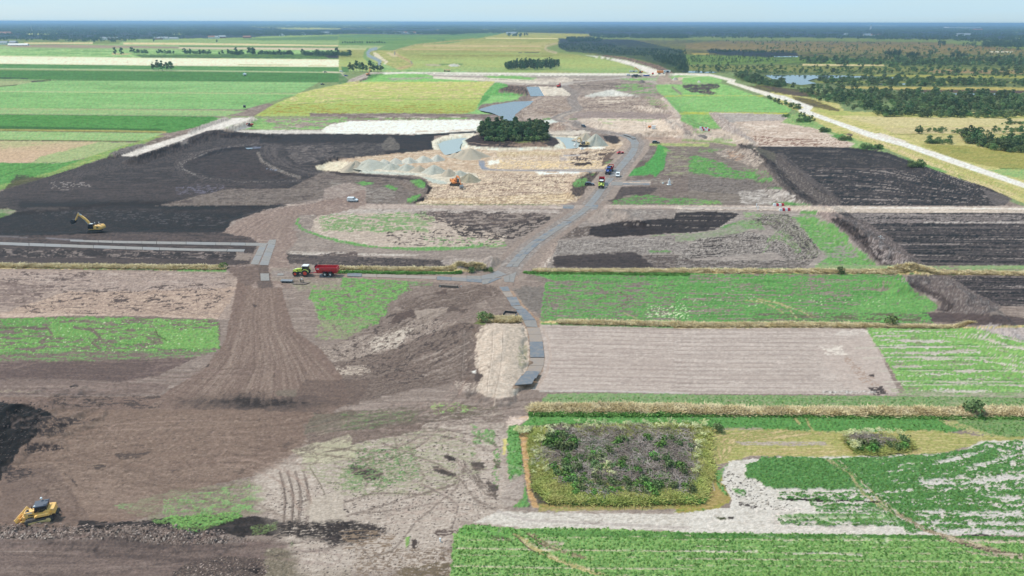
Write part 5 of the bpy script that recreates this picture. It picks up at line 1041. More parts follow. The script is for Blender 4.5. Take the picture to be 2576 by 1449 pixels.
for y_ in (905,975,1015,1062,1100,1140,1180,1220):
    S('L',[(-60,y_),(1200,y_ + 8),(2640,y_ + 20)],1.8,(76,136,40),cov=.55,n=(50,2),op=.7); S('K',[(900,y_),(1700,y_ + 6),(2640,y_ + 12)],1.8,(78,138,42),cov=.5,n=(50,2),op=.7)
P('L','-60,1160 2620,1180 2620,1260 -60,1260',[(122,172,56),(110,164,54)],w=3,n=(60,4),op=.6)
R('K','1290,890 1400,990 1600,1100 1900,1200','1340,890 1470,990 1720,1100 2050,1215',[(196,176,130),(150,150,96),(206,190,156)],nt_=3,ns=5,et=.1,cov=.85); R('K','1380,880 1520,990 1800,1080','1450,890 1600,980 1950,1100',[(150,136,112),(120,116,90),(190,176,140)],nt_=3,ns=5,et=.1,cov=.7)
S('K','1310,900 1400,990 1500,1050',4,(112,92,76),cov=.8,n=(3,3)); S('K','1400,890 1530,980',4,(116,96,80),cov=.8,n=(3,3))
R('L','1600,740 1760,850 2050,960 2400,1060','1650,740 1850,850 2180,950 2600,1060',[(176,162,138),(130,116,96),(196,182,156)],nt_=3,ns=8,et=.1,cov=.8); R('L','1900,920 2200,1010 2620,1080','1960,920 2330,1010 2620,1050',(104,86,76),nt_=3,ns=14,et=.1,cov=.5)
P('L','1950,1000 2200,1030 2576,1040 2576,1090 2300,1060',[(190,178,158),(170,158,138)],w=3,cov=.7,cn=(20,4))
P('K','1420,90 1600,60 2720,60 2740,300 2720,620 2600,680 1500,690 1430,560 1420,350',[(92,104,62),(108,96,84),(80,92,54)],'heathland',w=3,n=(8,5))
P('K','1480,660 2700,650 2760,700 1500,720',[(176,150,100),(140,150,76)],w=3,n=(10,4),op=.8)
P('L','1180,180 1650,160 1750,230 1500,300 1280,270',[(110,120,60),(140,140,76)],w=4,n=(8,5),op=.8)
P('D','-700,1050 0,1058 400,1062 900,1030 1690,1032 1900,1060 1960,1100 1900,1200 1880,1270 1780,1275 0,1262 -700,1262',[(96,82,80),(82,70,69),(112,98,94)],'peat_field',w=2,n=(30,5))
R('D','-300,1060 900,1035 1880,1050','-300,1110 900,1110 1950,1115',[(92,78,77),(112,97,93),(78,66,66)],nt_=4,ns=8,et=.1,o=4)
R('D','-300,1140 500,1160 1850,1180','-300,1215 500,1222 1780,1240',(72,62,63),nt_=4,ns=16,et=.05,cov=.6,o=4,w=3); R('D','-300,1140 500,1160 1850,1180','-300,1215 500,1222 1780,1240',(140,128,124),nt_=4,ns=22,et=.05,cov=.25,o=4,w=4)
R('D','-300,1215 700,1222 1780,1235','-300,1262 700,1268 1780,1272',[(100,86,83),(90,77,75)],nt_=3,ns=4,et=.05); P('D','1780,1180 1900,1190 1880,1240 1780,1240',(150,136,128),w=3)
S('D','-300,1050 100,1062 200,1068',4,(120,114,118),cov=.8,n=(20,3)); S('D','350,1072 420,1078 520,1084 620,1086',3.4,(134,130,136),cov=.9)
P('D','1680,1030 1800,940 2000,860 2300,820 2500,790 2760,700 2760,830 2460,900 2250,900 2200,960 2250,1080 2150,1180 2180,1260 2200,1449 1900,1449 1900,1290 1960,1110 1880,1060',[(152,134,126),(138,121,114),(164,147,138)],'ground',w=3,n=(16,6))
R('D','1690,1035 1900,920 2200,850 2560,760','1930,1070 2060,960 2240,890 2600,810',[(142,124,117),(158,140,131),(130,113,107)],nt_=9,ns=1.2,et=.06,w=2,o=3)
R('D','1930,1050 1990,1000 2080,900','2160,1080 2200,980 2280,880',[(138,121,114),(156,139,130)],nt_=9,ns=1,et=.1,w=2,o=3)
P('D','1900,1040 2060,1025 2060,1045 1920,1055',(140,122,116),w=2,op=.7); P('D','1890,1280 2020,1270 2060,1449 1950,1449',(104,92,88),w=2,op=.8)
P('G','1700,80 1950,70 1960,180 1860,230 1760,150',[(132,116,109),(118,102,97)],w=3,n=(12,4)); P('G','2040,90 2200,90 2400,150 2576,170 2576,215 2250,230 2050,180',[(156,144,134),(142,130,121)],w=3,n=(14,4)); P('G','2200,200 2576,190 2576,260 2250,260',[(150,148,122),(146,136,126)],w=4,n=(12,3),cov=.7)
R('G','2050,110 2576,118 2620,120','2050,160 2576,160 2620,160',[(154,142,136),(140,128,123)],'dirt_road',nt_=3,ns=4,et=.1)
P('G','2200,30 2576,-30 2700,-30 2700,30 2250,60',[(116,104,100),(98,86,84)],w=4,n=(20,3),cov=.8)
RD = [(152,143,138),(140,130,125),(162,154,149)]
W('H','1230,150 1290,60 1380,-30',13,(156,142,133),w2=12); W('E','1290,1310 1420,1130 1700,945 1860,840 1950,720',12.5,(150,136,128),w2=12); W('E','1930,760 2040,610 2120,520 2230,400 2245,340 2180,305 2100,290',15,(160,146,137),w2=14)
W('E','1250,1340 1300,1260 1430,1130 1700,945 1860,840 1980,700 2060,600',7.2,RD,'gravel_road',n=(14,5)); W('E','2020,650 2120,520 2210,420 2235,360 2225,330 2170,305 2060,285 1960,262',10,RD,'gravel_road',n=(12,5),w2=8)
W('E','2060,470 2160,360 2120,320',5,(168,152,142),op=.8)
W('M','1960,262 1600,706 1400,672 1320,645 1200,598 1080,570 1040,545 1100,510 1230,468 1250,440 1210,400 1190,345 1235,315 1215,290 1130,230 1095,205'.split(' ',1)[1],9,RD,'gravel_road',n=(12,4),w2=11)
W('M','1100,215 1180,185 1350,170 1600,150 1760,132',9,(176,168,162)); W('M','1240,480 1110,510 1050,548 1200,598',3.5,(176,164,154),op=.7)
S('E','1040,490 1050,520 1070,545 1150,558 1400,562 1800,568 1980,565',3.4,[(158,156,160),(148,144,146)],'gravel_road',n=(20,3)); P('E','1040,490 1080,488 1085,530 1110,550 1060,555 1038,520',[(136,144,158),(150,152,158)],w=1)
S('M','300,1065 700,1070 1500,1060',2.4,(150,150,154),op=.8)
P('E','2000,640 2330,640 2330,672 2040,680 2000,660',[(172,158,150),(156,148,146)],w=2,n=(14,3)); P('E','2050,648 2330,650 2330,655 2060,658',(206,186,170),w=1)
P('E','1670,822 1760,824 1750,850 1680,850',(150,148,152),w=1); P('E','1870,822 1940,822 1930,852 1860,852',(150,150,156),w=1); P('E','1760,822 1870,822 1860,852 1750,852',(166,152,144),w=1)
P('E','2600,1449 -500,1449 -500,1380 0,1390 700,1400 1060,1420',(146,132,124),w=2,op=.0)
R('H','1190,200 1320,130','1180,260 1360,260',[(160,142,132),(146,130,122)],nt_=2,ns=2,et=.2,op=.7)
P('H','-300,130 1080,140 1180,160 1200,230 1050,215 700,200 0,165 -300,160',[(158,140,130),(146,130,121)],'dirt_road',w=2,n=(20,4))
P('D','905,452 1100,382 1400,290 1640,212 1760,168 1850,165 1770,208 1640,252 1560,262 1350,343 1140,413 1000,456',[(210,202,194),(200,192,184),(218,211,204)],'dirt_road',w=1,n=(20,4),rot=.5)
P('D','1660,215 1800,166 1900,166 1860,190 1760,215 1700,240 1640,255',(212,205,197),'dirt_road',w=1)
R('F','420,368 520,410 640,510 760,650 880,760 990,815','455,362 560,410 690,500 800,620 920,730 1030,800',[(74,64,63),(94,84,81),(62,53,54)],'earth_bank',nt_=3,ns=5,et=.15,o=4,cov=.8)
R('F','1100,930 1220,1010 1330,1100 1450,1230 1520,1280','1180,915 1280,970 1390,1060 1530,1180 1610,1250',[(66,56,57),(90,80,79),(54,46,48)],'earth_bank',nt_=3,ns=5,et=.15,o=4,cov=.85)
P('F','1380,1080 1480,1070 1560,1150 1700,1230 1690,1285 1520,1275 1460,1200',[(160,150,148),(110,100,98),(176,166,164)],'earth_bank',w=3,n=(8,7),cov=.6,cn=(10,7))
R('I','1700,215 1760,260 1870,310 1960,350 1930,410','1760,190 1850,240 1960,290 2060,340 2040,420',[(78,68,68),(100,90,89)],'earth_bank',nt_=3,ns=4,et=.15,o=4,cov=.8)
R('H','500,780 700,700 1000,560','700,1000 950,900 1040,820',[(150,136,128),(126,112,105),(164,150,141)],nt_=12,ns=2,et=.15,cov=.4,o=3)
rr_ = np.random.RandomState(77)
def wander(tile,box,n,lmin,lmax,c,ang=0.0,spread=.5,op=.4,gauge=2.2,wm=.5,bend=.25):
    x0,y0,x1,y1 = box
    for k in range(n):
        x,y = rr_.uniform(x0,x1),rr_.uniform(y0,y1); a = ang + rr_.normal(0,spread); L_ = rr_.uniform(lmin,lmax); q = []
        b_ = rr_.normal(0,bend)
        for j in range(7):
            q.append((x,y)); x += math.cos(a) * L_ / 6; y += math.sin(a) * L_ / 6 * .45; a += b_ / 2
        cc = c if rr_.rand() < .62 else tuple(min(255,int(v * 1.32 + 14)) for v in c)
        ruts(tile,q,gauge,wm,cc,op * rr_.uniform(.5,1.1),cov=rr_.uniform(.6,.95))
wander('J',(100,0,2000,560),34,300,1100,(110,94,86),-.15,.5,.55)
wander('J',(0,930,1700,1150),16,500,1400,(98,84,80),0.0,.12,.6,wm=.6)
wander('K',(0,80,1100,800),26,250,900,(122,108,100),-.3,.7,.5)
wander('G',(0,800,1500,1060),14,400,1200,(104,88,84),-.1,.2,.5)
wander('H',(200,500,900,1000),20,250,800,(104,90,84),-.7,.35,.5)
wander('D',(200,480,2300,760),22,400,1200,(70,60,60),-.2,.3,.5)
wander('G',(0,120,1700,440),16,400,1200,(124,106,98),-.1,.25,.45)
wander('E',(-300,560,400,800),10,200,600,(96,84,80),-.1,.4,.5)
wander('L',(0,720,900,860),8,400,900,(160,150,144),.05,.15,.5)
wander('K',(-200,-60,700,200),12,500,1100,(112,98,92),-.25,.12,.6,wm=.7)
wander('M',(900,340,2200,760),22,300,900,(132,116,106),0,.4,.5,wm=.8)
gg_ = np.clip((COLR[:,1] - np.maximum(COLR[:,0],COLR[:,2])) / (COLR[:,1] + 1e-6) * 3,0,1)
lu_ = COLR @ np.array([.28,.62,.10])
kk_ = (0.30 * gg_)[:,None]
COLR = COLR * (1 - kk_) + lu_[:,None] * kk_ * np.array([1.0,1.06,.92])
pt_ = CLS == NAMES.index('peat_field')
COLR[pt_] *= .90
gl_ = COLR @ np.array([.3,.6,.1]); COLR *= np.clip((np.maximum(gl_,.01) / .24) ** .20,.62,1.14)[:,None]
ns_ = (COLR[:,1] < COLR[:,0] * 1.06) & (CLS != NAMES.index('sown_field'))
fk_ = uni(fbm(VX / 9.0,VY / 2.7,2,881,.8)); fk2 = uni(fbm(VX / 26.0,VY / 9.0,2,882,.6))
COLR *= (1 - .30 * sm(.86,.95,fk_) * sm(.35,.8,fk2) * ns_)[:,None]
COLR *= (1 + .20 * sm(.86,.95,1 - fk_) * sm(.4,.85,1 - fk2) * ns_)[:,None]
i_ = np.arange(len(X))
dd_ = np.hypot(Y,H)
lum = COLR.mean(1)
g1 = np.clip(fbm(VX / 8.0,VY / 3.2,3,900,0.75),-2.2,2.2) * np.where(CLS == NAMES.index('sown_field'),.45,1)
fade = np.clip(1.15 - dd_ / 2600,0.25,1)
COLR *= (1 + 0.10 * g1 * fade)[:,None]
isgreen = np.clip((COLR[:,1] - np.maximum(COLR[:,0],COLR[:,2])) / (COLR[:,1] + 1e-6) * 3,0,1)
g2 = np.clip(fbm(VX / 5.0,VY / 3.6,2,950,0.8),-2.2,2.2)
COLR[:,1] *= 1 + 0.06 * g2 * isgreen * fade
COLR[:,0] *= 1 + 0.11 * np.roll(g2,3) * isgreen * fade
row_ = (Y * Y + H * H) / (H * F) * 2.3
near = np.clip(1 - (dd_ - 110) / 500,0,1)
qy = np.maximum(1.6,row_ * 2.4)
ny_ = (VY) / 6.5
nx_ = (VX) / 7.5
Z += isgreen * near * (0.13 + 0.08 * fbm(nx_,ny_,2,960,.7))
soil = (1 - isgreen) * near
Z += soil * 0.016 * np.clip(fbm(nx_ * .9,ny_ * .9,2,970,.7),-2,2)
# ------------------------------------------------------------------ from seen colour to the soil's own colour
KEXP = np.array([1.24,1.31,1.37])
SIG = 8.5e-5
HAZE = lin((168,198,222))
dd_ = np.hypot(np.hypot(X,Y),H)
Tr = np.exp(-SIG * np.minimum(dd_,9000))[:,None]
ALB = np.clip((COLR - HAZE * (1 - Tr)) / Tr,0.006,2) / KEXP
mn_ = ALB.mean(1,keepdims=True); q_ = np.clip(1 - mn_ / .10,0,.75) * (gg_[:,None] < .1) * (CLS != NAMES.index('forest_floor'))[:,None]; ALB = ALB * (1 - q_) + mn_ * q_ * np.array([1.26,1.0,.95])
ALB = np.clip(ALB,0.010,0.7)
def soil_material(name,rough,bump,scale):
    m = bpy.data.materials.new(name); m.use_nodes = True
    t = m.node_tree; b = t.nodes['Principled BSDF']
    at = t.nodes.new('ShaderNodeAttribute'); at.attribute_name = 'soil'
    tc = t.nodes.new('ShaderNodeNewGeometry')
    n1 = t.nodes.new('ShaderNodeTexNoise'); n1.inputs['Scale'].default_value = scale; n1.inputs['Detail'].default_value = 5; n1.inputs['Roughness'].default_value = .7
    mr = t.nodes.new('ShaderNodeMapRange'); mr.inputs['From Min'].default_value = .3; mr.inputs['From Max'].default_value = .7
    mr.inputs['To Min'].default_value = .86; mr.inputs['To Max'].default_value = 1.14
    mx = t.nodes.new('ShaderNodeMix'); mx.data_type = 'RGBA'; mx.blend_type = 'MULTIPLY'; mx.inputs['Factor'].default_value = 1
    cv = t.nodes.new('ShaderNodeCombineColor')
    bp = t.nodes.new('ShaderNodeBump'); bp.inputs['Strength'].default_value = bump; bp.inputs['Distance'].default_value = .3
    l = t.links.new
    l(tc.outputs['Position'],n1.inputs['Vector'])
    l(n1.outputs['Fac'],mr.inputs['Value'])
    for k in range(3): l(mr.outputs['Result'],cv.inputs[k])
    l(at.outputs['Color'],mx.inputs['A']); l(cv.outputs['Color'],mx.inputs['B'])
    l(mx.outputs['Result'],b.inputs['Base Color'])
    l(n1.outputs['Fac'],bp.inputs['Height']); l(bp.outputs['Normal'],b.inputs['Normal'])
    b.inputs['Roughness'].default_value = rough
    b.inputs['Specular IOR Level'].default_value = 0.15
    return m
MS = {'s': soil_material('soil',.95,.5,1.1),'g': soil_material('short_plants',.9,.7,1.8),'p': soil_material('peat_soil',.8,.6,.9),'r': soil_material('packed_soil',.85,.25,.7)}
MK = {'grass_field': 'g','crop_field': 'g','heathland': 'g','forest_floor': 'g','ditch_bank': 'g','harvested_field': 'g','peat_field': 'p','bog_bed': 'p','dirt_road': 'r','gravel_road': 'r','sown_field': 'r'}
idx = np.arange(NR * NC).reshape(NR,NC)
a_,b_,c_,d_ = idx[:-1,:-1].ravel(),idx[:-1,1:].ravel(),idx[1:,1:].ravel(),idx[1:,:-1].ravel()
quads = np.stack([d_,c_,b_,a_],1)          # row 0 is the farthest
fc = CLS[quads[:,0]]
for k,nm in enumerate(NAMES):
    q = quads[fc == k]
    if len(q) == 0: continue
    used = np.unique(q)
    remap = np.full(NR * NC,-1); remap[used] = np.arange(len(used))
    q = remap[q]
    me = bpy.data.meshes.new(nm)
    me.vertices.add(len(used))
    me.vertices.foreach_set('co',np.stack([X[used],Y[used],Z[used]],1).astype(np.float32).ravel())
    me.loops.add(len(q) * 4); me.loops.foreach_set('vertex_index',q.ravel().astype(np.int32))
    me.polygons.add(len(q)); me.polygons.foreach_set('loop_start',(np.arange(len(q)) * 4).astype(np.int32))
    me.update(calc_edges=True)
    ca = me.color_attributes.new('soil','FLOAT_COLOR','POINT')
    ca.data.foreach_set('color',np.concatenate([ALB[used],np.ones((len(used),1))],1).astype(np.float32).ravel())
    me.polygons.foreach_set('use_smooth',np.ones(len(q),bool))
    o = link(nm,me,None,MS[MK.get(nm,'s')])
    o['kind'] = 'structure'
print('ground verts',NR * NC)
def ground_z(x,y):
    """height of the ground at world x, y (nearest grid vertex)"""
    r = np.clip(np.searchsorted(-deps,-y),1,NR - 1)
    if abs(deps[r - 1] - y) < abs(deps[r] - y): r -= 1
    sl = x / zc[r]
    c = np.clip(np.searchsorted(CXN,sl),1,NC - 1)
    if abs(CXN[c - 1] - sl) < abs(CXN[c] - sl): c -= 1
    return float(Z[r * NC + c])
def place(vx,vy):
    """ground point seen at picture position"""
    x,y = G(vx,vy); z = ground_z(float(x),float(y))
    for _ in range(2):
        x,y = G(vx,vy,z); z = ground_z(float(x),float(y))
    return Vector((float(x),float(y),z))
# ------------------------------------------------------------------ water
def water_mat(name,col,rough,nscale=.6,bump=.05):
    m = bpy.data.materials.new(name); m.use_nodes = True
    t = m.node_tree; b = t.nodes['Principled BSDF']
    b.inputs['Base Color'].default_value = (*col,1); b.inputs['Roughness'].default_value = rough
    b.inputs['IOR'].default_value = 1.33; b.inputs['Specular IOR Level'].default_value = .5
    g = t.nodes.new('ShaderNodeNewGeometry'); n = t.nodes.new('ShaderNodeTexNoise'); n.inputs['Scale'].default_value = nscale; n.inputs['Detail'].default_value = 3
    bp = t.nodes.new('ShaderNodeBump'); bp.inputs['Strength'].default_value = bump; bp.inputs['Distance'].default_value = .1
    t.links.new(g.outputs['Position'],n.inputs['Vector']); t.links.new(n.outputs['Fac'],bp.inputs['Height']); t.links.new(bp.outputs['Normal'],b.inputs['Normal'])
    return m
MWC = water_mat('milky_water',(.34,.38,.36),.3)
MWB = water_mat('grey_water',(.15,.17,.19),.22)
MWD = water_mat('dark_water',(.035,.05,.06),.05)
def water(name,tile,s,z,mat,grow=4.0):
    w_ = wpts(tile,s,z); c_ = w_.mean(0); w_ = c_ + (w_ - c_) * (1 + grow / (np.abs(w_ - c_).max() + 1))
    me = bpy.data.meshes.new(name)
    me.from_pydata([(x,y,z) for x,y in w_],[],[list(range(len(w_)))])
    o = link(name,me,None,mat); o['kind'] = 'structure'
    if me.polygons[0].normal.z < 0: me.flip_normals()
    return o
water('pond_water','E','1060,110 1050,100 1150,70 1300,45 1460,40 1430,60 1370,100 1320,140 1312,182 1225,182 1200,150 1140,125',-.55,MWB)
water('pond_water','B','1392,652 1492,650 1532,722 1424,724',-.7,MWB)
water('canal_water','E','990,318 880,325 780,345 745,365 760,400 790,438 850,425 905,405 890,390 900,365 930,340 960,325',-.7,MWC)
water('canal_water','E','1590,302 1740,305 1790,330 1800,370 1790,385 1700,392 1695,375 1680,350 1640,325',-.7,MWC)
water('moor_pool','C','600,575 620,568 1150,570 1700,588 1580,592 1200,590 1000,592 950,608 1010,625 900,637 740,612 700,600',-.3,MWD,16)
water('moor_pool','C','0,538 160,535 300,545 160,550 30,548',-.3,MWD)
water('moor_pool','C','1460,632 1720,630 1700,638 1480,640',.08,MWD)
water('moor_pool','C','1700,690 1900,704 2480,706 2440,716 1950,714',.08,MWD)
water('moor_pool','C','700,424 860,424 860,430 700,430',.08,MWD)
water('puddle','D','1880,388 1975,381 1965,390 1895,396',-.4,MWB)
# ------------------------------------------------------------------ materials for made things
def mat(name,col,rough=.5,metal=0.0,var=.12,scale=2.0,dirt=None,coat=0.0,spec=.5):
    m = bpy.data.materials.new(name); m.use_nodes = True
    t = m.node_tree; b = t.nodes['Principled BSDF']
    n = t.nodes.new('ShaderNodeTexNoise'); n.inputs['Scale'].default_value = scale; n.inputs['Detail'].default_value = 4
    tc = t.nodes.new('ShaderNodeTexCoord')
    r = t.nodes.new('ShaderNodeMix'); r.data_type = 'RGBA'
    c = tuple(col)
    d = dirt if dirt else tuple(max(0,v * (1 - var * 2)) for v in c)
    r.inputs['A'].default_value = (*c,1); r.inputs['B'].default_value = (*d,1)
    mr = t.nodes.new('ShaderNodeMapRange'); mr.inputs['From Min'].default_value = .4; mr.inputs['From Max'].default_value = .75
    mr.inputs['To Max'].default_value = .8 if dirt else 1.0
    t.links.new(tc.outputs['Object'],n.inputs['Vector']); t.links.new(n.outputs['Fac'],mr.inputs['Value'])
    t.links.new(mr.outputs['Result'],r.inputs['Factor']); t.links.new(r.outputs['Result'],b.inputs['Base Color'])
    b.inputs['Roughness'].default_value = rough; b.inputs['Metallic'].default_value = metal
    b.inputs['Coat Weight'].default_value = coat; b.inputs['Specular IOR Level'].default_value = spec
    return m
M = {
 'yellow': mat('yellow_paint',(.95,.53,.13),.5,dirt=(.62,.42,.2),coat=.2),
 'cream_yellow': mat('pale_yellow_paint',(.85,.60,.26),.45,dirt=(.45,.36,.2)),
 'orange': mat('orange_paint',(.92,.30,.05),.4,dirt=(.6,.22,.06),coat=.2),
 'red': mat('red_paint',(.58,.03,.04),.38,dirt=(.28,.05,.04),coat=.2),
 'bright_red': mat('bright_red_paint',(.62,.05,.03),.4),
 'rim_red': mat('red_rim_paint',(.70,.07,.03),.45),
 'lime': mat('lime_paint',(.60,.70,.10),.38,coat=.2),
 'blue': mat('blue_paint',(.02,.07,.36),.35,coat=.2),
 'white': mat('white_paint',(.80,.80,.80),.35,var=.03,coat=.2),
 'offwhite': mat('offwhite_paint',(.68,.67,.64),.5,var=.06),
 'black': mat('black_paint',(.015,.017,.02),.35,coat=.3),
 'navy': mat('dark_blue_car_paint',(.012,.022,.05),.25,coat=.5),
 'dark': mat('dark_steel',(.045,.045,.048),.6,var=.2),
 'rubber': mat('tyre_rubber',(.030,.028,.027),.85,dirt=(.10,.085,.075)),
 'track': mat('track_steel',(.07,.062,.056),.65,dirt=(.16,.13,.11)),
 'steel': mat('worn_steel',(.36,.36,.37),.45,metal=.4,dirt=(.25,.22,.2)),
 'glass': mat('window_glass',(.015,.022,.026),.06,var=0,spec=.8),
 'grey': mat('grey_paint',(.22,.23,.25),.5),
 'slate': mat('slate_roof_paint',(.06,.075,.11),.45),
 'silver': mat('silver_paint',(.5,.5,.52),.35,metal=.3),
 'concrete': mat('pale_concrete',(.62,.62,.60),.8,var=.06),
 'stripe_red': mat('barrier_red',(.62,.03,.05),.5),
 'bluewhite': mat('pale_blue_plastic',(.30,.62,.72),.4,var=.05),
 'wood': mat('weathered_wood',(.20,.15,.12),.8,dirt=(.10,.08,.07)),
 'greywood': mat('grey_planks',(.22,.22,.22),.8),
 'brick': mat('red_brick',(.30,.12,.08),.85),'roof_red': mat('red_roof_tiles',(.36,.14,.08),.8),'roof_grey': mat('grey_roof',(.30,.32,.35),.7),
 'wall_white': mat('white_wall',(.72,.72,.70),.8,var=.04),
}
class MB:
    """collects shapes for ONE mesh"""
    def __init__(s): s.v = []; s.f = []
    def add(s,vs,fs):
        n = len(s.v); s.v += [tuple(v) for v in vs]; s.f += [tuple(i + n for i in f) for f in fs]; return s
    def box(s,cx,cy,cz,sx,sy,sz,rot=None,taper=(1,1),shift=(0,0)):
        """box by centre and size; taper scales the top face, shift moves it"""
        vs = []
        for z in (-.5,.5):
            tx,ty = (1,1) if z < 0 else taper; ox,oy = (0,0) if z < 0 else shift
            for x,y in ((-.5,-.5),(.5,-.5),(.5,.5),(-.5,.5)): vs.append(Vector((x * sx * tx + ox,y * sy * ty + oy,z * sz)))
        if rot is not None: vs = [rot @ v for v in vs]
        vs = [(v.x + cx,v.y + cy,v.z + cz) for v in vs]
        return s.add(vs,[(0,3,2,1),(4,5,6,7),(0,1,5,4),(1,2,6,5),(2,3,7,6),(3,0,4,7)])
    def prof(s,pts,y0,y1,bev=0.0):
        """side profile (x, z) extruded from y0 to y1, edges drawn in by bev"""
        n = len(pts); cx = sum(p[0] for p in pts) / n; cz = sum(p[1] for p in pts) / n
        def ring(y,k): return [(cx + (p[0] - cx) * k,y,cz + (p[1] - cz) * k) for p in pts]
        k = 1 - bev
        if bev > 0:
            b = min(abs(y1 - y0) * .12,.12) * (1 if y1 > y0 else -1)
            rs = [ring(y0,k),ring(y0 + b,1),ring(y1 - b,1),ring(y1,k)]
        else: rs = [ring(y0,1),ring(y1,1)]
        vs = [v for r in rs for v in r]; fs = [tuple(range(n)),tuple(reversed(range((len(rs) - 1) * n,len(rs) * n)))]
        for a in range(len(rs) - 1):
            for i in range(n):
                j = (i + 1) % n; fs.append((a * n + j,a * n + i,(a + 1) * n + i,(a + 1) * n + j))
        return s.add(vs,fs)
    def cyl(s,p,q,r,r2=None,n=12,cap=True):
        p = Vector(p); q = Vector(q); d = (q - p).normalized(); r2 = r if r2 is None else r2
        a = d.orthogonal().normalized(); b = d.cross(a)
        vs = [];
        for c,rr in ((p,r),(q,r2)):
            for i in range(n):
                t = 2 * math.pi * i / n; vs.append(c + a * math.cos(t) * rr + b * math.sin(t) * rr)
        fs = [(i,(i + 1) % n,n + (i + 1) % n,n + i) for i in range(n)]
        if cap: fs += [tuple(reversed(range(n))),tuple(range(n,2 * n))]
        return s.add(vs,fs)
    def build(s,name,m,parent=None,loc=(0,0,0),smooth=False):
        me = bpy.data.meshes.new(name)
        me.from_pydata(s.v,[],s.f); me.validate(); 
        bm = bmesh.new(); bm.from_mesh(me); bmesh.ops.recalc_face_normals(bm,faces=bm.faces); bm.to_mesh(me); bm.free()
        if smooth: me.polygons.foreach_set('use_smooth',[True] * len(me.polygons))
        o = link(name,me,parent,m); o.location = loc
        return o
def RZ(a): return Matrix.Rotation(a,3,'Z')
def RY(a): return Matrix.Rotation(a,3,'Y')
def RX(a): return Matrix.Rotation(a,3,'X')
def wheel(parent,x,y,r,wd,rim_m,side,rim_k=.58):
    t = MB().cyl((x,y - wd / 2,r),(x,y + wd / 2,r),r * .97,n=20)
    t.cyl((x,y - wd * .32,r),(x,y + wd * .32,r),r,n=20)
    for i in range(20):                      # tread lugs
        a = 2 * math.pi * i / 20
        t.box(x + math.cos(a) * r * .985,y,r + math.sin(a) * r * .985,r * .10,wd * .96,r * .10,rot=RY(-a) @ RX(0.0))
    o = t.build('wheel',M['rubber'],parent)
    MB().cyl((x,y + side * wd * .38,r),(x,y + side * (wd * .5 + .02),r),r * rim_k,r * rim_k * .92,n=18).build('rim',M[rim_m],o)
    return o
def place_thing(name,vx,vy,heading,label,cat,group=None,dz=0.0):
    """Empty on the ground seen at (vx, vy); heading in degrees: 0 = facing away from the camera's right (+X)"""
    p = place(vx,vy)
    return empty(name,(p.x,p.y,p.z + dz),math.radians(heading),label,cat,group)
# ------------------------------------------------------------------ steel road plates, each one a piece
MP = [mat('plate_steel_blue',(.145,.16,.185),.6,metal=.1,dirt=(.27,.23,.2),scale=1.1),
      mat('plate_steel_grey',(.215,.195,.18),.65,metal=.05,dirt=(.29,.25,.22),scale=1.1),
      mat('plate_muddy',(.30,.235,.19),.8,dirt=(.26,.22,.2),scale=.7),
      mat('plate_wet',(.24,.215,.20),.5,metal=.05,dirt=(.2,.19,.19),scale=.5)]
_rp = random.Random(5)
def plates(parent,tile,l,r,nlong,across,pal,gap=.05,jit=.06):
    A = wpts(tile,l); B = wpts(tile,r)
    seg = np.r_[0,np.cumsum(np.hypot(*((A[1:] + B[1:]) / 2 - (A[:-1] + B[:-1]) / 2).T))]
    def at(s):
        q = s * seg[-1]; k = min(max(np.searchsorted(seg,q) - 1,0),len(A) - 2); f = (q - seg[k]) / (seg[k + 1] - seg[k])
        return A[k] + (A[k + 1] - A[k]) * f,B[k] + (B[k + 1] - B[k]) * f
    for i in range(nlong):
        a0,b0 = at(i / nlong); a1,b1 = at((i + 1) / nlong)
        for j in range(across):
            c = pal[_rp.randrange(len(pal))] if not isinstance(pal,str) else int(pal[(i * across + j) % len(pal)])
            if c is None or c < 0: continue
            q = [a0 + (b0 - a0) * (j / across),a0 + (b0 - a0) * ((j + 1) / across),a1 + (b1 - a1) * ((j + 1) / across),a1 + (b1 - a1) * (j / across)]
            cen = sum(q) / 4
            sh = np.array([_rp.uniform(-jit,jit),_rp.uniform(-jit,jit)]); an = _rp.uniform(-.012,.012)
            vs = []
            z0 = max(ground_z(*cen),*[ground_z(*v) for v in q]) + .03
            for zz in (z0 - .12,z0 + .035):
                for v in q:
                    d = v - cen; L_ = np.hypot(*d); d = d * (1 - gap / L_)
                    d = np.array([d[0] * math.cos(an) - d[1] * math.sin(an),d[0] * math.sin(an) + d[1] * math.cos(an)])
                    vs.append((cen[0] + d[0] + sh[0],cen[1] + d[1] + sh[1],zz + .004 * _rp.random()))
            MB().add(vs,[(0,3,2,1),(4,5,6,7),(0,1,5,4),(1,2,6,5),(2,3,7,6),(3,0,4,7)]).build('steel_plate',MP[c],parent)
def plate_road(name):
    o = bpy.data.objects.new(name,None); COL.objects.link(o); o['kind'] = 'structure'; return o
pr = plate_road('plate_road')
plates(pr,'H','1190,235 1215,268','1258,232 1275,266',1,1,'0'); plates(pr,'H','1212,270 1243,310','1276,268 1300,308',1,1,'2',jit=.02)
plates(pr,'H','1243,313 1285,378','1320,308 1355,372',3,1,'030'); plates(pr,'H','1285,382 1320,405','1358,376 1385,400',1,1,'3')
plates(pr,'H','1318,408 1372,486','1390,398 1466,484',3,1,'000'); plates(pr,'H','1372,488 1398,536','1470,486 1484,540',1,1,'1')
plates(pr,'H','1400,542 1415,600 1420,648','1495,540 1512,600 1518,648',2,1,'22'); plates(pr,'H','1420,650 1422,768','1520,650 1531,768',2,1,'00')
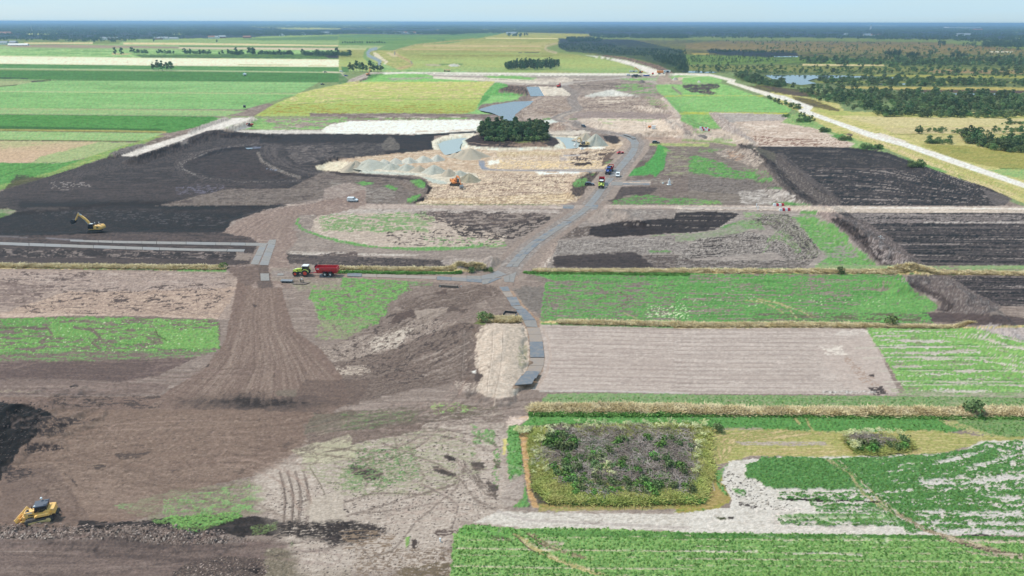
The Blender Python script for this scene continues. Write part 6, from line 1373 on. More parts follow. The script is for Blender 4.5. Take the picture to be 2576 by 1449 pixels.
plates(pr,'H','1424,770 1412,840 1392,888','1532,770 1524,840 1498,892',2,1,'22'); plates(pr,'H','1392,890 1360,934','1498,893 1468,948',1,1,'0'); plates(pr,'H','1360,937 1306,1010','1466,950 1440,1000',1,1,'0')
plates(pr,'H','-165,136 -60,133','-165,160 -70,160',1,1,'0'); plates(pr,'H','45,130 720,155','45,155 712,176',6,1,'022222')
plates(pr,'H','722,152 1060,175','716,180 1062,202',3,1,'030'); plates(pr,'H','840,148 1060,150 1160,125','830,170 1060,178 1150,170',3,1,'213')
plates(pr,'H','1060,178 1160,170 1210,165','1062,214 1110,210 1130,200',2,1,'10'); plates(pr,'H','1222,160 1232,196','1320,120 1300,200',1,2,'11'); plates(pr,'H','1080,150 1180,110','1140,175 1250,140',2,1,'13')
def twin(l,r,n,pal): plates(pr,'E',l,r,n,2,pal)
twin('1240,1290 1320,1200 1420,1110 1560,1020 1680,945','1330,1290 1400,1200 1500,1110 1630,1020 1745,948',22,[1,3,1,3,0])
twin('1690,938 1780,880 1830,838','1750,944 1840,882 1890,840',8,[1,3,1]); twin('1832,834 1880,780 1950,690 2010,620','1890,836 1940,780 2000,690 2060,620',14,[3,1,3])
twin('2020,610 2090,520 2160,440 2190,390','2075,606 2150,520 2220,440 2240,390',15,[3,1,3,3]); twin('2190,388 2185,350 2150,315 2090,295','2240,386 2245,350 2215,315 2150,295',8,[3,1,3])
pl = plate_road('plate_road')
plates(pl,'D','530,1085 830,1093 1500,1103 1970,1110','530,1098 830,1110 1500,1124 1960,1132',13,1,[1,3,1,3,1]); plates(pl,'D','-500,1090 0,1103 240,1112 1000,1138 1440,1152 1850,1158','-500,1110 0,1124 240,1134 1000,1160 1440,1170 1840,1176',19,1,[3,1,3,1,3,3])
plates(pl,'D','2034,1086 2010,1120','2085,1084 2078,1122',1,1,'1'); plates(pl,'D','1970,1112 1890,1270','2020,1112 1950,1274',5,1,'13131'); plates(pl,'D','2024,1118 1956,1276','2078,1124 2024,1278',5,1,'31313')
plates(pl,'D','1965,1340 1968,1396','2030,1340 2034,1394',1,1,'1'); plates(pl,'G','2095,132 2090,148','2140,132 2140,148',1,1,'1')
ps = plate_road('plate_road')
plates(ps,'E','2040,648 2125,650','2030,674 2120,676',1,1,'1'); plates(ps,'E','2130,656 2325,660','2120,668 2325,672',4,1,'0110'); plates(ps,'E','2060,640 2325,645','2055,646 2325,652',4,1,'2232')
plates(ps,'E','1675,825 1755,825','1670,848 1750,850',1,2,'10'); plates(ps,'E','1880,822 1940,824','1868,850 1930,852',1,2,'01')
# ------------------------------------------------------------------ plants
def leaf_mat(name,c1,c2,hue=.10,trans=.0):
    m = bpy.data.materials.new(name); m.use_nodes = True
    t = m.node_tree; b = t.nodes['Principled BSDF']
    oi = t.nodes.new('ShaderNodeObjectInfo'); tc = t.nodes.new('ShaderNodeNewGeometry')
    n = t.nodes.new('ShaderNodeTexNoise'); n.inputs['Scale'].default_value = .35; n.inputs['Detail'].default_value = 4
    r = t.nodes.new('ShaderNodeMix'); r.data_type = 'RGBA'; r.inputs['A'].default_value = (*c1,1); r.inputs['B'].default_value = (*c2,1)
    mr = t.nodes.new('ShaderNodeMapRange'); mr.inputs['From Min'].default_value = .35; mr.inputs['From Max'].default_value = .65
    h = t.nodes.new('ShaderNodeHueSaturation')
    a = t.nodes.new('ShaderNodeMapRange'); a.inputs['To Min'].default_value = .72; a.inputs['To Max'].default_value = 1.35
    a2 = t.nodes.new('ShaderNodeMapRange'); a2.inputs['To Min'].default_value = .5 - hue * .35; a2.inputs['To Max'].default_value = .5 + hue * .25
    l = t.links.new
    l(tc.outputs['Position'],n.inputs['Vector']); l(n.outputs['Fac'],mr.inputs['Value']); l(mr.outputs['Result'],r.inputs['Factor'])
    l(r.outputs['Result'],h.inputs['Color']); l(oi.outputs['Random'],a.inputs['Value']); l(a.outputs['Result'],h.inputs['Value'])
    l(oi.outputs['Random'],a2.inputs['Value']); l(a2.outputs['Result'],h.inputs['Hue']); l(h.outputs['Color'],b.inputs['Base Color'])
    b.inputs['Roughness'].default_value = .7; b.inputs['Specular IOR Level'].default_value = .25
    return m
LM = {'dark': leaf_mat('dark_leaves',(.065,.118,.042),(.115,.170,.062)),
      'mid': leaf_mat('green_leaves',(.10,.16,.055),(.16,.21,.08)),
      'light': leaf_mat('light_leaves',(.14,.22,.07),(.20,.27,.09)),
      'far': leaf_mat('woodland_leaves',(.050,.085,.038),(.10,.14,.062),hue=.05),
      'reed': leaf_mat('dry_reed',(.50,.39,.20),(.66,.55,.34),hue=.03),
      'weed': leaf_mat('fresh_weeds',(.10,.23,.045),(.17,.32,.07),hue=.04),
      'cream': leaf_mat('cream_flower_heads',(.62,.60,.28),(.74,.73,.46),hue=.02),
      'olive': leaf_mat('olive_stems',(.34,.38,.10),(.46,.44,.14),hue=.05),
      'bark': mat('bark',(.16,.13,.10),.9,scale=3),'birch': mat('pale_bark',(.42,.40,.36),.8,scale=3),
      'twig': mat('dead_branches',(.40,.33,.29),.9,dirt=(.52,.46,.41),scale=.5),'twig2': mat('dark_dead_branches',(.27,.21,.18),.9,dirt=(.36,.30,.26),scale=.5)}
rt = random.Random(11)
nr = np.random.RandomState(12)
def leaf_cloud(centres,radii,n,size,flat=.75,rs=nr):
    """n leaf clumps spread over the shells of lumps -> verts, faces"""
    centres = np.asarray(centres,float); radii = np.asarray(radii,float)
    w_ = radii ** 2; k = rs.choice(len(centres),n,p=w_ / w_.sum())
    d = rs.normal(size=(n,3)); d /= np.linalg.norm(d,axis=1)[:,None]
    d[:,2] = np.where(d[:,2] < -.35,-d[:,2],d[:,2])
    rr = radii[k] * rs.uniform(.62,1.06,n)
    p = centres[k] + d * rr[:,None] * np.array([1,1,flat])
    nrm = d + rs.normal(size=(n,3)) * .55; nrm /= np.linalg.norm(nrm,axis=1)[:,None]
    a = np.cross(nrm,rs.normal(size=(n,3))); a /= np.linalg.norm(a,axis=1)[:,None]
    b = np.cross(nrm,a)
    s1 = (size * rs.uniform(.6,1.25,n))[:,None]; s2 = s1 * rs.uniform(.5,.9,n)[:,None]
    c = [p - a * s1,p - b * s2 + nrm * s1 * .18,p + a * s1,p + b * s2 + nrm * s1 * .12]
    v = np.stack(c,1).reshape(-1,3)
    f = np.arange(n * 4).reshape(n,4)
    return v,f
def np_mesh(name,v,f,m,smooth=False):
    me = bpy.data.meshes.new(name)
    me.vertices.add(len(v)); me.vertices.foreach_set('co',np.asarray(v,np.float32).ravel())
    me.loops.add(f.size); me.loops.foreach_set('vertex_index',f.astype(np.int32).ravel())
    me.polygons.add(len(f)); me.polygons.foreach_set('loop_start',(np.arange(len(f)) * f.shape[1]).astype(np.int32))
    me.update(calc_edges=True)
    me.materials.append(m)
    return me
def tree_meshes(h,cr,kind,n=900,leaf=.42,base=.28,seed=0,conic=0.0,trunk_r=.22,bark='bark'):
    rs = np.random.RandomState(seed); C = []; R_ = []
    nl = 16
    for i in range(nl):
        t = rs.uniform(0,1); z = h * (base + (1 - base) * (t * .9))
        e = math.sqrt(max(.05,1 - ((t - .38) / .68) ** 2)) if conic == 0 else (1 - t * .85)
        a = rs.uniform(0,6.28); q = cr * e * rs.uniform(.25,.8)
        C.append((math.cos(a) * q,math.sin(a) * q,z)); R_.append(cr * e * rs.uniform(.34,.55) + .25)
    C.append((0,0,h * .93 - cr * .25)); R_.append(cr * .38 if conic == 0 else cr * .2)
    v,f = leaf_cloud(C,R_,n,leaf,rs=rs)
    crown = np_mesh('crown',v,f,LM[kind])
    mb = MB(); mb.cyl((0,0,-.4),(0,0,h * .5),trunk_r,trunk_r * .6,n=7); mb.cyl((0,0,h * .5),(rs.uniform(-.3,.3),.1,h * .88),trunk_r * .6,trunk_r * .15,n=6)
    for c in C[:8]:
        z0 = c[2] * .62; mb.cyl((0,0,z0),c,trunk_r * .38,trunk_r * .1,n=5)
    tr = bpy.data.meshes.new('trunk'); tr.from_pydata(mb.v,[],mb.f); tr.materials.append(LM[bark])
    return tr,crown
BIG = [tree_meshes(13 + 1.3 * (i % 3),3.6 + .5 * (i % 2),k,1300,.46,.18,30 + i,trunk_r=.26,bark=('birch' if i % 3 == 0 else 'bark')) for i,k in enumerate(['dark','mid','dark','mid','dark','mid'])]
SMALL = [tree_meshes(7 + 1.0 * (i % 3),2.9 + .4 * (i % 2),k,420,.55,.12,60 + i,trunk_r=.18) for i,k in enumerate(['dark','mid','dark','mid'])]
TALL = [tree_meshes(16 + i,2.9,'dark',620,.7,.16,80 + i,conic=0,trunk_r=.22,bark='birch') for i in range(3)]
BUSH = [tree_meshes(2.6 + .5 * i,1.9 + .2 * i,k,260,.34,.05,90 + i,trunk_r=.08) for i,k in enumerate(['mid','light','light','mid'])]
WEEDB = [tree_meshes(1.5,1.1,k,220,.22,.02,95 + i,trunk_r=.04) for i,k in enumerate(['weed','mid'])]
def plant(name,protos,x,y,s,label,cat,group=None,sz=None,z=None):
    tr,cr = protos[rt.randrange(len(protos))]
    zz = ground_z(x,y) if z is None else z
    o = empty(name,(x,y,zz),rt.uniform(0,6.28),label,cat,group)
    o.scale = (s,s,s * (sz or rt.uniform(.88,1.12)))
    a = bpy.data.objects.new('trunk',tr); b = bpy.data.objects.new('crown',cr)
    for q in (a,b): COL.objects.link(q); q.parent = o
    return o
def inpoly(v,k,n,sep=0.0,tile='V'):
    """k random ground points inside a traced polygon, evenly spread over the ground"""
    w_ = wpts(tile,v); lo,hi = w_.min(0),w_.max(0); out = []
    tries = 0
    while len(out) < k and tries < 20000:
        tries += 1
        q = (rt.uniform(lo[0],hi[0]),rt.uniform(lo[1],hi[1]))
        if not inside(np.array([q[0]]),np.array([q[1]]),w_)[0]: continue
        if sep and any((q[0] - p[0]) ** 2 + (q[1] - p[1]) ** 2 < sep * sep for p in out): continue
        out.append(q)
    return out
for x,y in inpoly('1207,352 1216,338 1290,332 1352,330 1374,338 1380,350 1330,353 1260,354',112,0,1.9):
    plant('broadleaf_tree',BIG,x,y,rt.uniform(.52,.72),*(lambda q: ('broadleaf tree in the %s of the dark wood on the round peat island' % q,'tree','trees in the %s of the island wood' % q))(('left' if x < G(1262,345)[0] else 'right' if x > G(1322,345)[0] else 'middle') + (' front' if y < G(1290,344)[1] else ' back')))
for x,y,s in [(1345,336,.86),(1352,338,.84),(1228,340,.76)]:
    p = place(x,y)
    plant('broadleaf_tree',BIG[:1] + BIG[2:3],p.x,p.y,s,'tall dark tree rising above the %s of the wood on the peat island' % ('left end' if x < 1300 else 'right half'),'tree','tall trees of the island wood')
for x,y in inpoly('1210,354 1230,351 1330,353 1378,350 1380,354 1300,357 1225,357',26,0,2.2):
    plant('shrub',BUSH,x,y,rt.uniform(.7,1.1),'low bush along the front foot of the wood on the peat island','bush','bushes at the foot of the island wood')
for x,y in inpoly('1272,174 1284,168 1330,165 1404,165 1407,172 1395,176 1285,177',150,0,3.2):
    plant('slender_tree',TALL,x,y,rt.uniform(.62,.82),'slender dark tree with a pale trunk in the oblong copse beyond the cross road','tree','trees of the oblong copse')
for x,y in inpoly('1270,177 1290,176 1290,169 1272,170',7,0,5.0):
    plant('broadleaf_tree',SMALL,x,y,rt.uniform(1,1.3),'low broad tree at the left end of the oblong copse','tree','low trees at the copse end')
for k,(vx,vy,s) in enumerate([(386,176,.95),(399,177,1.0),(409,178,1.22),(420,178,1.05),(431,178,1.15)]):
    p = place(vx,vy); plant('broadleaf_tree',BIG,p.x,p.y,s * .95,['thin leftmost tree','low second tree','tallest middle tree','slim tree right of the tallest one','rightmost tree with pale trunks'][k] + ' of the clump between the green fields','tree','clump of trees in the fields')
for k,vx in enumerate([882,890,898,906,912,921,932,941,950,959]):
    p = place(vx,180 + (k % 2)); plant('broadleaf_tree',BIG,p.x,p.y,rt.uniform(.95,1.1) * (.8 if vx in (921,) else 1),'dark tree of the %s clump beside the orange excavator on the dirt road' % ('left' if vx < 915 else 'right'),'tree','trees beside the dirt road excavator')
p = place(1161 / 3,319 / 3); plant('broadleaf_tree',BIG,p.x,p.y,1.25,'single round tree standing alone in front of the left village trees','tree')
p = place(1638 / 3,318 / 3); plant('broadleaf_tree',SMALL,p.x,p.y,1.2,'small single bare looking tree in the pale meadow before the village','tree')
for a0,a1,vy0,vy1,n_,s0 in ((302,318,137,138,2,1.25),(332,386,134,135,12,.95),(395,452,135,136,12,.85),(462,545,136,137,20,.95),(550,566,136,137,3,.8),(573,622,137,138,16,1.0),(627,648,137,138,5,1.4),(650,760,137,139,34,1.0),(760,914,139,143,58,1.05)):
    for i in range(int(n_ * .8)):
        t = (i + rt.uniform(.1,.9)) / n_; p = place(a0 + (a1 - a0) * t,vy0 + (vy1 - vy0) * t + rt.uniform(-.8,1.2))
        plant('hedge_tree',SMALL,p.x,p.y,s0 * rt.uniform(.85,1.25) * (1.5 if rt.random() < .08 else 1.12),'dark tree in the hedge row beyond the straw coloured field','tree','trees of the long hedge row')
for x,y in inpoly('288,139 293,137 294,139',1,0) + inpoly('1277,93 1332,93 1333,90 1278,90',26,0,8.0):
    plant('broadleaf_tree',BIG,x,y,rt.uniform(1.0,1.3),'tree of the small dark copse before the horizon woods','tree','trees of the small far copse')
for i in range(17):
    p = place(862 + i * 6.2 + (6 if i > 8 else 0),109.5); plant('hedge_tree',SMALL,p.x,p.y,rt.uniform(.9,1.2),'small tree in the short row on the pale green polder','tree','short row of polder trees')
for vx,vy,s,lb in [(2113,688,.72,'dark round bush on the upper reed strip at right'),(2447,1041,1.0,'green bush growing on the lower reed strip at right'),(2241,817,.8,'low dark bush by the white survey cross on the middle reed strip'),
                      (1186,685,.6,'dark bush at the end of the reed strip left of the junction'),(1235,684,.5,'small bush on the reed strip nearest the junction'),(1215,811,.75,'olive bush above the sand bank corner'),(1230,803,.55,'small green bush beside the open steel tray'),
                      (563,674,.62,'dark green bush at the right end of the left reed strip'),(1805,1085,.55,'small green bush at the corner of the brushwood patch')]:
    p = place(vx,vy); plant('shrub',BUSH[:2] if vx != 1215 else BUSH[2:3],p.x,p.y,s,lb,'bush')
for tl,q,lb in (('F','860,200 965,200 960,185 880,188','dark leafy mound left of the pale track bend'),('F','1035,275 1105,276 1080,262','round dark leafy mound beside the pale track'),('F','1180,340 1270,340 1250,325 1190,328','low leafy mound beyond the peat bank'),('F','755,160 800,162 790,150','small leafy mound at the grass corner'),('F','1680,540 1820,540 1790,525 1700,528','leafy mound on the edge of the dark ploughed field'),('F','1330,400 1520,402 1480,388 1340,390','long leafy mound above the dark ploughed field')):
    for x,y in inpoly(q,7 if 'small' not in lb else 3,0,1.5,tl):
        plant('shrub',BUSH,x,y,rt.uniform(.7,1.0),'bush of the ' + lb,'bush','bushes of the ' + lb)
# ------------------------------------------------------------------ scattered instances for what nobody could count
def hidden_collection(name,meshes):
    c = bpy.data.collections.new(name)
    for i,me in enumerate(meshes):
        o = bpy.data.objects.new('%s_%02d' % (name,i),me); c.objects.link(o)
    return c
def scatter(name,pts,coll,nproto,label=None,cat=None,seed=0):
    """pts: rows of x, y, z, scale_xy, scale_z"""
    pts = np.asarray(pts,float)
    if len(pts) == 0: return
    rs = np.random.RandomState(seed)
    me = bpy.data.meshes.new(name); me.vertices.add(len(pts)); me.vertices.foreach_set('co',pts[:,:3].astype(np.float32).ravel())
    a = me.attributes.new('scl','FLOAT_VECTOR','POINT'); a.data.foreach_set('vector',np.stack([pts[:,3],pts[:,3],pts[:,4]],1).astype(np.float32).ravel())
    a = me.attributes.new('rot','FLOAT_VECTOR','POINT'); a.data.foreach_set('vector',np.stack([0 * pts[:,0],0 * pts[:,0],rs.uniform(0,6.28,len(pts))],1).astype(np.float32).ravel())
    a = me.attributes.new('pick','INT','POINT'); a.data.foreach_set('value',rs.randint(0,nproto,len(pts)).astype(np.int32))
    o = link(name,me); o['kind'] = 'stuff'
    if label: o['label'] = label
    if cat: o['category'] = cat
    ng = bpy.data.node_groups.new(name,'GeometryNodeTree')
    ng.interface.new_socket('Geometry',in_out='INPUT',socket_type='NodeSocketGeometry'); ng.interface.new_socket('Geometry',in_out='OUTPUT',socket_type='NodeSocketGeometry')
    gi = ng.nodes.new('NodeGroupInput'); go = ng.nodes.new('NodeGroupOutput')
    ip = ng.nodes.new('GeometryNodeInstanceOnPoints'); ci = ng.nodes.new('GeometryNodeCollectionInfo')
    ci.inputs['Collection'].default_value = coll; ci.inputs['Separate Children'].default_value = True; ci.inputs['Reset Children'].default_value = True
    def attr(n,ty):
        q = ng.nodes.new('GeometryNodeInputNamedAttribute'); q.data_type = ty; q.inputs['Name'].default_value = n; return q.outputs['Attribute']
    l = ng.links.new
    l(gi.outputs[0],ip.inputs['Points']); l(ci.outputs[0],ip.inputs['Instance']); ip.inputs['Pick Instance'].default_value = True
    l(attr('pick','INT'),ip.inputs['Instance Index']); l(attr('rot','FLOAT_VECTOR'),ip.inputs['Rotation']); l(attr('scl','FLOAT_VECTOR'),ip.inputs['Scale'])
    l(ip.outputs[0],go.inputs[0])
    md = o.modifiers.new('spread','NODES'); md.node_group = ng
    return o
def cluster(seed,n=190,w_=30,h=14,leaf=1.9,crowns=8):
    rs = np.random.RandomState(seed)
    C = [(rs.uniform(-w_,w_),rs.uniform(-w_,w_),h * rs.uniform(.42,.72)) for _ in range(crowns)]
    R_ = [rs.uniform(.32,.5) * h for _ in range(crowns)]
    v,f = leaf_cloud(C,R_,n,leaf,rs=rs,flat=1.0)
    return np_mesh('woodland',v,f,LM['far'])
CLC = hidden_collection('woodland_clump',[cluster(200 + i) for i in range(6)])
def region_pts(tile,s,n,s0,s1,z0=1.0,z1=1.0,seed=0,vs=True,thin=None):
    """points over a traced region, evenly spread as seen; s0, s1 = scale range"""
    rs = np.random.RandomState(seed + 7)
    p = T(tile,s); lo,hi = p.min(0),p.max(0)
    vx = rs.uniform(lo[0],hi[0],n * 6); vy = rs.uniform(lo[1],hi[1],n * 6)
    m = inside(vx,vy,p); vx,vy = vx[m][:n],vy[m][:n]
    if thin is not None:
        u = uni(fbm(vx / thin[0],vy / thin[1],3,seed + 60)); k = u > 1 - thin[2]; vx,vy = vx[k],vy[k]
    x,y = G(vx,vy)
    sc = rs.uniform(s0,s1,len(x)); zz = sc * rs.uniform(z0,z1,len(x))
    z = np.array([ground_z(a,b) for a,b in zip(x,y)]) if len(x) < 30000 else np.zeros(len(x))
    return np.stack([x,y,z,sc,zz],1)
far = []
def wood(tile,s,n,sc=1.0,seed=0,thin=None,h=1.0):
    q = region_pts(tile,s,n,.8,1.3,seed=seed,thin=thin)
    d = np.hypot(q[:,0],q[:,1]); k = np.clip(d / 4500,.35,9) * sc
    q[:,3] *= k; q[:,4] = q[:,4] * np.clip(.95 * h * (0.75 + .25 * np.minimum(k,1)),.3,1.15)
    far.append(q)
wood('V','-900,56.5 3500,62.5 3500,66 -900,60',2600,1.0,40)
wood('V','-900,59 3500,65 3500,72 -900,66',3000,1.0,1)
wood('V','-900,62 700,64 700,84 -900,92',3200,.9,2,thin=(70,3,.9))
wood('V','-700,84 300,84 420,92 470,97 360,103 300,109 180,108 60,106 -700,108',900,.42,3,thin=(40,3,.85))
wood('V','400,80 1000,79 1300,82 1300,86 880,88 700,92 540,94 400,94',1100,.5,4,thin=(60,2.5,.72))
wood('V','690,66 1300,66 1900,70 2576,66 3500,70 3500,90 2576,84 1720,82 1200,76 690,72',3800,.9,5,thin=(80,3,.86))
wood('V','1150,76 1890,80 1800,84 1300,82 1150,80',500,.6,6,thin=(60,2,.7))
wood('B','720,230 960,232 1250,236 1240,250 1000,258 840,268 740,262 730,240',240,.55,7)
wood('B','1260,238 1500,240 1840,236 1840,248 1600,252 1260,250',200,.5,8)
wood('C','-300,205 600,200 1700,215 2620,235 4000,250 4000,330 2620,372 2300,360 2240,330 2000,312 1500,310 1000,300 560,298 -300,298',2600,.45,9,thin=(50,3,.82))
wood('C','2260,330 2620,335 2620,372 2280,365',120,.3,10)
wood('B','1890,262 2200,270 2600,270 2600,300 2000,296 1880,285',320,.42,11)
wood('B','1700,292 1960,295 1970,325 1840,330 1700,325',170,.22,12); wood('B','1640,335 1900,330 2060,345 2090,370 2300,375 2600,385 2600,455 2400,440 2100,425 1900,400 1700,385 1640,360',1300,.10,13,thin=(30,3,.85),h=.5)
wood('B','2350,430 2600,440 2620,560 2560,540 2500,510 2400,485 2350,465',520,.09,14,h=.55)
wood('C','-60,425 200,425 700,430 700,480 300,490 -60,488',420,.09,15,thin=(24,3,.6),h=.5)
wood('C','200,385 860,400 860,412 200,405',180,.14,16,h=.6); wood('C','1510,420 1640,415 1640,455 1530,458',45,.2,17); wood('C','1680,430 1780,425 1780,460 1690,462',36,.17,18)
wood('C','2000,425 2120,430 2130,455 2060,465 2000,450',30,.15,19); wood('C','1920,330 1980,330 1980,356 1925,356',20,.2,20); wood('C','2100,340 2210,340 2210,360 2105,360',10,.17,21)
wood('C','2250,335 2620,345 2620,375 2260,368',60,.28,22)
scatter('far_woodland',np.concatenate(far),CLC,6,'dark woods stretching along the whole horizon','woodland',3)
bush = []
BC = hidden_collection('moor_bush',[b[1] for b in BUSH] + [SMALL[1][1]])
def moor(tile,s,n,s0=.8,s1=1.5,seed=0,thin=None): bush.append(region_pts(tile,s,int(n * .95),s0,s1,seed=seed,thin=thin))
moor('C','300,300 1200,312 2250,345 2620,380 3600,420 3600,520 2620,470 1500,420 500,395',2600,.7,1.6,31,(40,4,.55))
moor('C','860,440 1520,455 2620,440 3400,470 3400,520 2620,500 1500,498 920,482',1900,1.0,2.3,32,(30,4,.72))
moor('C','-60,495 2620,520 3200,560 3200,600 1100,560 500,560 -60,530',1500,.6,1.7,33,(26,4,.55))
moor('C','1000,590 1700,592 2620,620 3200,660 3200,690 2620,655 1170,650 1050,625',1300,.7,1.6,34,(24,4,.62))
moor('C','380,565 590,580 620,620 700,640 760,660 620,650 480,620',240,.9,1.6,35,(16,4,.8)); moor('C','640,625 760,625 800,650 700,660',60,1,1.6,36)
moor('C','820,670 1600,680 2620,720 2700,790 2000,790 1000,740',900,.7,1.5,37,(22,4,.68))
moor('F','930,0 2620,0 3200,20 3200,100 2620,110 1240,112 1200,60 1000,30',760,.8,1.9,38,(24,5,.72))
moor('F','1435,160 2620,172 2620,130 1450,128',190,.9,1.7,39,(14,6,.8)); moor('F','1700,283 2200,287 2620,288 2620,262 1850,258 1720,270',90,.7,1.4,40,(10,6,.62))
moor('F','1830,362 2040,368 2040,345 1850,340',26,.8,1.3,41); moor('F','2200,375 2350,330 2620,330 2620,430 2450,425 2300,400',170,.8,1.6,42,(14,6,.85)); moor('F','2100,355 2240,358 2240,310 2120,310',26,1.3,1.9,43)
moor('F','2400,215 2620,222 2620,205 2420,205',24,.6,.9,44); moor('F','640,10 900,100 880,115 660,40',70,.5,1.0,45,(10,5,.7)); moor('F','870,130 1000,190 960,200 860,160',30,.4,.8,46)
allb = np.concatenate(bush); allb[:,3:] *= .66; d_ = np.hypot(allb[:,0],allb[:,1]); size_ = allb[:,3] / d_
order = np.argsort(-size_)
for q in allb[order[:200]]:
    vx_,vy_ = PR(q[0],q[1],0); wh = 'in the tree belt at the right edge above the straw meadows' if vy_ > 262 and vx_ > 2150 and vy_ < 300 else 'on the straw coloured meadow right of the pale track' if vy_ > 300 else 'in the scrub belt just above the straw meadows' if vy_ > 225 else 'on the moor round the long pool'
    plant('moor_shrub',BUSH + SMALL[:1],q[0],q[1],q[3],('tall ' if q[3] > 1.0 else 'low ') + 'green shrub ' + wh,'shrub',('tall ' if q[3] > 1.0 else 'low ') + 'shrubs ' + wh)
scatter('moor_scrub',allb[order[200:]],BC,5,'low scrub spread over the moor','scrub',5)
for vx,vy,s in [('F',1920,112)] * 0 + [(2365,279,1.2),(2375,280,1.15),(2350,279,.9),(2385,281,1.0),(2238,151,1.0),(2252,152,1.1),(2262,152,1.0),(2290,153,1.1),(2300,152,1.2),(2405,150,.9),(2415,151,1.0),(2570,162,1.3),(2365,118,1.0),(2062,257,.7),(2430,361,.55),(2440,362,.6),(2450,362,.55)]:
    p = place(vx,vy); plant('broadleaf_tree',BIG,p.x,p.y,s * .62,'large dark round tree rising above the moor scrub','tree','large trees on the moor')
for i in range(26):
    p = place(2400 + i * 8 + rt.uniform(-2,2),281 - rt.uniform(0,3)); plant('broadleaf_tree',BIG,p.x,p.y,rt.uniform(.38,.55),'pale trunked birch in the belt at the right edge of the moor','tree','birch belt on the moor')
# ------------------------------------------------------------------ reed strips, crops, weeds
def tuft(seed,n,h,w_,m,lean=.35,bw=.05):
    rs = np.random.RandomState(seed); v = []; f = []
    for i in range(n):
        a = rs.uniform(0,6.28); r = w_ * rs.uniform(0,1) ** .5; x,y = math.cos(a) * r,math.sin(a) * r
        hh = h * rs.uniform(.6,1.1); lx,ly = rs.normal(0,lean,2) * hh; b = rs.uniform(0,3.14); bx,by = math.cos(b) * bw,math.sin(b) * bw
        k = len(v); v += [(x - bx,y - by,0),(x + bx,y + by,0),(x + lx + bx * .6,y + ly + by * .6,hh * .8),(x + lx * 1.3 - bx * .4,y + ly * 1.3 - by * .4,hh)]
        f.append((k,k + 1,k + 2,k + 3))
    return np_mesh('tuft',np.array(v),np.array(f),m)
def strip_pts(tile,l,r,n,s0,s1,seed,z1=1.0,near=None):
    rs = np.random.RandomState(seed); A = wpts(tile,l); B = wpts(tile,r)
    k = rs.rand(n) * (len(A) - 1); i = k.astype(int); f = (k - i)[:,None]; u = rs.rand(n)[:,None]
    a = A[i] * (1 - f) + A[i + 1] * f; b = B[i] * (1 - f) + B[i + 1] * f
    p = a * (1 - u) + b * u
    z = np.array([ground_z(x,y) for x,y in p]); sc = rs.uniform(s0,s1,n)
    return np.stack([p[:,0],p[:,1],z,sc,sc * rs.uniform(.7,z1 * 1.2,n)],1)
RC = hidden_collection('reed_tuft',[tuft(300 + i,34,.55,.6,LM['reed'],.8,.09) for i in range(4)])
rp = [strip_pts('G','-100,66 860,74 1690,80','-100,84 860,96 1690,104',1000,.8,1.3,1),strip_pts('H','-160,84 500,94 1080,94','-160,100 500,112 1080,108',800,.7,1.1,2),
      strip_pts('H','1460,104 2000,106 2620,106','1460,122 2000,126 2620,128',900,.7,1.1,3),strip_pts('I','-60,104 1000,106 1700,112 2620,124','-60,126 1000,130 1700,136 2620,144',900,.7,1.2,4),
      strip_pts('H','1060,468 1340,466','1060,500 1340,502',500,.7,1.0,5),strip_pts('H','1640,490 2620,512','1640,512 2620,534',800,.6,1.0,6),strip_pts('I','-60,512 1000,510 2180,540','-60,536 1000,534 2180,545',1300,.6,1.0,7),
      strip_pts('H','1440,1135 2000,1132 2620,1140','1440,1180 2000,1185 2620,1188',1200,.7,1.15,8),strip_pts('I','-60,1140 500,1160 1400,1158 2620,1156 3000,1160','-60,1186 500,1196 1400,1205 2620,1212 3000,1216',2000,.7,1.2,9)]
scatter('ditch_reeds',np.concatenate(rp),RC,4,'dry straw coloured reeds along the ditches','reeds',7)
GC = hidden_collection('green_tuft',[tuft(320 + i,26,.3,.6,LM['weed'],.9,.11) for i in range(3)])
gpt = [strip_pts('I','-60,1192 1400,1212 2620,1220','-60,1207 1400,1220 2620,1230',900,.7,1.1,11),strip_pts('H','1430,1185 2000,1190 2620,1192','1430,1206 2000,1210 2620,1210',900,.7,1.1,12),strip_pts('H','1380,118 2000,128 2620,134','1380,135 2000,142 2620,150',700,.6,1.0,13),
       strip_pts('H','-160,112 500,124 900,126','-160,128 500,138 900,134',800,.6,1.0,14)]
scatter('ditch_weeds',np.concatenate(gpt),GC,3,'green weeds beside the reeds','weeds',9)
# ------------------------------------------------------------------ heaps of sand and soil
HM = {'grey': mat('grey_green_sand',(.50,.475,.40),.95,dirt=(.38,.35,.28),scale=.5,spec=.1),'tan': mat('tan_sand',(.47,.39,.30),.95,dirt=(.42,.35,.26),scale=.5,spec=.1),
      'white': mat('white_sand',(.60,.555,.47),.95,dirt=(.48,.43,.36),scale=.5,spec=.1),'brown': mat('brown_sand',(.40,.34,.24),.95,dirt=(.30,.24,.17),scale=.5,spec=.1),
      'soil': mat('heap_soil',(.22,.18,.16),.95,dirt=(.13,.11,.10),scale=.6,spec=.1)}
for m_ in HM.values():
    t = m_.node_tree; b = t.nodes['Principled BSDF']; n = t.nodes.new('ShaderNodeTexNoise'); n.inputs['Scale'].default_value = 2.2; n.inputs['Detail'].default_value = 6
    bp = t.nodes.new('ShaderNodeBump'); bp.inputs['Strength'].default_value = .7; bp.inputs['Distance'].default_value = .4
    tc = t.nodes.new('ShaderNodeTexCoord'); t.links.new(tc.outputs['Object'],n.inputs['Vector']); t.links.new(n.outputs['Fac'],bp.inputs['Height']); t.links.new(bp.outputs['Normal'],b.inputs['Normal'])
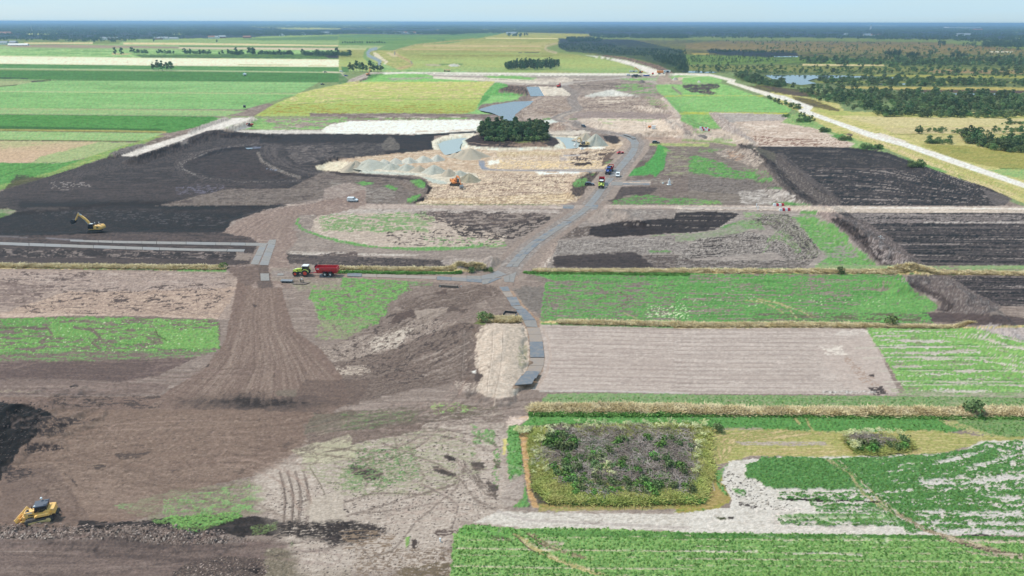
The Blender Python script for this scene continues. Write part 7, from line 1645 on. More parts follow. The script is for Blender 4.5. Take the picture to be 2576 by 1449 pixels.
def heap(tile,ax,ay,by,wpx,mk,label,group=None,stretch=1.0,seed=0,peaks=1):
    p = T(tile,[(ax,by),(ax - wpx / 2,by),(ax + wpx / 2,by),(ax,ay)])
    a = G(*p[1]); b = G(*p[2]); r = (b[0] - a[0]) / 2
    fx,fy = G(*p[0]); cx,cy = fx,fy + r * .85; cx = cx * cy / fy
    h = .2
    while h < 12 and PR(cx,cy,h)[1] > p[3][1]: h += .05
    rs = np.random.RandomState(500 + seed); n_r,n_a = 18,48; vs = []
    ph = rs.uniform(0,6.28,6); am = rs.uniform(.03,.10,6)
    z0 = ground_z(cx,cy)
    cr_ = [(rs.uniform(-.35,.35) * r,rs.uniform(-.2,.2) * r,rs.uniform(.6,.9)) for _ in range(peaks - 1)]
    for i in range(n_r + 1):
        for j in range(n_a):
            t = i / n_r * 1.12; an = 2 * math.pi * j / n_a
            k = 1 + sum(am[q] * math.sin((q + 1) * an + ph[q]) for q in range(6))
            x = math.cos(an) * t * r * k * stretch; y = math.sin(an) * t * r * k * .92
            z = h * (1 - min(t,1)) ** 1.03 * (1 - .07 * math.exp(-(t * 6) ** 2))
            for (ox,oy,s_) in cr_:
                z = max(z,h * s_ * max(0,1 - math.hypot(x - ox * 1.6,y - oy) / (r * .75)) ** 1.05)
            g = math.sin(an * 11 + ph[0] + t * 2) * .5 + math.sin(an * 19 + ph[1]) * .3 + rs.normal() * .22
            z += h * .055 * g * min(1,t * 3) * (1 - t * .5)
            vs.append((x,y,z - (.25 if t > 1.05 else 0)))
    fs = []
    for i in range(n_r):
        for j in range(n_a):
            a_ = i * n_a + j; b_ = i * n_a + (j + 1) % n_a; fs.append((a_,a_ + n_a,b_ + n_a,b_))
    me = bpy.data.meshes.new('heap'); me.from_pydata(vs,[],fs); me.polygons.foreach_set('use_smooth',[True] * len(fs))
    o = link('soil_heap' if mk == 'soil' else 'sand_heap',me,None,HM[mk]); o.location = (cx,cy,z0)
    return tag(o,label,'sand heap' if mk != 'soil' else 'soil heap',group)
g1_ = 'sand heaps along the spit between peat and dig'
for i,(ax,ay,by,w_,mk,lb) in enumerate([
    (115,458,552,190,'tan','large tan heap at the left end of the heap row'),(215,472,556,250,'grey','broad grey heap second from the left end of the row'),
    (322,472,522,100,'white','small white heap behind the broad grey heap'),(410,462,518,110,'white','small white heap second from left in the rear row'),
    (515,457,512,130,'white','white heap in the middle of the rear row'),(620,446,505,130,'white','white heap fourth from left in the rear row'),(725,438,495,105,'white','small white heap at the right end of the rear row by the water'),
    (378,502,560,130,'grey','grey cone left in the front row of heaps'),(490,507,566,130,'grey','grey cone second in the front row of heaps'),(592,520,576,110,'tan','tan cone between two grey cones of the front row'),
    (700,513,590,170,'grey','large grey cone in the middle of the front row'),(812,543,610,130,'tan','tan grey heap right of the large grey cone'),(893,558,608,110,'grey','low grey heap behind the orange excavator'),
    (966,577,657,160,'brown','brown pointed heap right of the orange excavator'),(975,388,480,230,'tan','big tan pointed heap between pond and dig'),(860,425,470,120,'tan','low tan heap at the corner of the pond')]):
    heap('E',ax,ay + 1,by,w_ * 1.1,mk,lb,g1_,seed=i,peaks=1 + i % 3)
heap('M',1430,690,832,240,'grey','biggest pale grey sand heap behind the cream excavator at the pond',seed=30)
heap('M',1330,685,780,210,'tan','wide tan heap leaning on the biggest grey heap',seed=31)
heap('C',122,605,622,30,'white','tiny white sand cone on the grass by the moor track',seed=32)
heap('M',2235,128,163,62,'tan','small tan cone on the bare patch left of the tiny white cone',seed=33)
heap('B',2513,582,606,40,'white','pale cone beside the parked orange truck',seed=34)
heap('B',2265,600,625,60,'soil','small brown soil heap beyond the dirt yard',seed=35)
heap('B',850,480,502,70,'white','pale rubble heap in the meadow beyond the cross road',seed=36,peaks=3)
heap('M',2485,722,750,110,'soil','low brown soil heap below the far barrier blocks',seed=37,peaks=3)
# ------------------------------------------------------------------ machines
def stadium(x0,x1,z0,z1,n=7):
    r = (z1 - z0) / 2; zc_ = (z0 + z1) / 2; p = []
    for i in range(n + 1):
        a = -math.pi / 2 + math.pi * i / n; p.append((x1 - r + math.cos(a) * r,zc_ + math.sin(a) * r))
    for i in range(n + 1):
        a = math.pi / 2 + math.pi * i / n; p.append((x0 + r + math.cos(a) * r,zc_ + math.sin(a) * r))
    return p
def beam(mb,pts,th,y0,y1):
    """arm of changing depth along a bent centre line (x, z)"""
    up,dn = [],[]
    for i,(x,z) in enumerate(pts):
        a = pts[max(i - 1,0)]; b = pts[min(i + 1,len(pts) - 1)]; dx,dz = b[0] - a[0],b[1] - a[1]; l_ = math.hypot(dx,dz)
        nx,nz = -dz / l_,dx / l_; up.append((x + nx * th[i] / 2,z + nz * th[i] / 2)); dn.append((x - nx * th[i] / 2,z - nz * th[i] / 2))
    for i in range(len(pts) - 1):
        mb.prof([dn[i],dn[i + 1],up[i + 1],up[i]],y0,y1)
    for (x,z),t in zip(pts,th): mb.cyl((x,y0 - .004,z),(x,y1 + .004,z),t * .5,n=12)
    return mb
def track(parent,x0,x1,y,wd,hgt,pads=15):
    o = MB().prof(stadium(x0,x1,0,hgt),y - wd / 2,y + wd / 2).build('track',M['track'],parent)
    mb = MB(); L_ = (x1 - x0 - hgt)
    for i in range(pads):
        x = x0 + hgt / 2 + L_ * (i + .5) / pads
        mb.box(x,y,hgt + .03,L_ / pads * .35,wd * 1.03,.07); mb.box(x,y,.02,L_ / pads * .35,wd * 1.03,.07)
    for s_,xe in ((1,x1 - hgt / 2),(-1,x0 + hgt / 2)):
        for k in range(5):
            a = math.radians(-75 + 37 * k); mb.box(xe + s_ * math.cos(a) * (hgt / 2 + .02),y,hgt / 2 + math.sin(a) * (hgt / 2 + .02),.10,wd * 1.03,.10)
    mb.build('grousers',M['steel'] if False else M['dark'],o)
    mb = MB(); s2 = 1 if y > 0 else -1
    for i in range(5): mb.cyl((x0 + hgt / 2 + L_ * i / 4,y + s2 * (wd / 2 - .02),hgt * .42),(x0 + hgt / 2 + L_ * i / 4,y + s2 * (wd / 2 + .03),hgt * .42),hgt * .3 if i in (0,4) else hgt * .2,n=10)
    mb.build('rollers',M['track'],o)
    return o
def excavator(name,vx,vy,heading,col,label,boom,stick,bucket,under=0.0,white=True,s=1.0,buck='dark',group=None,stick_col=None):
    """boom, stick: centre lines (x, z) in metres; bucket: (x, z, angle)"""
    root = place_thing(name,vx,vy,heading,label,'excavator',group)
    root.scale = (s,s,s)
    for y in (-1.15,1.15):
        t_ = track(root,-2.1,2.1,y,.62,.95)
        t_.rotation_euler.z = math.radians(under)
    u = MB(); u.box(0,0,.55,1.8,1.7,.5); u.cyl((0,0,.7),(0,0,1.12),.75,n=16)
    un = u.build('undercarriage',M['dark'],root); un.rotation_euler.z = math.radians(under)
    b = MB(); b.prof([(-2.75,1.2),(-2.95,1.5),(-2.9,2.3),(-2.6,2.5),(-1.0,2.45),(-.6,2.3),(-.55,1.2)],-1.38,1.38,bev=.03)
    b.prof([(-.6,1.2),(-.6,2.15),(1.2,1.85),(1.35,1.2)],-1.38,-.45,bev=.03); b.prof([(-.6,1.13),(1.3,1.13),(1.3,1.28),(-.6,1.28)],-1.38,1.38)
    body = b.build('body',M[col],root)
    MB().prof([(-3.12,1.25),(-3.2,1.6),(-3.15,2.1),(-2.85,2.2),(-2.75,1.22)],-1.3,1.3,bev=.05).build('counterweight',M[col],root)
    g = MB(); g.box(-2.0,-1.39,1.85,.7,.03,.5); g.box(-2.0,1.39,1.85,.7,.03,.5); g.cyl((-1.6,.6,2.45),(-1.6,.6,2.95),.08,n=8); g.box(-1.9,-.4,2.5,.9,.7,.06); g.build('engine_vents',M['dark'],body)
    c = MB(); c.prof([(-.45,1.3),(-.5,2.75),(-.35,2.95),(.85,2.95),(1.3,2.1),(1.3,1.3)],.42,1.36,bev=.02); cab = c.build('cab',M['glass'],root)
    f = MB()
    for y in (.42,1.36):
        for (a,q) in (((-.45,1.3),(-.5,2.8)),((-.35,2.93),(.85,2.93)),((.85,2.95),(1.3,2.1)),((1.3,2.1),(1.3,1.3)),((.35,1.3),(.35,2.93))): f.cyl((a[0],y,a[1]),(q[0],y,q[1]),.045,n=6)
    f.box(.25,.89,2.98,1.35,1.02,.07); f.build('cab_frame',M['white' if white else 'dark'] if col != 'yellow' else M['black'],cab)
    MB().box(.25,.89,3.04,1.1,.8,.05).build('cab_roof',M['white' if white else 'dark'],cab)
    bo = beam(MB(),boom,[.45,.68,.72,.62,.42][:len(boom)] if len(boom) > 3 else [.5,.7,.45],-.24,.24).build('boom',M[col],root)
    st = beam(MB(),stick,[.36,.52,.42,.3][:len(stick)] if len(stick) > 2 else [.5,.3],-.19,.19).build('stick',M[stick_col or col],root)
    hy = MB(); k = boom[len(boom) // 2]
    for y in (-.34,.34): hy.cyl((1.1,y,1.5),(k[0],y,k[1] - .2),.09,n=8)
    k2 = boom[-2]; k3 = stick[0]
    hy.cyl((k2[0],0,k2[1] + .5),(k3[0] + .05,0,k3[1] + .32),.09,n=8); hy.cyl((stick[0][0],0,stick[0][1] + .35),(stick[-1][0] - .1,0,stick[-1][1] + .6),.07,n=8)
    hy.build('hydraulic_rams',M['steel'],bo)
    if white and col == 'yellow': MB().box((boom[-1][0] + boom[-2][0]) / 2,0,(boom[-1][1] + boom[-2][1]) / 2 + .42,1.3,.3,.14,rot=RY(-math.atan2(boom[-1][1] - boom[-2][1],boom[-1][0] - boom[-2][0]))).build('boom_ram_cover',M['white'],bo)
    bx,bz,ba = bucket; r_ = RY(math.radians(ba)); B_ = MB()
    pr = [(-.1,.35),(.35,.45),(.75,.1),(.85,-.5),(.55,-.95),(0,-1.1),(-.45,-.95)]
    def tr(p): v = r_ @ Vector((p[0],0,p[1])); return (v.x + bx,v.z + bz)
    q = [tr(p) for p in pr]
    for i in range(len(q) - 1):
        a,d = q[i],q[i + 1]; n_ = Vector((-(d[1] - a[1]),d[0] - a[0])); n_ = n_ / (n_.length + 1e-9) * .05
        B_.prof([a,d,(d[0] + n_.x,d[1] + n_.y),(a[0] + n_.x,a[1] + n_.y)],-.75,.75)
    for y in (-.75,.70): B_.prof(q,y,y + .05)
    bk = B_.build('bucket',M[buck],root)
    te = MB(); e0,e1 = tr((-.45,-.95)),tr((-.75,-.9))
    for i in range(5): te.cyl((e0[0],-.62 + i * .31,e0[1]),(e1[0],-.62 + i * .31,e1[1]),.06,.02,n=5)
    te.build('bucket_teeth',M['steel'],bk)
    if white:
        d = MB(); d.cyl((-1.2,1.0,2.4),(-1.2,1.0,3.5),.03,n=6); d.cyl((-1.2,1.0,3.45),(-1.2,1.0,3.6),.17,.12,n=10); d.cyl((-1.2,-1.0,2.4),(-1.2,-1.0,3.0),.03,n=6); d.cyl((-1.2,-1.0,2.98),(-1.2,-1.0,3.12),.17,.12,n=10)
        d.build('positioning_antenna',M['white'],body)
    return root
excavator('excavator',240,583,176,'yellow','yellow tracked excavator with raised boom digging in the black peat at left',[(.9,1.75),(1.7,3.4),(2.8,4.6),(3.8,5.4),(4.5,5.9)],[(4.4,6.3),(4.8,5.7),(5.7,4.4),(6.2,3.8)],(6.4,3.5,-62),under=25,s=1.06,buck='dark')
excavator('excavator',1145,466,-66,'orange','orange tracked excavator facing the camera in the sandy dig',[(.9,1.7),(1.8,3.6),(3.0,4.5),(4.3,4.5),(5.6,4.2)],[(5.4,4.6),(6.1,3.6),(7.3,1.9)],(7.5,1.3,0),under=58,s=1.08,buck='steel')
excavator('excavator',1467,369,196,'cream_yellow','cream yellow excavator at the pond edge in front of the big grey heap',[(.9,1.7),(1.3,3.4),(1.9,4.6),(2.9,4.4),(3.6,3.8)],[(3.4,4.3),(4.0,3.0),(4.2,1.8)],(4.2,1.2,-20),under=30,s=1.15,buck='concrete',stick_col='concrete')
excavator('excavator',927,190,65,'orange','orange excavator on the dirt road before the two dark tree clumps',[(.9,1.7),(1.6,3.8),(2.6,5.4),(3.4,7.2)],[(3.3,7.6),(3.9,6.4),(4.6,5.2)],(4.8,4.8,-30),s=1.25,white=False)
excavator('excavator',1406,220,60,'bright_red','red orange excavator beside the winding road near the rectangular pond',[(.9,1.7),(1.4,3.2),(2.1,4.2),(2.6,4.4)],[(2.4,4.6),(3.0,3.4),(3.2,2.2)],(3.2,1.6,-10),s=1.1,white=False)
excavator('excavator',1611,184,172,'orange','orange excavator with folded arm beyond the cross road at the white sand road',[(.9,1.7),(2.6,3.6),(4.6,5.0),(6.2,6.2)],[(6.0,6.6),(6.9,5.2),(7.4,2.8)],(7.4,2.2,-20),s=1.25,white=True)
excavator('excavator',629,318,200,'bright_red','small red excavator on the grass strip beside the pale haul road',[(.9,1.7),(1.2,2.4),(1.8,2.9),(2.5,2.5)],[(2.4,2.8),(2.9,2.0),(3.1,1.4)],(3.2,1.0,-30),s=.8,white=False,buck='offwhite')
def bulldozer(vx,vy,heading):
    root = place_thing('bulldozer',vx,vy,heading,'yellow bulldozer with dark cab roof working at the lower left edge','bulldozer')
    root.scale = (.95,.95,.95)
    for y in (-1.05,1.05):
        t_ = track(root,-2.0,1.75,y,.80,1.05,13)
        fr = MB(); s2 = 1 if y > 0 else -1; fr.prof([(-1.6,.28),(1.3,.28),(1.3,.62),(-1.5,.75)],y + s2 * .38,y + s2 * .46); fr.cyl((-1.45,y + s2 * .36,.62),(-1.45,y + s2 * .50,.62),.34,n=14); fr.build('track_frame',M['cream_yellow'],t_)
    b = MB(); b.prof([(-.1,.9),(1.9,.85),(1.95,1.75),(1.75,1.9),(.45,2.05),(-.1,1.95)],-.52,.52,bev=.03); b.prof([(-1.9,1.05),(-1.9,1.95),(-1.2,2.05),(-.1,1.35),(.3,1.2),(.3,.95)],-.95,.95,bev=.03)
    b.prof([(-1.75,1.35),(-1.6,1.75),(-.2,1.75),(.35,1.45),(.35,1.3)],-1.42,-.7,bev=.03); b.prof([(-1.75,1.35),(-1.6,1.75),(-.2,1.75),(.35,1.45),(.35,1.3)],.7,1.42,bev=.03)
    body = b.build('body',M['yellow'],root)
    MB().prof([(-2.35,1.15),(-2.3,2.05),(-1.75,2.15),(-1.75,1.15)],-.85,.85,bev=.04).build('fuel_tank',M['yellow'],root)
    x = MB(); x.box(1.1,0,1.93,1.2,.7,.05); x.cyl((.9,-.25,1.9),(.9,-.25,2.5),.07,n=8); x.cyl((1.3,.2,1.9),(1.3,.2,2.25),.1,n=8); x.box(1.0,.53,1.35,.7,.03,.2); x.box(1.0,-.53,1.35,.7,.03,.2); x.build('exhaust_and_grilles',M['dark'],body)
    MB().box(1.1,.535,1.78,.75,.012,.14).box(1.1,-.535,1.78,.75,.012,.14).build('side_sign',M['white'],body)
    cab = MB().prof([(-1.35,1.75),(-1.3,2.75),(.15,2.75),(.35,1.8)],-.72,.72,bev=.02).build('cab',M['glass'],root)
    f = MB()
    for y in (-.72,.72):
        for a,q in (((-1.35,1.75),(-1.3,2.78)),((-.5,1.75),(-.5,2.78)),((.35,1.8),(.15,2.78))): f.cyl((a[0],y,a[1]),(q[0],y,q[1]),.06,n=6)
    f.build('cab_posts',M['black'],cab)
    r_ = MB(); r_.box(-.58,0,2.86,1.95,1.72,.13,taper=(.96,.94)); r_.box(-1.25,.5,2.96,.4,.3,.08); r_.box(-1.25,-.5,2.96,.4,.3,.08); r_.build('cab_roof',M['slate'],cab)
    w_ = MB(); w_.cyl((.15,.62,2.9),(.15,.62,3.05),.17,.10,n=12); w_.cyl((-.5,-.75,2.9),(-.5,-.75,3.3),.03,n=6); w_.cyl((-.5,-.75,3.28),(-.5,-.75,3.46),.2,.12,n=12); w_.build('positioning_antenna',M['white'],cab)
    bl = MB(); pts = [(2.75,.05),(2.62,.35),(2.6,.7),(2.7,1.05),(2.85,1.25)]
    for i in range(4):
        a,q = pts[i],pts[i + 1]; bl.prof([a,q,(q[0] - .09,q[1] + .02),(a[0] - .09,a[1])],-1.75,1.75)
    bl.box(2.55,-1.0,.6,.2,.12,.9); bl.box(2.55,1.0,.6,.2,.12,.9); blade = bl.build('blade',M['yellow'],root); blade.rotation_euler.z = math.radians(-14)
    MB().box(2.80,0,.08,.06,3.54,.2).build('cutting_edge',M['steel'],blade)
    a = MB()
    for y in (-.62,.62): a.cyl((.6,y,.6),(2.6,y,.5),.13,n=8); a.cyl((1.7,y * .7,1.55),(2.5,y * .8,1.0),.08,n=8)
    a.box(2.1,0,.85,.5,.9,.5); a.build('push_arms',M['yellow'],root)
    rp_ = MB(); rp_.box(-2.5,0,.9,.35,1.2,.35); rp_.cyl((-2.6,-.4,.9),(-2.75,-.4,.25),.09,.04,n=6); rp_.cyl((-2.6,.4,.9),(-2.75,.4,.25),.09,.04,n=6); rp_.build('ripper',M['dark'],root)
    return root
bulldozer(104,1306,199)
def tractor(vx,vy,heading,col,rim,roof,label,plate=True):
    root = place_thing('tractor',vx,vy,heading,label,'tractor')
    for x,r,wd,y in ((0,1.0,.68,.98),(2.95,.78,.58,.95)):
        for s_ in (-1,1): wheel(root,x,s_ * y,r,wd,rim,s_,.60 if r > .9 else .55)
    ch = MB(); ch.box(1.4,0,1.0,3.9,.55,.5); ch.box(0,0,1.0,.35,1.7,.3); ch.box(2.95,0,.8,.3,1.6,.25); ch.box(3.75,0,.85,.35,.7,.55); ch.box(.9,.62,.75,.9,.35,.5); ch.box(.9,-.62,.75,.9,.35,.5); ch.build('chassis',M['dark'],root)
    h = MB(); h.prof([(.95,1.2),(.95,2.15),(2.2,2.12),(3.3,1.92),(3.72,1.6),(3.75,1.25),(3.4,1.2)],-.43,.43,bev=.06); hood = h.build('hood',M[col],root)
    g = MB(); g.box(3.74,0,1.42,.06,.6,.35); g.box(2.6,.44,1.5,.8,.03,.22); g.box(2.6,-.44,1.5,.8,.03,.22); g.cyl((1.1,-.5,2.0),(1.1,-.5,3.0),.06,n=8); g.build('grille_and_exhaust',M['black'],hood)
    l_ = MB(); l_.box(3.72,.25,1.72,.05,.2,.1); l_.box(3.72,-.25,1.72,.05,.2,.1); l_.box(2.9,0,1.995,.6,.3,.03); l_.build('headlights',M['white'],hood)
    cab = MB().prof([(-.75,1.5),(-.85,2.95),(.75,2.95),(1.05,1.9),(.95,1.3),(0,1.3)],-.78,.78,bev=.02).build('cab',M['glass'],root)
    f = MB()
    for y in (-.78,.78):
        for a,q in (((-.75,1.5),(-.85,2.98)),((.05,1.3),(.0,2.98)),((.98,1.4),(.75,2.98))): f.cyl((a[0],y,a[1]),(q[0],y,q[1]),.05,n=6)
    f.build('cab_posts',M['black'],cab)
    MB().prof([(-1.0,2.98),(-.95,3.14),(.7,3.18),(.98,3.0)],-.88,.88,bev=.06).build('cab_roof',M[roof],cab)
    for s_ in (-1,1):
        fd = MB()
        for k in range(7):
            a0,a1 = math.radians(20 + k * 20),math.radians(40 + k * 20); r_ = 1.14
            fd.prof([(math.cos(a0) * r_,1 + math.sin(a0) * r_),(math.cos(a1) * r_,1 + math.sin(a1) * r_),(math.cos(a1) * 1.08,1 + math.sin(a1) * 1.08),(math.cos(a0) * 1.08,1 + math.sin(a0) * 1.08)],s_ * .78,s_ * 1.34)
        fd.build('fender',M[col],root)
        ff = MB()
        for k in range(4):
            a0,a1 = math.radians(35 + k * 25),math.radians(60 + k * 25); ff.prof([(2.95 + math.cos(a0) * .9,.78 + math.sin(a0) * .9),(2.95 + math.cos(a1) * .9,.78 + math.sin(a1) * .9),(2.95 + math.cos(a1) * .86,.78 + math.sin(a1) * .86),(2.95 + math.cos(a0) * .86,.78 + math.sin(a0) * .86)],s_ * .72,s_ * 1.2)
        ff.build('front_fender',M[col if col == 'lime' else 'dark'],root)
    mi = MB()
    for s_ in (-1,1): mi.cyl((.95,s_ * .8,2.5),(1.2,s_ * 1.35,2.5),.03,n=5); mi.box(1.2,s_ * 1.4,2.42,.05,.2,.34)
    mi.build('mirror',M['dark'],cab)
    return root
def trailer(x,y,z,heading,label,s=1.0,loaded=False):
    root = empty('dump_trailer',(x,y,z),math.radians(heading),label,'trailer')
    for ax in (-1.15,.45):
        for s_ in (-1,1): wheel(root,ax,s_ * 1.0,.70,.58,'offwhite',s_,.42)
    b = MB(); xr,xf = -3.1,3.1
    sec = [(.62,1.15),(.98,1.45),(1.2,2.05),(1.27,2.75)]
    for s_ in (-1,1):
        for i in range(3):
            (ya,za),(yb,zb) = sec[i],sec[i + 1]
            vs = [(xr,s_ * ya,za),(xf - .25 + i * .12,s_ * ya,za),(xf - .25 + (i + 1) * .12,s_ * yb,zb),(xr,s_ * yb,zb)]
            n_ = [(v[0],v[1] - s_ * .07,v[2] + .02) for v in vs]
            b.add(vs + n_,[(0,1,2,3),(7,6,5,4),(0,4,5,1),(1,5,6,2),(2,6,7,3),(3,7,4,0)])
    b.box((xr + xf - .25) / 2,0,1.14,xf - xr - .25,1.3,.08)
    b.prof([(xf - .3,1.12),(xf + .15,2.75),(xf + .08,2.75),(xf - .38,1.12)],-1.2,1.2)
    for k in range(5): b.box(xr + .4 + k * 1.35,1.24,2.2,.09,.10,1.0,rot=RX(.12)); b.box(xr + .4 + k * 1.35,-1.24,2.2,.09,.10,1.0,rot=RX(-.12))
    b.box(0,1.29,2.76,6.25,.12,.12); b.box(0,-1.29,2.76,6.25,.12,.12); body = b.build('body',M['red'],root)
    MB().prof([(xr - .1,1.1),(xr - .35,1.9),(xr - .12,2.8),(xr,2.8),(xr,1.1)],-1.25,1.25).build('tailgate',M['red'],root)
    MB().box(xf + .16,0,3.0,.08,2.4,.6).build('front_screen',M['black'],body)
    MB().box(xf - .75,1.315,2.42,.75,.012,.22,rot=RX(.06)).box(xf - .75,-1.315,2.42,.75,.012,.22,rot=RX(-.06)).build('name_sign',M['white'],body)
    c = MB(); c.box(.2,.4,.95,5.6,.18,.28); c.box(.2,-.4,.95,5.6,.18,.28); c.prof([(3.0,.8),(3.0,1.1),(5.1,.8),(5.1,.6)],-.18,.18); c.box(-1.15,0,.7,.2,1.6,.2); c.box(.45,0,.7,.2,1.6,.2); c.build('drawbar',M['red'],root)
    mg = MB()
    for s_ in (-1,1): mg.box(-.35,s_ * 1.02,1.52,3.0,.55,.05)
    mg.build('mudguard',M['dark'],root)
    if loaded:
        v,f,ii = [],[],0
        rs = np.random.RandomState(77)
        for i in range(13):
            for j in range(7):
                v.append((-2.9 + i * .48,-1.12 + j * .373,2.35 + .35 * math.sin(math.pi * j / 6) * math.sin(math.pi * i / 12) ** .5 + rs.normal() * .05))
        for i in range(12):
            for j in range(6): a = i * 7 + j; f.append((a,a + 7,a + 8,a + 1))
        me = bpy.data.meshes.new('load'); me.from_pydata(v,[],f); link('load',me,root,HM['tan'])
    return root
def head(v1,v2):
    a,b = place(*v1),place(*v2); return math.degrees(math.atan2(b.y - a.y,b.x - a.x))
def rig(vx,vy,hd,col,rim,roof,lt,ll,tr_gap=5.9,bend=0,loaded=False):
    t = tractor(vx,vy,hd,col,rim,roof,lt); a = math.radians(hd + bend); hitch = t.location - Vector((math.cos(math.radians(hd)),math.sin(math.radians(hd)),0)) * 1.1
    p = hitch - Vector((math.cos(a),math.sin(a),0)) * (tr_gap - .7); trailer(p.x,p.y,ground_z(p.x,p.y),hd + bend,ll,loaded=loaded)
rig(771,692,179.0,'lime','rim_red','white','lime green tractor with red wheels and white roof standing on the plate road at left','dark red dump trailer behind the lime tractor seen from the side',bend=0)
hd = head((1560,395),(1522,470))
rig(1531,436,hd - 2,'blue','blue','blue','blue tractor driving towards the camera on the plate road','red dump trailer behind the blue tractor',loaded=True)
hd = head((1520,455),(1508,500))
rig(1512.5,470,hd + 2,'lime','rim_red','white','lime green tractor with white roof coming down the plate road ahead of the blue one','red dump trailer behind the lime tractor on the middle of the road')
def car(kind,vx,vy,heading,col,label,cat,s=1.0):
    name = {'van': 'delivery_van','hatch': 'parked_car','suv': 'off_road_car'}[kind]
    root = place_thing(name,vx,vy,heading,label,cat); root.scale = (s,s,s)
    if kind == 'van':
        L_,Wd,pr = 4.4,.92,[(-2.2,.35),(-2.22,.9),(-2.12,1.8),(-1.95,1.88),(.25,1.88),(.6,1.78),(1.25,1.12),(2.0,.92),(2.18,.7),(2.18,.35)]
        gl = [[(.35,1.2),(.32,1.68),(.55,1.66),(1.02,1.18)]]; ws = ((.62,1.76),(1.24,1.13))
    elif kind == 'suv':
        L_,Wd,pr = 4.6,.93,[(-2.25,.45),(-2.3,.9),(-2.2,1.1),(-2.0,1.72),(-.2,1.78),(.25,1.7),(.85,1.15),(2.05,1.0),(2.28,.8),(2.28,.45)]
        gl = [[(-1.85,1.15),(-1.75,1.6),(-.95,1.64),(-.95,1.15)],[(-.85,1.15),(-.85,1.64),(.15,1.6),(.6,1.15)]]; ws = ((.27,1.68),(.83,1.17))
    else:
        L_,Wd,pr = 4.3,.88,[(-2.1,.35),(-2.15,.8),(-1.95,1.1),(-1.55,1.5),(-.2,1.52),(.2,1.45),(.95,1.0),(1.95,.82),(2.15,.6),(2.15,.35)]
        gl = [[(-1.6,1.02),(-1.35,1.38),(-.7,1.42),(-.7,1.02)],[(-.6,1.02),(-.6,1.42),(.1,1.38),(.65,1.0)]]; ws = ((.22,1.43),(.93,1.02))
    body = MB().prof(pr,-Wd,Wd,bev=.05).build('body',M[col],root)
    g = MB()
    for q in gl:
        for s_ in (-1,1): g.prof(q,s_ * (Wd - .02),s_ * (Wd + .006))
    (x0,z0),(x1,z1) = ws; g.add([(x0,-Wd * .8,z0 + .015),(x0,Wd * .8,z0 + .015),(x1,Wd * .86,z1 + .015),(x1,-Wd * .86,z1 + .015),(x0 - .05,-Wd * .8,z0 - .03),(x0 - .05,Wd * .8,z0 - .03),(x1 - .05,Wd * .86,z1 - .03),(x1 - .05,-Wd * .86,z1 - .03)],[(0,3,2,1),(4,5,6,7),(0,1,5,4),(1,2,6,5),(2,3,7,6),(3,0,4,7)])
    if kind != 'van': g.box(pr[2][0] * .96 + .02,0,(pr[2][1] + pr[3][1]) / 2,.08,Wd * 1.5,(pr[3][1] - pr[2][1]) * .7,rot=RY(.45))
    g.build('windows',M['glass'],body)
    bp = MB(); bp.box(L_ / 2 - .02,0,.48,.18,Wd * 1.9,.26); bp.box(-L_ / 2 + .02,0,.48,.18,Wd * 1.9,.26); bp.build('bumper',M['dark'],body)
    hl = MB()
    for s_ in (-1,1): hl.box(L_ / 2 - .12,s_ * Wd * .72,.74,.12,.28,.12)
    hl.build('headlights',M['white'],body)
    for x in (-1.32,1.32):
        for s_ in (-1,1): wheel(root,x,s_ * (Wd - .1),.33 if kind != 'suv' else .38,.22,'silver',s_,.66)
    return root
car('van',887.5,507,-2,'white','white delivery van parked by the cross road left of the dig','van')
car('van',1554,444,head((1556,428),(1552,448)),'white','white van standing on the plate road beside the blue tractor','van')
car('hatch',1483,466,-3,'navy','dark blue car parked on the spur beside the lime tractor','car')
car('suv',1650,361,0,'navy','dark off road car parked beyond the leafy green slope','car')
car('suv',1468,320,head((1445,310),(1490,326)),'navy','black off road car driving on the bend of the winding road','car')
car('hatch',819,182.5,20,'black','tiny dark car on the pale lane between the green fields','car',1.1)
car('suv',812,213.5,40,'black','dark car at the end of the narrow soil track','car',1.0)
car('suv',871,192,20,'blue','blue car left of the orange excavator on the dirt road','car',1.1)
car('van',1581,190.5,15,'white','white van parked left of the dark lorry beyond the yard','van',1.3)
car('suv',1609,193,5,'navy','dark car parked right of the lorry in the dirt yard','car',1.15)
car('van',859,181,0,'white','white van by the left tree clump beside the dirt road','van',1.2)
def lorry(vx,vy,heading,cabc,boxc,label,long=5.0,s=1.0,dump=False,cat='lorry'):
    root = place_thing('lorry' if not dump else 'dump_truck',vx,vy,heading,label,cat); root.scale = (s,s,s)
    for x in ((-2.6,-1.3,2.6) if not dump else (-2.4,-.9,3.0)):
        for s_ in (-1,1): wheel(root,x,s_ * 1.0,.55 if not dump else .85,.45,'offwhite' if not dump else cabc,s_,.5)
    MB().box(.2,0,.95,7.4,.9,.3).build('chassis',M['dark'],root)
    cab = MB().prof([(2.0,.9),(2.0,2.7),(2.2,2.85),(3.2,2.8),(3.6,1.9),(3.7,.8)],-1.15,1.15,bev=.03).build('cab',M[cabc],root)
    g = MB(); g.prof([(2.6,1.9),(2.6,2.6),(3.12,2.55),(3.35,1.9)],-1.16,-1.12); g.prof([(2.6,1.9),(2.6,2.6),(3.12,2.55),(3.35,1.9)],1.12,1.16); g.box(3.46,0,2.2,.3,1.9,.6,rot=RY(-.4)); g.build('windows',M['glass'],cab)
    if dump: MB().prof([(-4.0,1.5),(-4.3,2.9),(1.7,3.0),(2.1,2.7),(1.3,1.3),(-2.8,1.2)],-1.4,1.4,bev=.03).build('dump_body',M[boxc],root)
    else: MB().box(-1.2,0,2.3,long + .6,2.4,2.2).build('cargo_box',M[boxc],root)
    return root
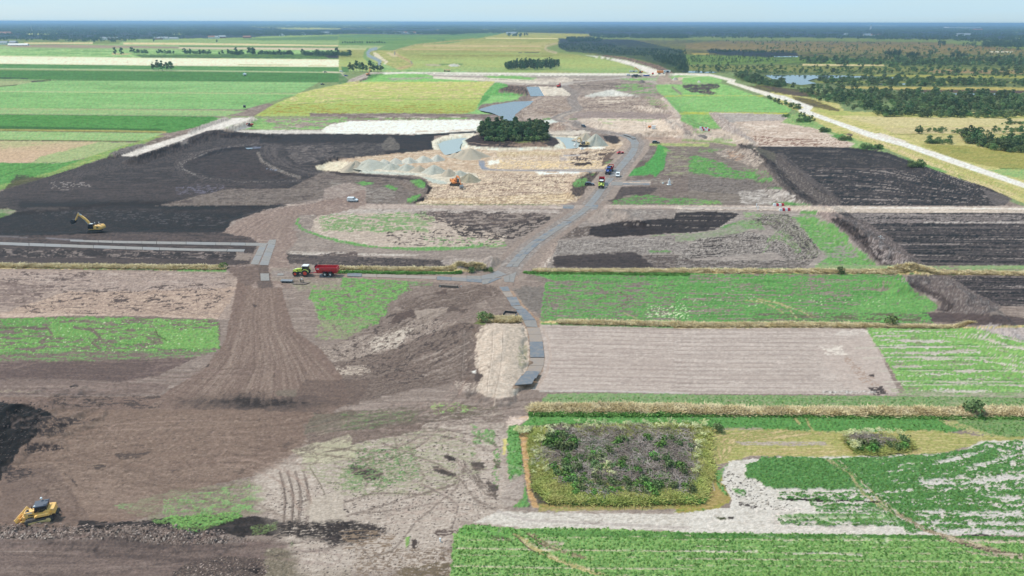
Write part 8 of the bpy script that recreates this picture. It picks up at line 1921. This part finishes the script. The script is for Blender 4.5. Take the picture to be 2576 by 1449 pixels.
lorry(1125,180.5,180,'cream_yellow','cream_yellow','pale yellow dump truck on the cross road beyond the grass',s=1.25,dump=True,cat='dump truck')
lorry(1663,187,0,'white','orange','orange lorry with white cab parked at the foot of the sand road',long=6,s=1.35)
lorry(1596,194.5,180,'grey','dark','dark muddy lorry parked in the dirt yard',s=1.15)
lorry(1642,187.5,90,'bright_red','bright_red','small red vehicle parked left of the orange lorry',long=3,s=.8)
def simple(name,vx,vy,heading,label,cat,parts):
    root = place_thing(name,vx,vy,heading,label,cat)
    for nm,mk,mb in parts: mb.build(nm,M[mk],root)
    return root
simple('site_cabin',1677,187,0,'white site cabin at the right end of the parked machines','cabin',[('wall','white',MB().box(0,0,1.7,9.5,3.2,2.8)),('roof','offwhite',MB().box(0,0,3.16,9.8,3.5,.12)),('door','dark',MB().box(1,-1.63,1.3,3.4,.06,1.9)),('base_beam','dark',MB().box(0,1.2,.15,9.4,.2,.3).box(0,-1.2,.15,9.4,.2,.3))])
simple('skip_container',1626,191.5,15,'blue open container on the grass edge of the dirt yard','container',[('hull','blue',MB().box(0,-1.2,.9,8.5,.12,1.4).box(0,1.2,.9,8.5,.12,1.4).box(4.2,0,.9,.12,2.4,1.4).box(-4.2,0,.9,.12,2.4,1.4)),('floor','dark',MB().box(0,0,.3,8.4,2.3,.12))])
simple('container',1593,181.5,0,'pale container lying left of the folded arm excavator','container',[('hull','offwhite',MB().box(0,0,1.3,12,2.5,2.5)),('door','dark',MB().box(6.03,0,1.3,.06,2.2,2.2))])
simple('water_tank',616,191,30,'white and pale blue tank trailer in the deep green field','tank trailer',[('tank','white',MB().cyl((-1.8,0,2.1),(1.9,0,2.1),1.6,n=18).cyl((1.9,0,2.1),(2.3,0,2.1),1.6,1.0,n=18).cyl((-1.8,0,2.1),(-2.2,0,2.1),1.6,1.0,n=18)),('lid','bluewhite',MB().cyl((0,.5,3.2),(-.3,.8,3.9),.9,n=14).box(-1.5,0,3.2,1.4,1.6,.9)),('wheel','rubber',MB().cyl((0,-1.8,.7),(0,-1.3,.7),.7,n=14)),('wheel','rubber',MB().cyl((0,1.3,.7),(0,1.8,.7),.7,n=14)),('drawbar','dark',MB().cyl((-2,0,.9),(-4.2,0,.7),.12,n=6))])
simple('hide_cabin',616,275,20,'dark green box hide on legs at the meadow edge','hide',[('cabin','dark',MB().box(0,0,2.4,1.9,1.7,1.9,taper=(1.08,1.08))),('roof','grey',MB().box(0,0,3.42,2.4,2.1,.12)),('window','glass',MB().box(0,-.87,2.75,1.0,.05,.4)),('leg','wood',MB().cyl((-.7,-.6,0),(-.7,-.6,1.5),.08,n=6)),('leg','wood',MB().cyl((.7,-.6,0),(.7,-.6,1.5),.08,n=6)),('leg','wood',MB().cyl((-.7,.6,0),(-.7,.6,1.5),.08,n=6)),('leg','wood',MB().cyl((.7,.6,0),(.7,.6,1.5),.08,n=6)),('ladder','dark',MB().cyl((.9,-.3,1.5),(2.2,-.7,0),.06,n=5).cyl((.9,.2,1.5),(2.2,-.2,0),.06,n=5))])
simple('survey_pillar',1683,465,4,'white survey pillar with a round antenna standing on the bare ground','survey pillar',[('base','white',MB().box(0,0,.14,2.4,2.0,.28)),('pillar','white',MB().box(0,0,1.35,1.35,1.2,2.2,taper=(.86,.86))),('mast','white',MB().cyl((0,0,2.4),(0,0,3.3),.09,n=8)),('antenna','white',MB().cyl((0,0,3.28),(0,0,3.6),.42,.32,n=14))])
simple('concrete_block',1667.5,462,20,'small pinkish block left of the white survey pillar','block',[('block','concrete',MB().box(0,0,.35,.9,.7,.7,taper=(.85,.8))),('hook','dark',MB().cyl((0,0,.65),(0,0,.95),.05,n=6))])
simple('bag_pile',1464,376,10,'white bulk bag lying in front of the cream excavator','bulk bag',[('bag','white',MB().box(0,0,.55,1.7,1.3,1.1,taper=(.7,.7)).cyl((0,0,1.05),(0,0,1.35),.35,.15,n=8)),('strap','grey',MB().cyl((-.5,0,1.0),(-.2,0,1.5),.05,n=5).cyl((.5,0,1.0),(.2,0,1.5),.05,n=5))])
simple('white_box',1643.5,324.5,0,'white box standing by the low soil bank beyond the off road car','box',[('box','white',MB().box(0,0,1.2,2.6,1.8,2.2)),('lid','offwhite',MB().box(0,0,2.36,2.7,1.9,.12)),('skid','dark',MB().box(-.9,0,.06,.2,1.8,.12).box(.9,0,.06,.2,1.8,.12))])
simple('orange_container',1636,322,6,'small orange machine next to the white box','machine',[('hull','orange',MB().prof([(-1.6,.4),(-1.6,1.5),(.4,1.7),(1.6,1.2),(1.6,.4)],-.8,.8,bev=.04)),('wheel','rubber',MB().cyl((-1,-.95,.45),(-1,-.7,.45),.45,n=12)),('wheel','rubber',MB().cyl((1,-.95,.45),(1,-.7,.45),.45,n=12))])
simple('drain_trencher',1560,386.5,12,'low red machine beside the plate road bend','machine',[('frame','red',MB().prof([(-2.0,.4),(-1.6,1.0),(-.4,1.2),(.6,1.0),(1.6,1.1),(2.1,.6),(2.0,.3)],-.9,.9,bev=.04)),('arm','red',MB().box(-.5,-.2,1.35,1.4,.3,.5,taper=(.5,.8)).box(1.7,0,.9,.8,1.8,.14)),('wheel','rubber',MB().cyl((-1.2,-1.1,.45),(-1.2,-.85,.45),.45,n=12)),('wheel','rubber',MB().cyl((1.0,-1.1,.45),(1.0,-.85,.45),.45,n=12)),('label_plate','white',MB().box(.2,-.92,.8,.7,.03,.25))])
simple('open_steel_tray',1283,794,-14,'open steel tray filled with soil on the reed strip','tray',[('tray_wall','dark',MB().box(0,1.0,.4,3.2,.1,.85).box(-1.6,0,.35,.1,2.0,.75)),('front_wall','steel',MB().box(0,-1.0,.18,3.2,.06,.36).box(1.6,0,.3,.06,2.0,.6)),('fill','wood',MB().box(0,0,.15,3.1,1.9,.28))])
simple('grey_pallet_stack',722,710,-4,'grey flat slab lying below the lime tractor','slab',[('slab','grey',MB().box(0,0,.52,3.4,1.3,.26)),('bearer','dark',MB().box(-1.2,0,.2,.3,1.2,.4)),('bearer','dark',MB().box(0,0,.2,.3,1.2,.4)),('bearer','dark',MB().box(1.2,0,.2,.3,1.2,.4)),('pole','wood',MB().cyl((1.7,0,.3),(2.9,.9,.25),.09,n=6))])
mm = [('mat_board','wood',MB().box(-1.2 + k * .42,-.1,.12 + (k % 2) * .02,.38,2.3,.12,rot=RZ(-.75 + .03 * k))) for k in range(8)]
mm += [('stump','wood',MB().cyl((-.1,.4,.15),(-.35,.5,1.1),.16,n=7).cyl((.5,.3,.15),(.65,.4,1.0),.16,n=7).cyl((-.3,.5,.6),(.6,.4,.7),.13,n=7)),('sack','offwhite',MB().box(.1,.6,1.15,.42,.36,.36,taper=(.7,.7)))]
simple('timber_frame',757,713,-8,'dark boards and a broken frame lying right of the grey slab','timber',mm)
simple('hollow_beam',1128,722,-10,'long rusty hollow beam lying left of the plate junction','beam',[('tube','wood',MB().box(0,.45,.3,5.4,.12,.6).box(0,-.45,.3,5.4,.12,.6).box(0,0,.62,5.4,1.02,.08)),('end_opening_shade','dark',MB().box(2.62,0,.28,.1,.78,.5)),('side_hole','offwhite',MB().cyl((-2.3,-.52,.28),(-2.3,-.50,.28),.16,n=10))])  # dark sheet in the open end stands for the shade inside the tube
simple('pipe_pile',1160,722,0,'small white peg in the ground right of the hollow beam','peg',[('peg','white',MB().box(0,0,.35,.14,.14,.7)),('tip','stripe_red',MB().box(0,0,.75,.15,.15,.1))])
def block(vx,vy,hd,col,label,group):
    p = place(vx,vy); o = MB().prof([(-.52,0),(-.52,.25),(-.34,.9),(.34,.9),(.52,.25),(.52,0)],-.5,.5,bev=.05)
    o = o.build('barrier_block',M[col]); o.location = p; o.rotation_euler = (0,0,math.radians(hd)); tag(o,label,'barrier',group)
    MB().box(0,0,.93,.3,.5,.06).build('top_lug',M[col],o); return o
for row,(x0,y0,hd_,nm) in enumerate(((1946.5,518,90,'upper'),(1962,530,90,'lower'))):
    for k,c_ in enumerate(('white','stripe_red','white','stripe_red')):
        block(x0 + k * 6.6 + 1.5,y0 + (-.15 * k),hd_ - 4,c_,'%s plastic barrier block, %s in the %s row on the cross road' % ('white' if c_ == 'white' else 'red',('first from left','second from left','third from left','last at right')[k],nm),'plastic barrier blocks on the cross road').scale = (1.1,1.15,1.1)
for row,(x0,y0,cs_) in enumerate(((1762,324.5,('white','stripe_red','white','stripe_red','white')),(1765,328.5,('offwhite','stripe_red','white','white','stripe_red')))):
    for k,c_ in enumerate(cs_):
        block(x0 + k * 4.4,y0 + .2 * k,90,c_,'%s barrier block, %s in the %s row of the distant double barrier' % ('red' if c_ == 'stripe_red' else 'white',('first','second','third','fourth','fifth')[k],('rear','front')[row]),'distant plastic barrier blocks').scale = (1.2,1.25,1.5)
def post(vx,vy,h,label,r=.16,group=None):
    p = place(vx,vy); o = MB().cyl((0,0,0),(0,0,h),r,n=8).build('marker_post',M['white']); o.location = p; tag(o,label,'post',group)
    MB().cyl((0,0,h),(0,0,h + .06),r * 1.2,r * .7,n=8).build('post_cap',M['white'],o); return o
post(1902.5,521,1.55,'white marker post on the far side of the cross road',group='marker posts'); post(1906,528,1.6,'white marker post on the near side of the cross road',group='marker posts')
post(1759.5,327,1.8,'white post at the left of the distant double barrier'); post(1107.5,1362,.55,'small white peg standing in the green weed tuft',.12); post(808,212,1.6,'white post beside the narrow soil track',.3)
for vx,vy,lb in ((2243,808,'white survey cross on the middle reed strip at right'),(2214,600,'white survey cross lying in the green strip before the dark bank')):
    p = place(vx,vy); o = MB().box(0,0,.5,.14,.14,1.0).box(0,0,.75,1.6,.1,.12).box(.9,0,.12,1.4,.12,.1).build('survey_cross',M['offwhite']); o.location = p; tag(o,lb,'survey cross')
    MB().box(0,0,1.03,.3,.3,.05).build('cap_plate',M['white'],o)
p = place(1474,480); o = MB().cyl((0,0,0),(.2,0,1.5),.07,n=6).cyl((.9,.2,0),(.7,.1,1.4),.07,n=6).cyl((-.3,0,.7),(1.2,.1,.5),.05,n=6).build('stake_frame',M['wood']); o.location = p; tag(o,'thin wooden stakes at the corner of the dig below the dark blue car','stakes')
# ------------------------------------------------------------------ farms, halls and masts far away
def house(name,vx,vy,hd,w_,d_,h,wallm,roofm,label,cat='house',flat=False,s=1.0):
    root = place_thing(name,vx,vy,hd,label,cat); root.scale = (s,s,s)
    MB().box(0,0,h / 2,w_,d_,h).build('wall',M[wallm],root)
    if flat: MB().box(0,0,h + .25,w_ + .6,d_ + .6,.5).build('roof',M[roofm],root)
    else:
        rf = MB().add([(-w_ / 2 - .6,-d_ / 2 - .6,h - .1),(w_ / 2 + .6,-d_ / 2 - .6,h - .1),(w_ / 2 + .6,d_ / 2 + .6,h - .1),(-w_ / 2 - .6,d_ / 2 + .6,h - .1),(-w_ / 2 - .3,0,h + d_ * .42),(w_ / 2 + .3,0,h + d_ * .42)],[(0,1,5,4),(2,3,4,5),(0,4,3),(1,2,5),(0,3,2,1)]).build('roof',M[roofm],root)
        MB().box(w_ * .3,.6,h + d_ * .42,.9,.9,1.6).build('chimney',M['brick'],rf)
    for k in range(3): MB().box(-w_ * .32 + k * w_ * .3,-d_ / 2 - .03,h * .5,1.6,.06,1.3).build('window',M['glass'],root)
    MB().box(w_ * .44,-d_ / 2 - .03,1.1,1.2,.06,2.2).build('door',M['dark'],root)
    return root
for i,(vx,vy,hd_,w_,d_,h,wm_,rm,lb) in enumerate([
    (10,112,5,26,14,5,'wall_white','roof_grey','farmhouse with grey roof at the left picture edge'),(35,111,-5,22,14,5,'brick','roof_grey','farm building with grey roof second from the left edge'),
    (47,114.5,0,60,8,2.6,'wall_white','offwhite','long low white building in front of the left farm'),(16,88,0,60,26,6,'brick','roof_red','red roofed farm in the woods at far left'),
    (261,100.5,8,24,12,6,'wall_white','roof_grey','white farm between trees left of the field edge'),(285,100,-4,40,14,5,'brick','roof_grey','grey roofed barn between the village trees'),
    (400,99.5,3,36,14,5,'brick','roof_grey','grey barn right of the single round tree'),(417,99.5,0,24,14,5,'wall_white','roof_grey','small farm right of the grey barn'),(434,99,0,50,12,4,'offwhite','roof_grey','long grey shed of the village edge'),
    (533,97,10,28,14,6,'wall_white','roof_red','white house with red roof at the village edge'),(545,97,-8,22,14,6,'wall_white','roof_grey','white house right of the red roofed one'),(560,96,5,30,16,6,'brick','roof_grey','brick house near the middle of the tree line'),
    (622,96,0,34,14,5,'brick','roof_red','low house with tawny roof standing in the meadow'),(709,91,12,26,14,6,'wall_white','roof_grey','white farm before the dark tree line'),(763,88,0,28,16,6,'wall_white','roof_grey','pale farm near the end of the left tree line'),(822,86,0,60,18,6,'offwhite','roof_grey','long pale sheds at the end of the left tree line'),
    (235,82,0,30,14,6,'brick','roof_red','red roofed house deep in the left woods'),(1288,87,0,70,18,8,'wall_white','roof_grey','white barn behind the small far copse'),(726,67,10,60,26,8,'wall_white','roof_grey','small pale farm at the horizon fields'),
    (2422,91,0,80,22,7,'wall_white','roof_grey','white farm in the woods at right'),(2458,79,5,90,30,10,'wall_white','roof_red','pale house with pointed roof near the right horizon')]):
    house('farm_building',vx,vy,hd_,w_,d_,h,wm_,rm,lb,'farm')
for i,(vx,vy) in enumerate([(967,84),(974,84.3),(981,84),(990,84.2),(996,84.5),(1003,84),(1013,84.4),(1021,84),(1030,84.6),(1036,84),(1043,84.5),(1060,84.3),(2186,89),(2196,90),(2176,89.5),(2128,88.5),(2212,90)]):
    house('village_house',vx,vy,(i * 37) % 50 - 25,22,13,6,'wall_white','roof_red' if i % 3 == 1 else 'roof_grey','small pale house of the %s' % ('village row before the middle woods' if vx < 1500 else 'hamlet in the right woods'),'house').__setitem__('group','village houses' if vx < 1500 else 'hamlet houses')
for vx,vy,w_,h,lb in ((548,57.4,260,26,'long white hall on the left horizon'),(585,57.6,230,20,'low white hall left of the dome'),(664,58.4,560,24,'widest white hall on the horizon right of the dome'),(1040,58.8,60,40,'white building on the horizon behind the middle fields'),(1762,62,330,24,'white greenhouse at the right of the middle horizon'),(1820,62,160,22,'small pale hall on the horizon right of the greenhouse'),(2190,65,420,20,'long pale roofs near the right horizon'),(2235,66,360,18,'pale low roofs below the right horizon'),(2420,72.5,420,22,'long white hall in the right woods')):
    house('industrial_hall',vx,vy,0,w_,120,h,'wall_white','offwhite',lb,'hall',flat=True)
p = place(622,57.8); root = empty('storage_dome',(p.x,p.y,p.z),0,'white dome standing above the left horizon','dome')
db = MB(); 
for k in range(6):
    a0,a1 = math.pi / 2 * k / 6,math.pi / 2 * (k + 1) / 6; db.cyl((0,0,20 + math.sin(a0) * 45),(0,0,20 + math.sin(a1) * 45),math.cos(a0) * 85,max(.5,math.cos(a1) * 85),n=24)
db.build('dome',M['white'],root,smooth=True); MB().cyl((0,0,0),(0,0,20),86,n=24).build('drum',M['offwhite'],root)
def turbine(vx,top,base,lb):
    p = place(vx,base); h = 40.0
    while PR(p.x,p.y,h)[1] > top and h < 200: h += 2
    root = empty('wind_turbine',(p.x,p.y,p.z),0,lb,'wind turbine','wind turbines on the horizon')
    MB().cyl((0,0,0),(0,0,h),3.2,1.8,n=8).build('tower',M['white'],root); MB().box(0,0,h,3.5,9,3.5).build('nacelle',M['white'],root)
    for k in range(3):
        a = rt.uniform(0,.7) + k * 2.094; MB().cyl((0,-5.5,h),(math.cos(a) * h * .42,-5.5,h + math.sin(a) * h * .42),2.4,.6,n=5).build('blade',M['white'],root)
p = place(82,84); root = empty('lattice_mast',(p.x,p.y,p.z),0,'thin grey lattice mast rising from the left woods','mast')
mb = MB()
for sx,sy in ((-1,-1),(1,-1),(1,1),(-1,1)): mb.cyl((sx * 4,sy * 4,0),(sx * .5,sy * .5,44),.35,n=4)
mb.build('mast_frame',M['silver'],root)
mb = MB()
for k in range(8):
    z = k * 5.5; q = 4 * (1 - z / 50); mb.cyl((-q,-q,z),(q,-q,z + 4),.2,n=4); mb.cyl((q,-q,z),(-q,-q,z + 4),.2,n=4)
mb.build('cross_braces',M['silver'],root)
p = place(2190,75); root = empty('church_tower',(p.x,p.y,p.z),0,'thin pale tower above the right woods','tower')
MB().box(0,0,20,12,12,40).build('shaft',M['wall_white'],root); MB().box(0,0,47,12,12,16,taper=(.02,.02)).build('spire',M['roof_grey'],root)
for o_ in bpy.data.objects:
    if o_.name.startswith('survey_pillar'): o_.scale = (.78,.78,.78)
# ------------------------------------------------------------------ brushwood patches
def tangle(seed,n,span,h,m,r0=.035,upright=.25):
    """heap of crooked dead branches as one mesh"""
    rs = np.random.RandomState(seed); V_ = []; F_ = []
    for i in range(n):
        a = rs.uniform(0,6.28); q = span * math.sqrt(rs.uniform(0,1)); p = np.array([math.cos(a) * q,math.sin(a) * q,h * (1 - (q / span) ** 1.6) * rs.uniform(.3,1.05)])
        b = rs.uniform(0,6.28); d = np.array([math.cos(b),math.sin(b),rs.normal(0,upright)]); L_ = rs.uniform(.5,1.7); k = 3; c = rs.normal(0,.35,3); r = r0 * rs.uniform(.5,1.5)
        for j in range(k + 1):
            t = j / k; pt = p + d * L_ * t + c * (t * t) * L_ * .6; pt[2] = max(pt[2] - .25 * t * t,.02); rr = r * (1 - .7 * t)
            for z in range(3):
                g = z * 2.094; V_.append((pt[0] - math.sin(b) * math.cos(g) * rr,pt[1] + math.cos(b) * math.cos(g) * rr,pt[2] + math.sin(g) * rr))
            if j:
                o = len(V_) - 6
                for z in range(3): F_.append((o + z,o + (z + 1) % 3,o + 3 + (z + 1) % 3,o + 3 + z))
    return np_mesh('branches',np.array(V_),np.array(F_),m)
TG = [tangle(400 + i,130,1.9,1.1,LM['twig' if i % 2 == 0 else 'twig2'],.05) for i in range(4)]
rs_ = np.random.RandomState(41)
def u_at(x,y,s,sd): return float(uni(fbm(np.array([x / s]),np.array([y / s]),2,sd))[0])
heaps = []
pile = inpoly('1375,1095 1400,1088 1520,1084 1640,1078 1730,1085 1745,1120 1750,1180 1740,1235 1700,1240 1560,1245 1480,1240 1420,1215 1380,1180 1350,1140',210,0,1.35)
for x,y in pile:
    vx,vy = PR(x,y,0)
    if vx < 1440 and u_at(x,y,6,3) < .4: continue
    if u_at(x,y,4,4) < .18: continue
    o = link('brushwood_heap',TG[rt.randrange(4)]); s = rt.uniform(.75,1.2); o.location = (x,y,ground_z(x,y) - .05); o.scale = (s,s,s * rt.uniform(.7,1.0)); o.rotation_euler = (0,0,rt.uniform(0,6.28))
    q_ = ('left' if vx < 1500 else 'right' if vx > 1640 else 'middle') + (' upper' if vy < 1130 else ' lower' if vy > 1190 else ' central'); tag(o,'tangle of grey brown cut branches in the %s part of the rectangular brushwood patch' % q_,'brushwood','branch heaps in the %s part of the patch' % q_)
for x,y in inpoly('2145,1100 2180,1098 2245,1108 2262,1118 2200,1120 2150,1112',14,0,1.2):
    o = link('brushwood_heap',TG[rt.randrange(4)]); s = rt.uniform(.7,1.0); o.location = (x,y,ground_z(x,y)); o.scale = (s,s,s); tag(o,'grey branches in the small brushwood patch at right','brushwood','branch heaps of the small patch')
for poly,n_,pr_,sc_,lb,gr in (('1385,1095 1440,1090 1440,1130 1390,1140 1360,1120',12,WEEDB,.8,'dark green shrub at the upper left corner of the brushwood patch','corner shrubs'),
        ('1390,1160 1540,1130 1545,1190 1450,1230 1380,1200',26,WEEDB,.7,'green shrub growing through the left part of the brushwood','shrubs in the left part'),
        ('1540,1100 1740,1110 1740,1230 1560,1230',20,WEEDB,.75,'small green shrub sprouting between the branches','shrubs between the branches'),
        ('1440,1215 1740,1225 1760,1245 1440,1248',24,WEEDB,.7,'green shrub on the lower edge of the brushwood patch','shrubs on the lower edge'),
        ('2125,1112 2200,1120 2280,1112 2270,1135 2180,1140 2150,1128',9,WEEDB,.8,'olive shrub of the small brushwood patch at right','shrubs of the small patch')):
    for x,y in inpoly(poly,n_,0,1.0): plant('shrub',pr_,x,y,sc_ * rt.uniform(.7,1.25),lb,'shrub',gr)
def flowers(seed):
    rs = np.random.RandomState(seed); v,f = leaf_cloud([(rs.uniform(-.5,.5),rs.uniform(-.5,.5),rs.uniform(.8,1.15)) for _ in range(6)],[.3] * 6,70,.09,rs=rs); return np_mesh('flower_tuft',v,f,LM['cream'])
FC = hidden_collection('cream_flower',[flowers(430 + i) for i in range(3)])
OC = hidden_collection('olive_tuft',[tuft(440 + i,46,.6,.75,LM['olive'],.8,.09) for i in range(3)]); WC = hidden_collection('weed_tuft',[tuft(450 + i,44,.5,.75,LM['weed'],.8,.10) for i in range(3)])
def V_(s,n,s0,s1,sd,thin=None): return region_pts('V',s,n,s0,s1,seed=sd,thin=thin)
fl = [V_('1360,1082 1430,1070 1440,1085 1385,1100 1350,1135 1340,1110',50,.5,1.0,1,(10,6,.55)),V_('1440,1068 1620,1064 1780,1068 1780,1085 1640,1084 1540,1090 1450,1084',170,.5,1.1,2,(12,5,.45)),V_('1335,1130 1385,1128 1380,1190 1340,1200',70,.4,.9,3,(8,5,.45)),V_('1745,1075 1780,1072 1775,1130 1750,1200 1738,1190 1748,1120',60,.5,1.0,4,(8,6,.45)),
      V_('2105,1095 2180,1088 2275,1094 2262,1104 2190,1098 2130,1106',70,.5,1.0,5,(10,4,.6)),V_('2130,1120 2160,1120 2165,1136 2145,1134',20,.7,1.1,6),V_('1500,1150 1580,1180 1540,1220 1480,1190',50,.6,1.0,7,(10,6,.4)),V_('1340,1082 1300,1085 1290,1092 1320,1096',40,.6,.9,8)]
scatter('cream_flowers',np.concatenate(fl),FC,3,'cream coloured flower heads round the brushwood','flowers',21)
ol = [V_('1338,1150 1400,1160 1420,1215 1760,1240 1765,1262 1560,1268 1380,1262 1350,1230',1300,.5,1.0,11,(12,7,.8)),V_('1335,1085 1380,1080 1380,1150 1335,1150',260,.5,.9,12),V_('1740,1080 1785,1080 1790,1200 1770,1255 1745,1250',420,.5,.9,13),V_('2130,1105 2290,1108 2300,1130 2200,1146 2150,1140',260,.5,.9,14),V_('1450,1075 1740,1070 1745,1100 1460,1100',300,.4,.8,15)]
scatter('olive_weeds',np.concatenate(ol),OC,3,'yellow green tall weeds edging the brushwood','weeds',22)
wd = [V_('1380,1090 1740,1090 1745,1240 1400,1235 1350,1150',800,.5,.95,16,(22,9,.45)),V_('1420,1235 1760,1240 1770,1262 1440,1266',420,.5,.9,17)]
scatter('green_weeds',np.concatenate(wd),WC,3,'fresh green weeds growing in the brushwood','weeds',23)
cp = []
m_ = (CLS == NAMES.index('crop_field')) | (CLS == NAMES.index('grass_field'))
gg = np.clip((COLR[:,1] - np.maximum(COLR[:,0],COLR[:,2])) / (COLR[:,1] + 1e-6) * 3,0,1)
cand = np.nonzero(m_ & (gg > .55) & (VY > 1000) & (VY < 1460) & (VX > 1100) & (VX < 2700))[0]
rs_.shuffle(cand); cand = cand[:11000]
j_ = rs_.uniform(-.12,.12,(len(cand),2)); sc_ = rs_.uniform(.35,.65,len(cand))
PLC = hidden_collection('leafy_plant',[np_mesh('leafy_plant',*leaf_cloud([(0,0,.18),(.2,.1,.15),(-.15,.15,.14)],[.28,.2,.2],26,.13,rs=np.random.RandomState(470 + i)),LM['weed']) for i in range(3)])
scatter('crop_plants',np.stack([X[cand] + j_[:,0],Y[cand] + j_[:,1],Z[cand] - .1,sc_,sc_ * .8],1),PLC,3,'leafy crop plants standing in rows','crop',24)
def clod(seed):
    bm = bmesh.new(); bmesh.ops.create_icosphere(bm,subdivisions=1,radius=1); rs = np.random.RandomState(seed)
    for v in bm.verts: v.co *= rs.uniform(.65,1.2); v.co.z *= .7
    me = bpy.data.meshes.new('clod'); bm.to_mesh(me); bm.free(); return me
CM = [mat('pale_clod',(.36,.26,.215),.95,dirt=(.2,.15,.13)),mat('brown_clod',(.20,.14,.115),.95),mat('dark_clod',(.09,.065,.058),.95)]
cl = [clod(480 + i) for i in range(6)]
for i,c in enumerate(cl): c.materials.append(CM[i % 3])
CLO = hidden_collection('clod',cl)
q1 = region_pts('J','-300,845 0,835 640,850 1000,835 1300,850 1500,895 1690,885 1720,930 1950,950 1600,985 1300,950 800,900 0,910 -300,910',1000,.05,.22,.6,1,seed=51,thin=(14,5,.6)); q1[:,3] *= rs_.uniform(.4,1,len(q1)) ** 1.5 + .25; q1[:,4] = q1[:,3]
q2 = region_pts('J','1300,1180 1450,1100 1650,1060 1900,1060 2060,1100 2000,1210 1300,1215',260,.05,.20,seed=52,thin=(14,6,.6)); q3 = region_pts('J','-300,-100 330,-50 390,0 270,150 60,390 -300,500',420,.06,.20,seed=53)
scatter('clods',np.concatenate([q1,q2]),CLO,6,'lumps of soil strewn along the rubble bank','clods',25)
for i,c in enumerate(q1[:0]): pass
DC = hidden_collection('peat_clod',[cl[2],cl[5]])
scatter('peat_clods',q3,DC,2,'black lumps on the peat stack','clods',26)
# ------------------------------------------------------------------ haze
me = bpy.data.meshes.new('haze'); bm = bmesh.new(); bmesh.ops.create_cube(bm,size=1.0); bm.to_mesh(me); bm.free()
hz = link('haze',me); hz.scale = (150000,150000,79.0); hz.location = (0,0,79.0 / 2 - 4.5); hz['kind'] = 'stuff'
m = bpy.data.materials.new('haze_air'); m.use_nodes = True; t = m.node_tree
for n in list(t.nodes):
    if n.type == 'BSDF_PRINCIPLED': t.nodes.remove(n)
pv = t.nodes.new('ShaderNodeVolumePrincipled'); pv.inputs['Color'].default_value = (.36,.58,.86,1); pv.inputs['Density'].default_value = 1.0e-4
pv.inputs['Anisotropy'].default_value = 0.2
t.links.new(pv.outputs['Volume'],t.nodes['Material Output'].inputs['Volume'])
me.materials.append(m)
